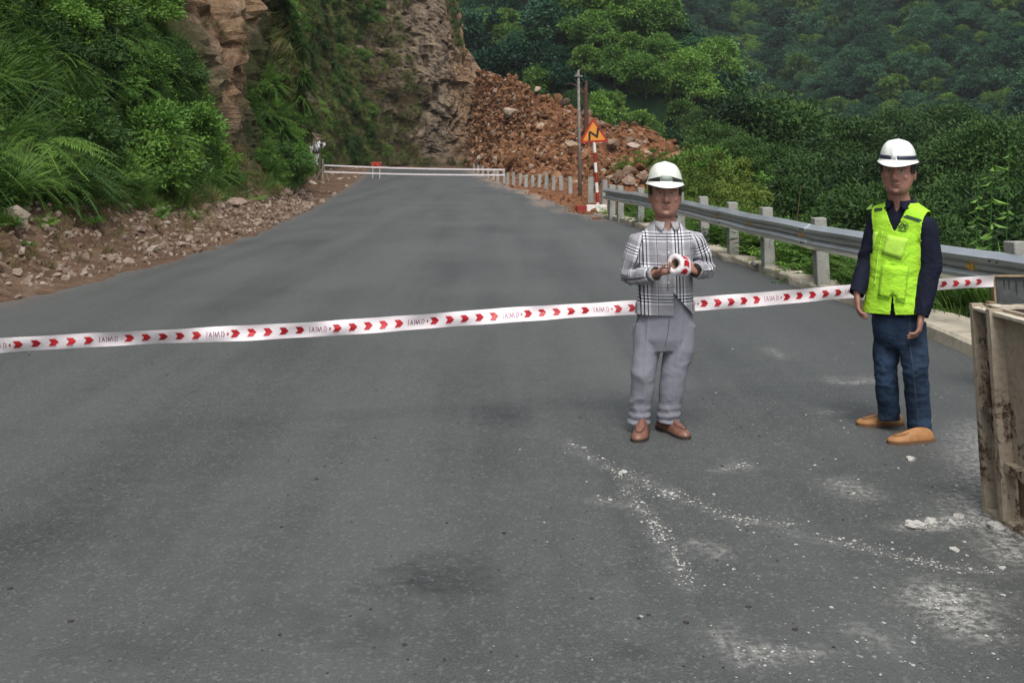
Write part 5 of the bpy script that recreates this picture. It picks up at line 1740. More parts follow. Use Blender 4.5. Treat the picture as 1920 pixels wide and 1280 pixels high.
form_sheet('top_lip', (XW - .02, (YF + YN) / 2, HT + .003), (.075, YF - YN + .02, .012), M['form_lip'], .004, seed=9)
form_sheet('top_lip', (XW / 2, YF - .02, HT + .0085), (XW - .06, .07, .010), M['form_lip'], .004, seed=10)
form_sheet('tie_bar', (XW / 2 - .02, YF - .20, HT - .045), (XW - .12, .03, .03), M['form'], .004, seed=11)
form_sheet('base_plate', (.07, (YF + YN) / 2, .010), (.16, YF - YN, .016), M['form'], .003, seed=12)

# --- cement clods and crumbs on the asphalt
for k, (px, py, r, lab) in enumerate(((1708, 863, .026, 'rounded white cement clod on the asphalt in front of the tan shoes'), (1797, 970, .024, 'white cement clod beside the foot of the steel form'), (1718, 990, .040, 'long flat cement lump left of the steel form'),
                         (1748, 982, .034, 'cement lump in the middle of the crust left of the steel form'), (1785, 985, .032, 'cement lump nearest the foot of the steel form in the crust'), (1790, 1033, .020, 'small dark edged cement clod below the steel form'), (1880, 1066, .018, 'small cement clod at the right edge below the form'), (1868, 990, .035, 'crumbly cement heap against the steel form'), (1168, 888, .026, 'white cement lump where the crumb trails meet'))):
    g = on_plane(px, py)
    bm = ico(400 + k, 3, .9, (1, .9, .8), 3)
    for v_ in bm.verts: v_.co *= 1 + .16 * math.sin(v_.co.x * 9 + k) * math.sin(v_.co.y * 11) + .10 * math.sin(v_.co.z * 17 + v_.co.x * 13)
    me = bpy.data.meshes.new('cement_clod'); bm.to_mesh(me); bm.free(); me.materials.append(M['crumb'])
    o = obj('cement_clod', me, None, (g[0], g[1], r * .25)); o.scale = (r * (1.5 if 'long' in lab else 1.0), r * .8, r * .7); o.rotation_euler = (0, 0, RNG.uniform(-.4, .4))
    tag(o, lab, 'clod', 'cement clods on the asphalt')
trails = TRAILS[:10]
dens = [560, 360, 40, 40, 190, 40, 130, 24, 110, 40]
wid = [11, 10, 5, 5, 12, 16, 34, 8, 26, 30]
fl_me = []
for k in range(4):
    bm = ico(300 + k, 1, .4, (1, .8, .26), 5); me = bpy.data.meshes.new('flake'); bm.to_mesh(me); bm.free(); me.materials.append(M['crumb']); fl_me.append(me)
pts_all = []
for T_, n_, w_ in zip(trails, dens, wid):
    T_ = np.array(T_, float); L_ = np.concatenate([[0], np.cumsum(np.linalg.norm(np.diff(T_, axis=0), axis=1))])
    cen = RNG.uniform(0, L_[-1], max(3, n_ // 9))
    t = np.clip(RNG.choice(cen, n_) + RNG.normal(0, 5, n_), 0, L_[-1])
    px = np.interp(t, L_, T_[:, 0]) + RNG.normal(0, w_, n_); py = np.interp(t, L_, T_[:, 1]) + RNG.normal(0, w_ * .45, n_)
    pts_all += [on_plane(a, c) for a, c in zip(px, py)]
for _ in range(1100):
    px = RNG.uniform(900, 1930); py = RNG.uniform(640, 1275)
    if RNG.random() < .04 + .9 * sstep(950, 1850, px) ** 1.5: pts_all.append(on_plane(px, py))
pts_all = np.array(pts_all); pts_all[:, 2] = .002
sp = np.array_split(RNG.permutation(len(pts_all)), 4)
for k, ix in enumerate(sp):
    n_ = len(ix)
    scatter('cement_crumbs', pts_all[ix], np.stack([np.zeros(n_), np.zeros(n_), RNG.uniform(0, 6.28, n_)], 1), np.clip(RNG.lognormal(-5.55, .6, n_), .0016, .013), proto('flake', fl_me[k]), 'pale cement crumbs trailing over the asphalt')
drk = MB()
pts_d = np.array([on_plane(RNG.uniform(0, 1800), RNG.uniform(640, 1275)) for _ in range(170)]); pts_d[:, 2] = .002
dm = fl_me[0].copy(); dm.materials[0] = M['sole']; n_ = len(pts_d)
scatter('dirt_crumbs', pts_d, np.stack([np.zeros(n_), np.zeros(n_), RNG.uniform(0, 6.28, n_)], 1), np.clip(RNG.lognormal(-5.0, .5, n_), .003, .016), proto('dark_flake', dm), 'dark dirt crumbs scattered on the asphalt')
# ------------------------------------------------------------------ people
DEPS = lambda: bpy.context.evaluated_depsgraph_get()

def np_mesh(me):
    V = np.empty(len(me.vertices) * 3, np.float32); me.vertices.foreach_get('co', V)
    return V.reshape(-1, 3).astype(float)

def laplace(me, it=3, lam=.5):
    V = np_mesh(me)
    E = np.empty(len(me.edges) * 2, np.int32); me.edges.foreach_get('vertices', E); E = E.reshape(-1, 2)
    deg = np.bincount(E.ravel(), minlength=len(V)).astype(float)[:, None].clip(1)
    for _ in range(it):
        A = np.zeros_like(V)
        for k in range(3):
            A[:, k] = np.bincount(E[:, 0], V[E[:, 1], k], len(V)) + np.bincount(E[:, 1], V[E[:, 0], k], len(V))
        V += lam * (A / deg - V)
    me.vertices.foreach_set('co', V.astype(np.float32).ravel()); me.update()

def vnormals(me):
    Nn = np.empty(len(me.vertices) * 3, np.float32); me.vertices.foreach_get('normal', Nn)
    return Nn.reshape(-1, 3).astype(float)

def fuse(mb, voxel, smooth=4, name='body'):
    """union of overlapping closed pieces as one continuous skin"""
    me = mb.mesh(name + '_src')
    bm = bmesh.new(); bm.from_mesh(me); bmesh.ops.recalc_face_normals(bm, faces=bm.faces[:]); bm.to_mesh(me); bm.free()
    o = bpy.data.objects.new('tmp', me); COL.objects.link(o)
    md = o.modifiers.new('r', 'REMESH'); md.mode = 'VOXEL'; md.voxel_size = voxel
    me2 = bpy.data.meshes.new_from_object(o.evaluated_get(DEPS()))
    bpy.data.objects.remove(o); bpy.data.meshes.remove(me)
    me2.name = name
    laplace(me2, smooth)
    me2.polygons.foreach_set('use_smooth', np.full(len(me2.polygons), True))
    return me2

def offset(me, d):
    V = np_mesh(me) + vnormals(me) * np.asarray(d)[:, None]
    me.vertices.foreach_set('co', V.astype(np.float32).ravel()); me.update()

def cut(me, co, no, keep_inside=True):
    """bisect away everything on the +no side"""
    bm = bmesh.new(); bm.from_mesh(me)
    bmesh.ops.bisect_plane(bm, geom=bm.verts[:] + bm.edges[:] + bm.faces[:], plane_co=co, plane_no=no, clear_outer=True)
    bm.to_mesh(me); bm.free(); me.update()

def cut_faces(me, pred):
    bm = bmesh.new(); bm.from_mesh(me)
    C = np.array([f.calc_center_median()[:] for f in bm.faces]); Nn = np.array([f.normal[:] for f in bm.faces])
    k = pred(C, Nn)
    bm.faces.ensure_lookup_table()
    bmesh.ops.delete(bm, geom=[bm.faces[i] for i in np.where(k)[0]], context='FACES')
    bm.to_mesh(me); bm.free(); me.update()

def seg_dist(P, a, b):
    d = b - a; t = np.clip(((P - a) @ d) / (d @ d), 0, 1)
    return np.linalg.norm(P - a - t[:, None] * d, axis=1), t

class Fig:
    def __init__(s, x, y, ground_px=None):
        s.o = np.array([x, y, 0.0]); s.D = y
    def P(s, px, py, dy=0.0):
        return at_depth(px, py, s.D + dy) - s.o

def head_parts(mb, M4, sc):
    """a head with chin at the origin facing -y, sculpted from rings; M4 places it"""
    rows = [(-.004, -.066, -.010, .030), (.012, -.083, .022, .050), (.028, -.088, .040, .060), (.048, -.0895, .058, .0665), (.070, -.0905, .075, .0715), (.092, -.0905, .087, .0745), (.115, -.086, .095, .0745),
            (.135, -.089, .099, .0755), (.155, -.090, .101, .076), (.178, -.082, .098, .073), (.200, -.064, .084, .063), (.216, -.036, .055, .042), (.224, -.010, .020, .018)]
    pts, rad = [], []
    n = 28
    vs, fs = [], []
    for z, yf, yb, hw in rows:
        yc = (yf + yb) / 2; ry = (yb - yf) / 2
        for k in range(n):
            t = 2 * math.pi * k / n
            c, sn = math.cos(t), math.sin(t)
            p = 2.35 if z < .09 else 2.15
            vs.append(M4 @ Vector((1.06 * hw * math.copysign(abs(c) ** (2 / p), c) * sc, (yc + ry * math.copysign(abs(sn) ** (2 / p), sn)) * sc, z * sc)))
    for i in range(len(rows) - 1):
        for k in range(n):
            fs.append((i * n + k, i * n + (k + 1) % n, (i + 1) * n + (k + 1) % n, (i + 1) * n + k))
    fs += [tuple(range(n - 1, -1, -1)), tuple((len(rows) - 1) * n + k for k in range(n))]
    mb.add(vs, fs)
    T = lambda x, y, z: np.array(M4 @ Vector((x * sc, y * sc, z * sc)))
    R3 = M4.to_3x3()
    # nose: bridge, tip, wings
    X = np.array(R3 @ Vector((1, 0, 0)))
    mb.tube([T(0, -.086, .128), T(0, -.097, .108), T(0, -.109, .088), T(0, -.106, .076)], [.0085 * sc, .0095 * sc, .0135 * sc, .010 * sc], ref=X, n=10, rnd=(True, True))
    for sx in (-1, 1):
        mb.ball(T(sx * .0145, -.095, .0785), (.0095 * sc, .010 * sc, .008 * sc), 8, 6, R3)
        mb.ball(T(sx * .081, .014, .098), (.009 * sc, .018 * sc, .031 * sc), 10, 8, R3)          # ears
        mb.ball(T(sx * .042, -.070, .088), (.020 * sc, .014 * sc, .017 * sc), 10, 8, R3)        # cheekbones
        mb.ball(T(sx * .032, -.083, .138), (.024 * sc, .010 * sc, .007 * sc), 10, 6, R3)        # brow ridge
    mb.ball(T(0, -.088, .0525), (.024 * sc, .0085 * sc, .0055 * sc), 12, 6, R3)                    # lips
    mb.ball(T(0, -.087, .0440), (.020 * sc, .0085 * sc, .0065 * sc), 12, 6, R3)
    mb.ball(T(0, -.082, .015), (.018 * sc, .011 * sc, .012 * sc), 10, 6, R3)                      # chin

def hand(mb, w, d, pn, thumb, curl=(.5, .55, .6, .65), thumb_in=.5, sc=1.0, spread=.05):
    """w wrist, d finger direction, pn the way the palm faces, thumb = +1/-1 side"""
    x = unit(np.array(d, float)); z = np.array(pn, float); z = unit(z - x * z.dot(x)); y = np.cross(z, x) * thumb
    L = lambda a, b, c: np.array(w) + (x * a + y * b + z * c) * sc
    mb.tube([L(-.03, 0, 0), L(.01, 0, 0), L(.05, .002, .002), L(.088, .003, .004)], [(.026 * sc, .020 * sc), (.030 * sc, .018 * sc), (.041 * sc, .016 * sc), (.040 * sc, .0135 * sc)], ref=y, n=14, rnd=(False, True))
    for k, (by, ln) in enumerate(((.030, .066), (.010, .076), (-.010, .071), (-.029, .055))):
        p = L(.084, by, .003); a = 0.0; pts = [L(.070, by, .002), p]
        c = curl[k]
        for j, f in enumerate((.46, .30, .24)):
            a += c * (1.0, 1.15, .7)[j]
            dirv = x * math.cos(a) + z * math.sin(a) + y * spread * (1.5 - k) * math.cos(a)
            p = p + dirv * ln * f * sc; pts.append(p)
        r = .0088 * sc
        mb.tube(pts, [r, r * 1.05, r * .98, r * .9, r * .78], ref=y, n=8, rnd=(False, True))
    p0 = L(.018, .026, .006); a = thumb_in
    p1 = p0 + (x * .75 + y * .55 + z * .35 * a) * .042 * sc
    p2 = p1 + (x * .85 + y * .25 * (1 - a) + z * .6 * a) * .032 * sc
    p3 = p2 + (x * .9 - y * .1 * a + z * .7 * a) * .024 * sc
    mb.tube([p0, p1, p2, p3], [.0145 * sc, .0118 * sc, .0104 * sc, .0082 * sc], ref=z, n=8, rnd=(True, True))

def shoe(parent, heel, d, L, mat, smat, h=.085, name='shoe'):
    """a slip-on: heel position on the ground, direction in plan"""
    x = unit(np.array([d[0], d[1], 0.0])); y = np.array([-x[1], x[0], 0]); z = np.array([0, 0, 1.0])
    st = [(-.02, .020, .050), (.00, .033, .076), (.05, .037, .090), (.10, .037, .092), (.15, .042, .078), (.19, .046, .062), (.225, .045, .050), (.255, .036, .040), (.272, .020, .028), (.279, .008, .018)]
    k_ = L / .30; n = 18
    vs, fs = [], []
    for a, w, hh in st:
        for k in range(n):
            t = 2 * math.pi * k / n
            c, sn = math.cos(t), math.sin(t)
            zz = .012 + (hh * h / .085 - .012) * max(0, sn) ** .75 if sn > 0 else .012 + .006 * sn
            ww = w * (1.04 if sn <= 0 else (1 - .45 * max(0, sn) ** 2.2))
            bend = .010 * math.sin(math.pi * np.clip(a / .28, 0, 1))
            vs.append(np.array(heel) + x * a * k_ + y * (c * ww * k_ + bend) + z * (zz + .006))
    for i in range(len(st) - 1):
        for k in range(n):
            fs.append((i * n + k, (i + 1) * n + k, (i + 1) * n + (k + 1) % n, i * n + (k + 1) % n))
    fs += [tuple(range(n)), tuple((len(st) - 1) * n + k for k in range(n - 1, -1, -1))]
    mb = MB(); mb.add(vs, fs); o = mb.build(name, mat, parent, smooth=True)
    o.modifiers.new('s', 'SUBSURF').levels = 1; o.modifiers['s'].render_levels = 2
    mb = MB(); m_ = 26; top, bot = [], []
    for k in range(m_):
        t = 2 * math.pi * k / m_
        a = .129 + .151 * math.cos(t); w = np.interp(a, [q_[0] for q_ in st], [q_[1] for q_ in st]) + .003
        q_ = np.array(heel) + x * a * k_ + y * (math.copysign(w, math.sin(t)) * (1 if abs(math.sin(t)) > .12 else .5) * k_ + .010 * math.sin(math.pi * np.clip(a / .28, 0, 1)))
        top.append(q_ + z * .017); bot.append(q_ + z * .001)
    mb.add(top + bot, [tuple(range(m_)), tuple(range(2 * m_ - 1, m_ - 1, -1))] + [(k + m_, (k + 1) % m_ + m_, (k + 1) % m_, k) for k in range(m_)])
    mb.build('sole', smat, o)
    # seam line of the apron
    mb = MB()
    pts = [np.array(heel) + x * (.245 - .10 * (1 - math.cos(t))) * k_ + y * (.030 * math.sin(t) * k_ + .009) + z * (.052 + .028 * (1 - math.cos(t))) * h / .085 for t in np.linspace(-1.4, 1.4, 14)]
    mb.tube(pts, [.0018] * 14, ref=(0, 0, 1), n=5); mb.build('seam', smat, o)
    return o

def helmet(parent, M4, sc, mat, style):
    """hard hat with a peak and a ridge; origin at the rim centre, front -y"""
    nu, rows = 56, []
    rx, ry, H = .0875, .1085, .84
    vs, fs = [], []
    prof_ = [(1.0, -.010, 1), (1.0, -.004, .45), (.985, .006, 0), (.97, .020, 0), (.925, .040, 0), (.85, .058, 0), (.745, .0735, 0), (.61, .0855, 0), (.44, .0935, 0), (.26, .0975, 0), (.09, .099, 0)]
    for r, z, fl in prof_:
        for k in range(nu):
            t = 2 * math.pi * k / nu
            c, sn = math.cos(t), math.sin(t)
            fr = max(0, -sn)                                 # front
            peak = fl * (.010 + .042 * fr ** 3.0)
            x = c * (rx * r + fl * .010 + .25 * peak * fr); y = sn * (ry * r) + (math.copysign(peak, sn) if sn < 0 else fl * .012)
            zz = z - fl * .014 * fr ** 3
            # centre ridge and side ridges
            rid = .0065 * math.exp(-(x / .016) ** 2) + .003 * math.exp(-((abs(x) - .045) / .012) ** 2)
            zz += rid * sstep(.03, .09, z) * (1 if style == 1 else .6)
            y += -rid * .8 * (1 if sn < 0 else -1) * sstep(.012, .05, z) * (1 - sstep(.07, .11, z))
            vs.append(M4 @ Vector((x * sc, y * sc, zz * sc)))
    nr = len(prof_)
    for i in range(nr - 1):
        for k in range(nu):
            fs.append((i * nu + k, i * nu + (k + 1) % nu, (i + 1) * nu + (k + 1) % nu, (i + 1) * nu + k))
    fs.append(tuple((nr - 1) * nu + k for k in range(nu)))
    mb = MB(); mb.add(vs, fs)
    o = mb.build('helmet', mat, parent, smooth=True)
    md = o.modifiers.new('t', 'SOLIDIFY'); md.thickness = .004; md.offset = -1
    o.modifiers.new('s', 'SUBSURF').levels = 1; o.modifiers['s'].render_levels = 1
    def band(name, a0, a1, z0, z1, m, lift, taper=0.0):
        n = max(4, int(abs(a1 - a0) / 5)); V, F = [], []
        for i in range(n + 1):
            f_ = i / n; t = math.radians(a0 + (a1 - a0) * f_)
            for j in range(3):
                z = z0 + (z1 - z0 - taper * (abs(f_ * 2 - 1) if False else f_)) * j / 2
                r = np.interp(z, [p_[1] for p_ in prof_[1:]], [p_[0] for p_ in prof_[1:]])
                V.append(M4 @ Vector((math.sin(t) * (rx * r + lift) * sc, -math.cos(t) * (ry * r + lift) * sc, z * sc)))
        F = [(i * 3 + j, (i + 1) * 3 + j, (i + 1) * 3 + j + 1, i * 3 + j + 1) for i in range(n) for j in range(2)]
        b = MB(); b.add(V, F); q_ = b.build(name, m, o, smooth=True)
        md = q_.modifiers.new('t', 'SOLIDIFY'); md.thickness = .0025 * sc; md.offset = 0
        return q_
    if style == 1:
        band('front_badge', -17, 17, .010, .034, M['grey_green'], .0045)
        band('vent_slot', 19, 72, .006, .030, M['black'], .0035, .019); band('vent_slot', -19, -72, .006, .030, M['black'], .0035, .019)
    else:
        band('stripe_band', 9, 92, .008, .026, M['navy_band'], .0040); band('stripe_band', -9, -62, .008, .026, M['navy_band'], .0040)
        band('badge', -6.5, 6.5, .010, .046, M['grey_green'] if False else mat, .0048)
    # chin strap stubs inside the rim
    b = MB()
    for sx in (-1, 1):
        b.tube([M4 @ Vector((sx * .100 * sc, .02 * sc, 0)), M4 @ Vector((sx * .092 * sc, .015 * sc, -.035 * sc))], [.004, .004], n=6)
    b.build('strap', M['black'], o)
    return o

def paint_head(me, M4, sc, blotch=0):
    V = np_mesh(me)
    Mi = np.array(M4.inverted())
    Q = (np.c_[V, np.ones(len(V))] @ Mi.T)[:, :3] / sc
    # sockets
    Nn = vnormals(me)
    d = np.zeros(len(V))
    front = Q[:, 1] < -.03
    for sx in (-1, 1):
        g = np.exp(-((Q[:, 0] - sx * .032) / .019) ** 2 - ((Q[:, 2] - .121) / .011) ** 2) * front
        d -= .0075 * g
        e = np.exp(-((Q[:, 0] - sx * .032) / .012) ** 2 - ((Q[:, 2] - .119) / .0055) ** 2) * front
        d += .0040 * e
    d -= .0022 * np.exp(-(Q[:, 0] / .03) ** 2 - ((Q[:, 2] - .0485) / .0022) ** 2) * front       # mouth line
    d -= .003 * np.exp(-(Q[:, 0] / .03) ** 2 - ((Q[:, 2] - .031) / .006) ** 2) * front          # below the lip
    for sx in (-1, 1):
        ln = np.abs(Q[:, 0] * sx - (.022 + (.080 - Q[:, 2]) * .35))
        d -= .0022 * np.exp(-(ln / .0035) ** 2) * sstep(.045, .055, Q[:, 2]) * (1 - sstep(.075, .085, Q[:, 2])) * front    # smile folds
    headm = sstep(-.01, .01, Q[:, 2]) * (np.abs(Q[:, 0]) < .12) * (np.abs(Q[:, 1]) < .15) * (Q[:, 2] < .3)
    offset(me, d * sc * headm)
    base = np.array([.37, .185, .135])
    col = np.tile(base, (len(V), 1))
    nz = fbm(V * 40, 3, 5)[:, None]; col *= 1 + .14 * nz
    def put(mask, c):
        nonlocal col
        m_ = np.clip(mask, 0, 1)[:, None] * headm[:, None]
        col = col * (1 - m_) + np.array(c) * m_
    cheek = np.exp(-((np.abs(Q[:, 0]) - .045) / .02) ** 2 - ((Q[:, 2] - .08) / .02) ** 2) * front
    put(cheek * .35, (.33, .13, .095))
    put(np.exp(-(Q[:, 0] / .02) ** 2 - ((Q[:, 2] - .082) / .014) ** 2) * front * .3, (.34, .15, .11))
    lips = ((Q[:, 0] / .025) ** 2 + ((Q[:, 2] - .0480) / .0095) ** 2 < 1) & front & (Q[:, 1] < -.07)
    put(lips * .75, (.26, .085, .075))
    put(np.exp(-(Q[:, 0] / .024) ** 2 - ((Q[:, 2] - .0485) / .0016) ** 2) * front * .8, (.06, .025, .025))
    stub = sstep(.012, .03, Q[:, 2]) * 0 + (np.exp(-((Q[:, 2] - .062) / .006) ** 2) * (np.abs(Q[:, 0]) < .028) + .6 * (Q[:, 2] < .035) * (Q[:, 2] > -.005)) * front
    put(stub * .22, (.09, .07, .065))
    for sx in (-1, 1):
        ex = (Q[:, 0] - sx * .032)
        eye = ((ex / .0135) ** 2 + ((Q[:, 2] - .119) / .0052) ** 2 < 1) & front
        put(eye * .9, (.42, .38, .35))
        iris = ((ex / .0056) ** 2 + ((Q[:, 2] - .1192) / .0056) ** 2 < 1) & eye
        put(iris * 1.0, (.018, .012, .010))
        lid = np.exp(-((Q[:, 2] - .1245 + .9 * ex ** 2 / .03) / .0016) ** 2) * (np.abs(ex) < .016) * front
        put(lid * .85, (.03, .018, .015))
        bag = np.exp(-(ex / .016) ** 2 - ((Q[:, 2] - .109) / .004) ** 2) * front
        put(bag * .25, (.16, .075, .06))
        brow = np.exp(-((Q[:, 2] - .1385 + .15 * np.abs(np.abs(Q[:, 0]) - .035)) / .0036) ** 2) * (np.abs(np.abs(Q[:, 0]) - .034) < .021) * (Q[:, 0] * sx > 0) * front
        put(brow * .9, (.018, .013, .012))
        nos = np.exp(-((Q[:, 0] - sx * .0085) / .004) ** 2 - ((Q[:, 2] - .0722) / .003) ** 2) * (Q[:, 1] < -.09)
        put(nos * .8, (.05, .025, .02))
    a = me.attributes.new('skin_col', 'FLOAT_COLOR', 'POINT')
    a.data.foreach_set('color', np.c_[col, np.ones(len(col))].astype(np.float32).ravel())
    me.materials.append(M['skin'])
    return Q, headm

def hair_from(me, Q, headm, parent, cond):
    """hair as a shell lifted off the scalp"""
    V = np_mesh(me); Nn = vnormals(me)
    m_ = cond(Q) & (headm > .5)
    bm = bmesh.new(); bm.from_mesh(me); bm.verts.ensure_lookup_table()
    kill = [f for f in bm.faces if not all(m_[v.index] for v in f.verts)]
    bmesh.ops.delete(bm, geom=kill, context='FACES')
    for v in bm.verts:
        v.co = v.co + v.normal * (.006 + .002 * math.sin(v.co.x * 400) * math.sin(v.co.z * 300))
    me2 = bpy.data.meshes.new('hair'); bm.to_mesh(me2); bm.free()
    me2.materials.clear(); me2.materials.append(M['hair'])
    o = obj('hair', me2, parent); md = o.modifiers.new('t', 'SOLIDIFY'); md.thickness = .009; md.offset = 0
    return o

def wrinkle(V, joints, fr, amp, seed):
    """folds that bunch up around the joints"""
    w = np.zeros(len(V))
    for c, r, s in joints:
        w = np.maximum(w, s * np.exp(-(np.linalg.norm(V - c, axis=1) / r) ** 2))
    n1 = ridged(V * np.array(fr) + .35 * fbm(V * 7, 2, seed + 5)[:, None], 3, seed)
    return amp * (n1 - .35) * (.28 + w)

def decal(bvh, org, pts_grid, off):
    """pts_grid (nu,nv,2) of photograph pixels cast from the camera onto the garment"""
    V = []
    nu, nv = pts_grid.shape[:2]
    c = np.array([0, 0, CAM_H]) - org
    prev = None
    for i in range(nu):
        for j in range(nv):
            r = unit(ray(*pts_grid[i, j]))
            h = bvh.ray_cast(Vector(c), Vector(r))
            if h[0] is None:
                p = prev if prev is not None else np.zeros(3)
            else:
                p = np.array(h[0]) + np.array(h[1]) * off * (1 if Vector(r).dot(h[1]) < 0 else -1)
            prev = p; V.append(p)
    F = [(i * nv + j, (i + 1) * nv + j, (i + 1) * nv + j + 1, i * nv + j + 1) for i in range(nu - 1) for j in range(nv - 1)]
    F = [f for f in F if max(np.linalg.norm(V[f[a]] - V[f[a - 1]]) for a in range(4)) < .07]
    return V, F
def quad_grid(c, nu=10, nv=6):
    c = np.array(c, float); u = np.linspace(0, 1, nu)[:, None, None]; v = np.linspace(0, 1, nv)[None, :, None]
    return (c[0] * (1 - u) + c[1] * u) * (1 - v) + (c[3] * (1 - u) + c[2] * u) * v
def decal_obj(name, bvh, org, grid, off, mat, parent, thick=.0):
    V, F = decal(bvh, org, grid, off)
    b = MB(); b.add(V, F); o = b.build(name, mat, parent, smooth=True)
    if thick:
        md = o.modifiers.new('t', 'SOLIDIFY'); md.thickness = thick; md.offset = 0
    return o
def strip_grid(pts, w):
    pts = np.array(pts, float); out = []
    for i in range(len(pts)):
        d = pts[min(i + 1, len(pts) - 1)] - pts[max(i - 1, 0)]; d /= np.linalg.norm(d) + 1e-9; nn = np.array([-d[1], d[0]]) * w / 2
        out.append([pts[i] - nn, pts[i] + nn])
    return np.array(out)
def dense(pts, n=24):
    pts = np.array(pts, float); L = np.concatenate([[0], np.cumsum(np.linalg.norm(np.diff(pts, axis=0), axis=1))])
    t = np.linspace(0, L[-1], n)
    return np.stack([np.interp(t, L, pts[:, 0]), np.interp(t, L, pts[:, 1])], 1)

def uv_by_bones(me, bones):
    """bones: (a, b, U, V_, radius, kind); the nearest one lends each face its cloth directions"""
    me.uv_layers.new(name='UVMap')
    V = np_mesh(me)
    nf = len(me.polygons)
    C = np.empty(nf * 3, np.float32); me.polygons.foreach_get('center', C); C = C.reshape(-1, 3).astype(float)
    D = np.stack([seg_dist(C, a, b)[0] / r for a, b, U, W, r, k in bones], 1)
    best = np.argmin(D, 1)
    li = np.empty(len(me.loops), np.int32); me.loops.foreach_get('vertex_index', li)
    lt = np.empty(nf, np.int32); me.polygons.foreach_get('loop_total', lt)
    lf = np.repeat(np.arange(nf), lt)
    UV = np.zeros((len(li), 2))
    for i, (a, b, U, W, r, k) in enumerate(bones):
        m_ = best[lf] == i
        p = V[li[m_]] - a
        T = unit(b - a)
        if k == 'torso':
            ang = np.arctan2(p @ W, p @ U)
            UV[m_, 0] = p @ U; UV[m_, 1] = V[li[m_]][:, 2]
        else:
            U2 = unit(U - T * U.dot(T)); W2_ = np.cross(T, U2)
            angf = np.arctan2(p @ W2_, p @ U2); fc = C[lf[m_]] - a; cf = np.arctan2(fc @ W2_, fc @ U2)
            angf = cf + (angf - cf + math.pi) % (2 * math.pi) - math.pi
            UV[m_, 0] = angf * r * .8; UV[m_, 1] = p @ T
    me.uv_layers['UVMap'].data.foreach_set('uv', UV.astype(np.float32).ravel())

def place_head(neck_px, fig, chin, yaw, pitch, roll, sc):
    return Matrix.Translation(Vector(chin)) @ Matrix.Rotation(yaw, 4, 'Z') @ Matrix.Rotation(roll, 4, 'Y') @ Matrix.Rotation(pitch, 4, 'X') @ Matrix.Translation(Vector((0, .080 * sc, 0)))

# ============ the man in the plaid shirt
f1 = Fig(.945, 6.55)
p1 = empty('person', tuple(f1.o)); tag(p1, 'man in a black and white plaid shirt and grey trousers holding a roll of tape', 'person')
P = f1.P
X = np.array([1., 0, 0]); Yv = np.array([0, 1., 0])
hs = 1.19
chin1 = P(1249, 406, -.075)
HM1 = place_head(None, f1, chin1, math.radians(-4), math.radians(-2), math.radians(1.5), hs)
SHL, SHR = P(1198, 452, .01), P(1302, 448, .01)
ELL, ELR = P(1179, 520, .03), P(1321, 505, .05)
WRL, WRR = P(1229, 513, -.19), P(1304, 507, -.18)
HIPL, HIPR = P(1214, 615, .02), P(1276, 612, .02)
KNL, KNR = P(1206, 700, -.02), P(1263, 696, -.01)
ANL, ANR = P(1201, 788, .0), P(1254, 782, .02)
ROLL = P(1274, 497, -.285)
body = MB()
head_parts(body, HM1, hs)
nb = P(1249, 432, .02)
body.tube([np.array(HM1 @ Vector((0, .012 * hs, .05 * hs))), np.array(HM1 @ Vector((0, .008, -.02))), nb, nb - np.array([0, 0, .10])], [.064, .066, .072, .10], ref=X, n=18)
body.tube([P(1249, 424, .03), P(1249, 445, .02), P(1248, 490, .01), P(1246, 540, .01), P(1246, 590, .01), P(1245, 620, .01)], [(.06, .05), (.15, .085), (.14, .095), (.135, .09), (.14, .09), (.12, .08)], fixed=Yv, ref=X, n=22)
for s_, e_, w_ in ((SHL, ELL, WRL), (SHR, ELR, WRR)):
    body.tube([s_, (s_ + e_) / 2, e_, (e_ + w_) / 2, w_], [.042, .040, .034, .033, .025], ref=Yv, n=14, rnd=(True, True))
for h_, k_, a_ in ((HIPL, KNL, ANL), (HIPR, KNR, ANR)):
    body.tube([h_ + np.array([0, 0, .06]), k_, a_, a_ - np.array([0, 0, .03])], [.065, .045, .032, .032], ref=X, n=14)
# image-left hand reaches under the roll, the other closes round its far side
hand(body, WRL, ROLL + np.array([-.015, .01, -.035]) - WRL, np.array([.35, -.35, .85]), -1, (.55, .6, .65, .7), .8, 1.12)
hand(body, WRR, ROLL + np.array([.035, .05, .01]) - WRR, np.array([-.85, -.2, .2]), 1, (.75, .8, .8, .8), .6, 1.1)
bme = fuse(body, .0042, 3, 'body')
Q, hm = paint_head(bme, HM1, hs)
obj('body', bme, p1)
hair_from(bme, Q, hm, p1, lambda q_: (q_[:, 2] > .105) & (q_[:, 1] > .0) & ~((np.abs(q_[:, 0]) > .080)) | (q_[:, 2] > .16) | ((q_[:, 2] > .11) & (np.abs(q_[:, 0]) > .062) & (q_[:, 1] > -.045) & (q_[:, 1] < 0)))
HB1 = HM1 @ Matrix.Translation(Vector((0, .008 * hs, .176 * hs))) @ Matrix.Rotation(math.radians(2), 4, 'X')
helmet(p1, HB1, hs * 1.06, M['cream_helmet'], 1)

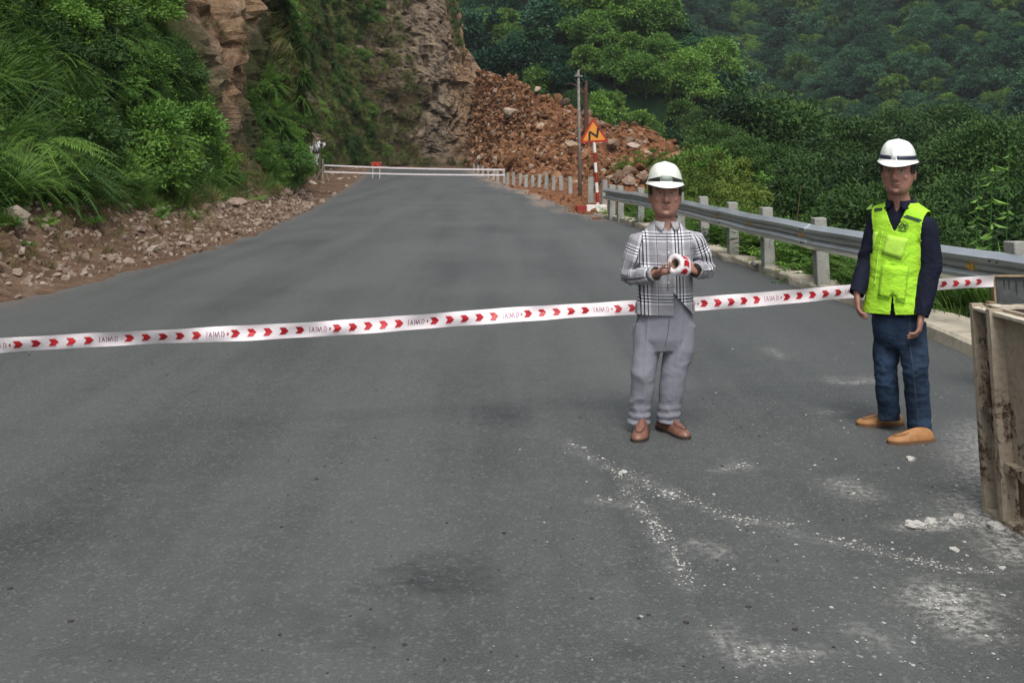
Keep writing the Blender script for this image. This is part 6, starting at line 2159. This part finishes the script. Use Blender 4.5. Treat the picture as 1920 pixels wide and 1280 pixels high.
# trousers
tr = MB()
tr.tube([P(1246, 530, .01), P(1246, 570, .01), P(1246, 600, .01), P(1246, 632, .01), P(1246, 655, .01)], [(.150, .105), (.165, .112), (.178, .118), (.182, .12), (.155, .10)], fixed=Yv, ref=X, n=26)
tr.tube([HIPL + np.array([0, 0, .02]), P(1213, 655, 0), KNL, P(1203, 745, .01), P(1199, 775, .02), P(1197, 797, .02)], [.092, .086, .076, .072, .070, .064], ref=X, n=20)
tr.tube([HIPR + np.array([0, 0, .02]), P(1273, 655, 0), KNR, P(1257, 745, .01), P(1254, 772, .02), P(1251, 792, .02)], [.098, .094, .080, .076, .074, .066], ref=X, n=20)
tme = fuse(tr, .007, 4, 'trousers')
cut(tme, Vector(P(1197, 795.5, 0)), Vector((0, 0, -1)))
V = np_mesh(tme)
jt = [(ANL + np.array([0, 0, .05]), .12, 1.6), (ANR + np.array([0, 0, .05]), .12, 1.6), (KNL, .16, .9), (KNR, .16, .7), (P(1246, 650), .16, .9)]
d = wrinkle(V, jt, (5, 5, 7), .0075, 110)
low = sstep(.22, .08, V[:, 2]); d += .004 * low * np.sin(V[:, 2] * 130 + 3 * fbm(V * 8, 2, 77))
crease = np.exp(-((V[:, 0] - np.interp(V[:, 2], [0, .35, .75], [ANL[0], KNL[0], HIPL[0]])) / .008) ** 2) + np.exp(-((V[:, 0] - np.interp(V[:, 2], [0, .35, .75], [ANR[0], KNR[0], HIPR[0]])) / .008) ** 2)
d += .005 * crease * (vnormals(tme)[:, 1] < -.3)
offset(tme, d); tme.materials.append(M['grey_trousers'])
o = obj('trousers', tme, p1)
M['trouser_seam'] = simple('trouser_seam', (.06, .06, .075), .9)
# pocket slits
tb = BVHTree.FromObject(o, DEPS())
decal_obj('pocket_seam', tb, f1.o, strip_grid(dense([(1199, 592), (1193, 606), (1190, 622)], 8), 1.0), .002, M['trouser_seam'], o)
decal_obj('fly_seam', tb, f1.o, strip_grid(dense([(1255, 598), (1252, 625), (1247, 648)], 10), .9), .002, M['trouser_seam'], o)
hx = lambda px, py: on_plane(px, py)[:2] - f1.o[:2]
shoe(p1, np.append(hx(1206, 806), 0), hx(1188, 838) - hx(1205, 806), .32, M['brown_leather'], M['sole'])
shoe(p1, np.append(hx(1238, 803), 0), hx(1297, 824) - hx(1240, 804) + np.array([0, -.05]), .31, M['brown_leather'], M['sole'])

# shirt
sh = MB()
sh.tube([P(1249, 411, .03), P(1249, 418, .03), P(1249, 428, .02), P(1249, 446, .02), P(1248, 480, .01), P(1247, 530, .01), P(1246, 565, .01), P(1246, 592, .01)],
        [(.076, .070), (.094, .078), (.126, .095), (.166, .112), (.166, .125), (.168, .128), (.178, .130), (.186, .134)], fixed=Yv, ref=X, n=34, p=2.35)
for s_, e_, w_ in ((SHL, ELL, WRL), (SHR, ELR, WRR)):
    sh.tube([s_ + (SHL + SHR - 2 * s_) * .12 + np.array([0, 0, .004]), s_, s_ * .5 + e_ * .5, e_, e_ * .45 + w_ * .55, w_ * .85 + e_ * .15, w_], [.058, .066, .070, .064, .058, .044, .038], ref=Yv, n=20, rnd=(True, False))
sme = fuse(sh, .0065, 4, 'shirt')
cut(sme, Vector(P(1246, 586.5)), Vector((0, 0, -1)))
for e_, w_ in ((ELL, WRL), (ELR, WRR)):
    t_ = unit(w_ - e_)
    cut_faces(sme, lambda C, Nn: (np.linalg.norm(C - w_, axis=1) < .09) & ((C - (w_ - t_ * .006)) @ t_ > 0))
V = np_mesh(sme)
# the front parts below the last button
def in_tri(C, Nn):
    a, b_, c = P(1263, 549, -.12), P(1263, 590, -.12), P(1300, 590, -.12)
    x_, z_ = C[:, 0], C[:, 2]
    xr_ = a[0] + (a[2] - z_) / (a[2] - c[2]) * (c[0] - a[0])
    return (Nn[:, 1] < -.05) & (z_ < a[2]) & (x_ > a[0] - .002) & (x_ < xr_)
cut_faces(sme, in_tri)
cut_faces(sme, lambda C, Nn: (C[:, 2] > P(1249, 415.5)[2]) & (np.abs(C[:, 0] - P(1249, 415)[0]) < .12))
# open collar: a V below the throat
vz0, vz1 = P(1249, 412)[2], P(1250, 434)[2]
cut_faces(sme, lambda C, Nn: (Nn[:, 1] < .1) & (C[:, 1] < .03) & (C[:, 2] > vz1) & (np.abs(C[:, 0] - P(1250, 430)[0]) < .050 * (C[:, 2] - vz1) / (vz0 - vz1)))
V = np_mesh(sme)
d = wrinkle(V, [(ELL, .13, 1.5), (ELR, .13, 1.5), (SHL + np.array([0, 0, -.06]), .10, .8), (SHR + np.array([0, 0, -.06]), .10, .8), (P(1246, 540, -.1), .18, .7)], (7, 7, 5), .016, 120)
offset(sme, d)
tz = unit(P(1246, 590) - P(1249, 420))
uv_by_bones(sme, [(P(1249, 430, .02), P(1246, 592, .01), X, Yv, .175, 'torso'), (SHL, ELL, X, Yv, .066, 'arm'), (ELL, WRL, Yv, X, .056, 'arm'), (SHR, ELR, X, Yv, .066, 'arm'), (ELR, WRR, Yv, X, .056, 'arm')])
uvd = sme.uv_layers['UVMap'].data
uvv = np.empty(len(uvd) * 2, np.float32); uvd.foreach_get('uv', uvv); uvv = uvv.reshape(-1, 2); uvv[:, 0] += .042; uvv[:, 1] += .028; uvd.foreach_set('uv', uvv.ravel())
sme.materials.append(M['plaid'])
shirt = obj('shirt', sme, p1)
md = shirt.modifiers.new('t', 'SOLIDIFY'); md.thickness = .003; md.offset = -1
sb = BVHTree.FromObject(shirt, DEPS())
M['shirt_plain'] = mat_cloth('shirt_plain', (.33, .32, .325), .25, 30)
decal_obj('placket_seam', sb, f1.o, strip_grid(dense([(1250.5, 435), (1251, 470), (1252, 500), (1252, 546)], 30), 1.1), .0022, M['black'], shirt)
for py in (452, 474, 530):
    decal_obj('button', sb, f1.o, np.array([[[1253.3 + r_ * math.cos(a), py + r_ * math.sin(a)] for r_ in (0.05, 1.5)] for a in np.linspace(0, 2 * math.pi, 9)]), .0035, M['tape_white'], shirt, .002)
# collar: two folded flaps
def collar(parent, nc, mat, rad, zs, front, flare, name='collar', ax=X, ay=-Yv, gap=14, point=.05, hgt=.030):
    for sx in (-1, 1):
        V, F = [], []
        n = 14
        for i in range(n):
            a = math.radians(gap + (180 - gap) * i / (n - 1))       # from the throat round to the nape
            dirv = ax * math.sin(a) * sx + ay * math.cos(a)
            c = nc + dirv * rad * (1.0 + .10 * math.cos(a))
            drop = np.interp(i, [0, 2, 5, n - 1], [.046, .042, .034, .034])
            fr_ = np.interp(i, [0, 3, n - 1], [point, .010, .0])
            topz = zs + .012 * (1 - math.cos(a))
            V += [c + np.array([0, 0, topz - hgt]), c + np.array([0, 0, topz]), c + dirv * .008 + np.array([0, 0, topz + .003]), c + dirv * (flare * .6) + np.array([0, 0, topz - drop * .5]) + (ax * sx * .2 + ay * .3) * fr_ * .5, c + dirv * flare + np.array([0, 0, topz - drop]) + (ax * sx * .35 + ay * .25) * fr_]
        F = [(i * 5 + j, (i + 1) * 5 + j, (i + 1) * 5 + j + 1, i * 5 + j + 1) for i in range(n - 1) for j in range(4)]
        b = MB(); b.add(V, F); o = b.build(name, mat, parent, smooth=True)
        md = o.modifiers.new('t', 'SOLIDIFY'); md.thickness = .003; md.offset = 0
collar(shirt, P(1249, 418, .012), M['shirt_plain'], .066, .006, 0, .020)
# pale cuffs
for e_, w_ in ((ELL, WRL), (ELR, WRR)):
    t_ = unit(w_ - e_)
    b = MB(); b.tube([w_ - t_ * .030, w_ - t_ * .012, w_ + t_ * .006], [.0445, .0435, .0425], ref=Yv, n=18)
    b.f = b.f[:-2]; b.m = b.m[:-2]
    o = b.build('cuff', M['shirt_plain'], shirt, smooth=True); md = o.modifiers.new('t', 'SOLIDIFY'); md.thickness = .004; md.offset = 0
# watch on the far wrist
t_ = unit(WRR - ELR); b = MB(); b.tube([WRR + t_ * .008, WRR + t_ * .030], [.034, .033], ref=Yv, n=16); b.f = b.f[:-2]; b.m = b.m[:-2]
o = b.build('watch', M['black'], p1, smooth=True); o.modifiers.new('t', 'SOLIDIFY').thickness = .004

# the roll of tape he holds
ax_ = unit(np.array([-.72, -.62, .22])); up3 = unit(np.array([0, 0, 1.0]) - ax_ * ax_[2]); sd = np.cross(ax_, up3)
rl = empty('tape_roll', tuple(f1.o + ROLL)); tag(rl, 'roll of white tape with red print held by the man in the plaid shirt', 'tape roll')
n = 40; V = []
prof4 = [(.056, -.046), (.058, -.040), (.058, .040), (.056, .046), (.032, .046), (.030, .040), (.030, -.040), (.032, -.046)]
for k in range(n):
    t = 2 * math.pi * k / n
    for r, h in prof4:
        rr = r * (1 + .05 * math.sin(2 * t + 1) + .03 * math.sin(5 * t)) if r > .045 else r
        hh = h + .004 * math.sin(3 * t + r * 90)
        V.append(up3 * rr * math.cos(t) + sd * rr * math.sin(t) + ax_ * hh)
m_ = len(prof4)
F = [(k * m_ + j, ((k + 1) % n) * m_ + j, ((k + 1) % n) * m_ + (j + 1) % m_, k * m_ + (j + 1) % m_) for k in range(n) for j in range(m_)]
b = MB(); b.add(V, F); bo = b.build('wound_tape', M['tape_white'], rl, smooth=True)
b = MB(); b.tube([ax_ * -.042, ax_ * .042], [.031, .031], ref=up3, n=20); b.f = b.f[:-2]; b.m = b.m[:-2]; co_ = b.build('core', M['wood'], rl, smooth=True)
md = co_.modifiers.new('t', 'SOLIDIFY'); md.thickness = .003; md.offset = -1
b = MB()
def on_roll(t, h, off=.0015):
    rr = .058 * (1 + .05 * math.sin(2 * t + 1) + .03 * math.sin(5 * t)) + off
    return up3 * rr * math.cos(t) + sd * rr * math.sin(t) + ax_ * h
best_t = max(np.linspace(0, 6.28, 100), key=lambda t: -(up3 * math.cos(t) + sd * math.sin(t))[1] + .3 * (up3 * math.cos(t) + sd * math.sin(t))[2])
for dt_, hc in ((0, 0), (.75, .0), (-.9, .005), (2.1, 0), (3.4, 0)):
    for i in range(5):
        for j in range(4):
            g = lambda i, j: on_roll(best_t + dt_ + (i / 5 - .5) * .62 + .16 * (1 - abs(j / 2 - 1)), hc + (j / 4 - .5) * .046)
            b.add([g(i, j), g(i + 1, j), g(i + 1, j + 1), g(i, j + 1)], [(0, 1, 2, 3)])
    b.build('chevron', M['tape_red'], rl, smooth=True); b = MB()
# ============ the man in the high visibility vest
f2 = Fig(2.415, 6.55)
p2 = empty('person', tuple(f2.o)); tag(p2, 'man in a bright yellow green safety vest, navy shirt and blue jeans', 'person')
P = f2.P
psi = math.radians(40)
Ft = np.array([-math.sin(psi), -math.cos(psi), 0]); Lt = np.array([math.cos(psi), -math.sin(psi), 0])
hs2 = 1.19
chin2 = P(1679, 364, -.10)
HM2 = place_head(None, f2, chin2, math.radians(-30), math.radians(3), math.radians(3), hs2)
nb2 = P(1690, 388, .0)
S2L, S2R = P(1733, 417, -.10), P(1648, 408, .10)          # his left is nearer the camera
E2L, E2R = P(1745, 496, -.12), P(1627, 492, .10)
W2L, W2R = P(1728, 588, -.17), P(1607, 548, .02)
H2L, H2R = P(1708, 612, -.05), P(1668, 608, .06)
K2L, K2R = P(1716, 694, -.10), P(1660, 690, .04)
A2L, A2R = P(1724, 795, -.05), P(1666, 775, .09)
body = MB()
head_parts(body, HM2, hs2)
body.tube([np.array(HM2 @ Vector((0, .012 * hs2, .05 * hs2))), np.array(HM2 @ Vector((0, .010, -.02))), nb2, nb2 - np.array([0, 0, .10])], [.064, .064, .070, .10], ref=Lt, n=18)
body.tube([P(1690, 388, 0), P(1690, 412, 0), P(1685, 460, 0), P(1681, 530, 0), P(1680, 590, 0), P(1684, 625, 0)], [(.06, .05), (.13, .08), (.12, .09), (.115, .085), (.115, .08), (.10, .07)], fixed=Ft, ref=Lt, n=22)
for s_, e_, w_ in ((S2L, E2L, W2L), (S2R, E2R, W2R)):
    body.tube([s_, (s_ + e_) / 2, e_, (e_ + w_) / 2, w_], [.042, .042, .036, .034, .025], ref=Yv, n=14, rnd=(True, True))
for h_, k_, a_ in ((H2L, K2L, A2L), (H2R, K2R, A2R)):
    body.tube([h_ + np.array([0, 0, .06]), k_, a_, a_ - np.array([0, 0, .03])], [.065, .045, .032, .032], ref=X, n=14)
hand(body, W2L, np.array([-.22, -.10, -1.0]), unit(np.array([-.75, .35, .0])), -1, (.35, .42, .5, .55), .5, 1.14)
hand(body, W2R, np.array([-.10, -.12, -1.0]), unit(np.array([.9, -.2, .0])), 1, (.35, .42, .5, .55), .5, 1.10)
bme = fuse(body, .0042, 3, 'body')
Q, hm = paint_head(bme, HM2, hs2)
obj('body', bme, p2)
hair_from(bme, Q, hm, p2, lambda q_: (q_[:, 2] > .10) & (q_[:, 1] > .0) & ~((np.abs(q_[:, 0]) > .080)) | (q_[:, 2] > .16) | ((q_[:, 2] > .105) & (np.abs(q_[:, 0]) > .062) & (q_[:, 1] > -.045) & (q_[:, 1] < 0)))
HB2 = HM2 @ Matrix.Translation(Vector((0, .010 * hs2, .173 * hs2))) @ Matrix.Rotation(math.radians(1), 4, 'X')
helmet(p2, HB2, hs2 * 1.06, M['white_helmet'], 2)

# jeans
tr = MB()
tr.tube([P(1680, 575, 0), P(1681, 600, 0), P(1684, 632, 0), P(1686, 650, 0)], [(.140, .105), (.150, .112), (.155, .112), (.13, .095)], fixed=Ft, ref=Lt, n=26)
tr.tube([H2L + np.array([0, 0, .03]), P(1712, 655, -.07), K2L, P(1720, 745, -.08), P(1723, 780, -.06), P(1725, 815, -.05)], [.092, .086, .073, .070, .068, .065], ref=X, n=20)
tr.tube([H2R + np.array([0, 0, .03]), P(1663, 655, .05), K2R, P(1664, 740, .06), P(1666, 765, .08), P(1667, 788, .09)], [.092, .082, .070, .066, .065, .062], ref=X, n=20)
tme = fuse(tr, .007, 4, 'jeans')
cut_faces(tme, lambda C, Nn: (C[:, 2] < np.where(C[:, 0] < (A2L[0] + A2R[0]) / 2, P(1667, 785, .09)[2], P(1724, 811, -.05)[2])))
V = np_mesh(tme)
d = wrinkle(V, [(A2L, .13, 1.5), (A2R, .13, 1.5), (K2L, .17, 1.3), (K2R, .17, 1.3), (P(1688, 640), .16, 1.0)], (6, 6, 9), .010, 130)
kb_ = np.maximum(np.exp(-((V[:, 2] - K2L[2]) / .07) ** 2), sstep(.16, .06, V[:, 2]))
d += .002 * kb_ * np.sin(V[:, 2] * 120 + 5 * fbm(V * 6, 2, 78))
offset(tme, d); tme.materials.append(M['jeans'])
jo = obj('jeans', tme, p2)
jb = BVHTree.FromObject(jo, DEPS())
M['jean_seam'] = simple('jean_seam', (.045, .060, .085), .9)
decal_obj('side_seam', jb, f2.o, strip_grid(dense([(1706, 590), (1706, 640), (1713, 700), (1719, 760), (1722, 800)], 40), 1.4), .002, M['jean_seam'], jo)
hx = lambda px, py: on_plane(px, py)[:2] - f2.o[:2]
shoe(p2, np.append(hx(1744, 826), 0), hx(1656, 832) - hx(1744, 826), .300, M['tan_leather'], M['tan_sole'], .072)
shoe(p2, np.append(hx(1688, 796), 0), hx(1603, 797) - hx(1688, 796), .300, M['tan_leather'], M['tan_sole'], .072)

# navy shirt
sh = MB()
sh.tube([P(1690, 378, .0), P(1690, 386, .0), P(1691, 398, 0), P(1690, 414, 0), P(1685, 460, 0), P(1681, 530, 0), P(1677, 595, 0)], [(.068, .066), (.095, .075), (.142, .095), (.158, .108), (.144, .112), (.142, .112), (.148, .115)], fixed=Ft, ref=Lt, n=34, p=2.3)
for s_, e_, w_, k in ((S2L, E2L, W2L, 1.0), (S2R, E2R, W2R, .95)):
    sh.tube([s_ * .85 + (S2L + S2R) * .075 + np.array([0, 0, .004]), s_, s_ * .5 + e_ * .5, e_, e_ * .45 + w_ * .55, w_ * .85 + e_ * .15, w_ + unit(w_ - e_) * .02], [.058 * k, .069 * k, .073 * k, .067 * k, .060 * k, .052 * k, .048 * k], ref=Yv, n=20, rnd=(True, False))
sme = fuse(sh, .0065, 4, 'shirt')
cut(sme, Vector(P(1688, 590)), Vector((0, 0, -1)))
for e_, w_ in ((E2L, W2L), (E2R, W2R)):
    t_ = unit(w_ - e_)
    cut_faces(sme, lambda C, Nn: (np.linalg.norm(C - w_, axis=1) < .10) & ((C - (w_ + t_ * .012)) @ t_ > 0))
cut_faces(sme, lambda C, Nn: (C[:, 2] > P(1690, 380)[2]) & (np.linalg.norm((C - nb2)[:, :2], axis=1) < .13))
vz0, vz1 = P(1690, 376)[2], P(1672, 396)[2]
cut_faces(sme, lambda C, Nn: (Nn @ Ft > -.1) & ((C - nb2) @ Ft > 0) & (C[:, 2] > vz1) & (np.abs((C - nb2) @ Lt) < .042 * (C[:, 2] - vz1) / (vz0 - vz1)))
V = np_mesh(sme)
d = wrinkle(V, [(E2L, .14, 1.3), (E2R, .14, 1.3), (S2L - np.array([0, 0, .08]), .10, .9), (W2L, .08, 1.0)], (10, 10, 7), .011, 140)
offset(sme, d); sme.materials.append(M['navy_cloth'])
ns = obj('shirt', sme, p2); md = ns.modifiers.new('t', 'SOLIDIFY'); md.thickness = .003; md.offset = -1
collar(ns, nb2 + np.array([0, 0, .022]), M['navy_cloth'], .068, .012, 0, .034, ax=Lt, ay=Ft, gap=16, point=.055)

# vest
vs_ = MB()
vs_.tube([P(1690, 377, 0), P(1690, 385, .0), P(1691, 395, 0), P(1690, 411, 0), P(1685, 460, 0), P(1681, 520, 0), P(1678, 560, 0), P(1676, 600, 0)],
         [(.082, .078), (.116, .088), (.165, .108), (.180, .124), (.160, .134), (.156, .134), (.164, .136), (.172, .138)], fixed=Ft, ref=Lt, n=38, p=2.4)
for s_, e_ in ((S2L, E2L), (S2R, E2R)):
    vs_.tube([s_ * .8 + (S2L + S2R) * .1 + np.array([0, 0, .006]), s_ * .93 + e_ * .07, s_ * .6 + e_ * .4], [.082, .090, .090], ref=Yv, n=20, rnd=(True, False))
vme = fuse(vs_, .0065, 4, 'vest')
cL, cR = P(1691, 590) , P(1691, 590)
cut(vme, Vector(P(1688, 582)), Vector((.06, 0, -1)))
shl = lambda C: (C - np.array([nb2[0], nb2[1], 0])) @ Lt
shf = lambda C: (C - np.array([nb2[0], nb2[1], 0])) @ Ft
zarm0, zarm1 = S2L[2] - .235, S2L[2] + .03
def armholes(C, Nn):
    u = shl(C); z = C[:, 2]
    # armhole: everything outside the shoulder line between underarm and shoulder top
    lim = np.interp(z, [zarm0, zarm0 + .04, zarm0 + .12, zarm1, zarm1 + .06], [.30, .150, .138, .160, .176])
    return (np.abs(u) > lim) & (z > zarm0)
cut_faces(vme, armholes)
cut_faces(vme, lambda C, Nn: (C[:, 2] > P(1690, 381)[2]) & (np.abs(shl(C)) < .11))
zv0, zv1 = P(1690, 374)[2], P(1662, 432)[2]
cut_faces(vme, lambda C, Nn: (shf(C) > 0) & (C[:, 2] > zv1) & (np.abs(shl(C)) < .085 * ((C[:, 2] - zv1) / (zv0 - zv1)) ** .85))
# front slit at the hem
zs_ = P(1660, 545)[2]
cut_faces(vme, lambda C, Nn: (shf(C) > 0) & (C[:, 2] < zs_) & (np.abs(shl(C) + .02) < .012 * (zs_ - C[:, 2]) / .11))
V = np_mesh(vme)
d = wrinkle(V, [(P(1680, 520, -.1), .16, 1.1), (P(1700, 450, -.1), .10, .4), (P(1650, 540, -.1), .12, 1.0)], (6, 6, 8), .012, 150)
flare = sstep(.95, .70, V[:, 2]) * .010
offset(vme, np.abs(d) * .9 + d * .3 + flare); vme.materials.append(M['vest'])
laplace(vme, 1, .3)
vest = obj('vest', vme, p2)
md = vest.modifiers.new('t', 'SOLIDIFY'); md.thickness = .003; md.offset = 1
vb = BVHTree.FromObject(vest, DEPS())
decal_obj('chest_strip', vb, f2.o, quad_grid([(1681, 397), (1728, 412), (1729, 419), (1681, 403.5)], 12, 3), .003, M['vest_dark'], vest)
decal_obj('chest_strip', vb, f2.o, quad_grid([(1640, 391), (1655, 390), (1655, 395), (1640, 397)], 5, 3), .003, M['vest_dark'], vest)
# emblem: ring and two swooshes
def em_strip(pts, w): 
    return decal_obj('emblem', vb, f2.o, strip_grid(pts, w), .0035, M['vest_dark'], vest)
ex_, ey_ = 1694, 424
em_strip([(ex_ + 9 * math.cos(t), ey_ + 9 * math.sin(t)) for t in np.linspace(0, 2 * math.pi, 33)], 1.0)
em_strip(dense([(ex_ - 8, ey_ + 3), (ex_ - 4, ey_ - 3), (ex_ - 1, ey_ - 5), (ex_ + 1, ey_ - 2), (ex_ + 4, ey_ + 3)], 14), 2.6)
em_strip(dense([(ex_ - 5, ey_ + 5), (ex_ - 1, ey_ + 1), (ex_ + 3, ey_ - 2), (ex_ + 7, ey_ - 1)], 14), 2.4)
em_strip(dense([(ex_ + 1, ey_ + 6), (ex_ + 6, ey_ + 3)], 6), 2.0)
em_strip(dense([(1680, 430), (1690, 434), (1700, 434.5)], 8), 1.4)
# zip, pocket flap, pockets
decal_obj('zip', vb, f2.o, strip_grid(dense([(1655, 434), (1648, 470), (1643, 510), (1640, 536)], 24), 2.2), .003, M['vest_flap'], vest, .003)
decal_obj('pocket_flap', vb, f2.o, quad_grid([(1664, 441), (1703, 447), (1690, 487), (1654, 474)], 8, 6), .006, M['vest_flap'], vest, .004)
decal_obj('pocket_flap', vb, f2.o, quad_grid([(1632, 437), (1648, 434), (1640, 466), (1630, 470)], 5, 5), .008, M['vest_flap'], vest, .004)
decal_obj('pocket', vb, f2.o, quad_grid([(1655, 497), (1703, 500), (1696, 566), (1647, 556)], 10, 8), .006, M['vest'], vest, .005)
M['vest_seam'] = simple('vest_seam', (.20, .50, .03), .8)
for L_ in ([(1654, 480), (1690, 492), (1706, 474)], [(1647, 556), (1696, 566)], [(1654, 498), (1647, 556)], [(1703, 500), (1696, 566)], [(1653, 512), (1702, 516)]):
    decal_obj('seam', vb, f2.o, strip_grid(dense(L_, 14), 1.0), .0125 if L_[0][1] > 490 else .004, M['vest_seam'], vest)
# labels that tell look-alikes apart by their order across the picture
def by_order(objs, fmt):
    objs = sorted(objs, key=lambda o: o.location.x / max(o.location.y, 1))
    for i, o in enumerate(objs):
        o['label'] = fmt.format('leftmost' if i == 0 else 'rightmost' if i == len(objs) - 1 else ORD[i] + ' from the left' if i < 20 else '')
by_order([o for o in COL.objects if o.get('group') == 'bright trees on the spur'], 'bright green tree, {}, on the spur above the landslide')
seen = {}
for o in COL.objects:
    if o.get('group') in ('feathery shrubs on the left bank', 'leafy bushes on the left bank', 'yellow green bushes behind the guardrail', 'tall grass clumps at the right', 'grass under the guardrail'):
        seen.setdefault((o['group'], o['label']), []).append(o)
for (g_, lab), L_ in seen.items():
    if 1 < len(L_) <= 20: by_order(L_, lab.replace('tall bright grass clump beyond the guardrail right of the man in the vest', 'tall bright grass clump beyond the guardrail') + ', {}')

# ------------------------------------------------------------------ air
hzm = bpy.data.materials.new('valley_air'); hzm.use_nodes = True
hn = hzm.node_tree; hn.nodes.clear()
ho = hn.nodes.new('ShaderNodeOutputMaterial'); hv = hn.nodes.new('ShaderNodeVolumePrincipled')
hv.inputs['Color'].default_value = (.86, .93, 1.0, 1); hv.inputs['Density'].default_value = .00020; hv.inputs['Anisotropy'].default_value = .1
hn.links.new(hv.outputs[0], ho.inputs['Volume'])
zmax = max(float(ZZ.max()), float(HILL_P[:, :, 2].max())) + 22
zmin = float(ZZ.min()) - 3
mb = MB(); mb.box(((330 - 175) / 2, 230, (zmax + zmin) / 2), (330 + 175 + 20, 620, zmax - zmin))
tag(mb.build('haze', hzm), 'thin pale haze in the valley air', kind='stuff')
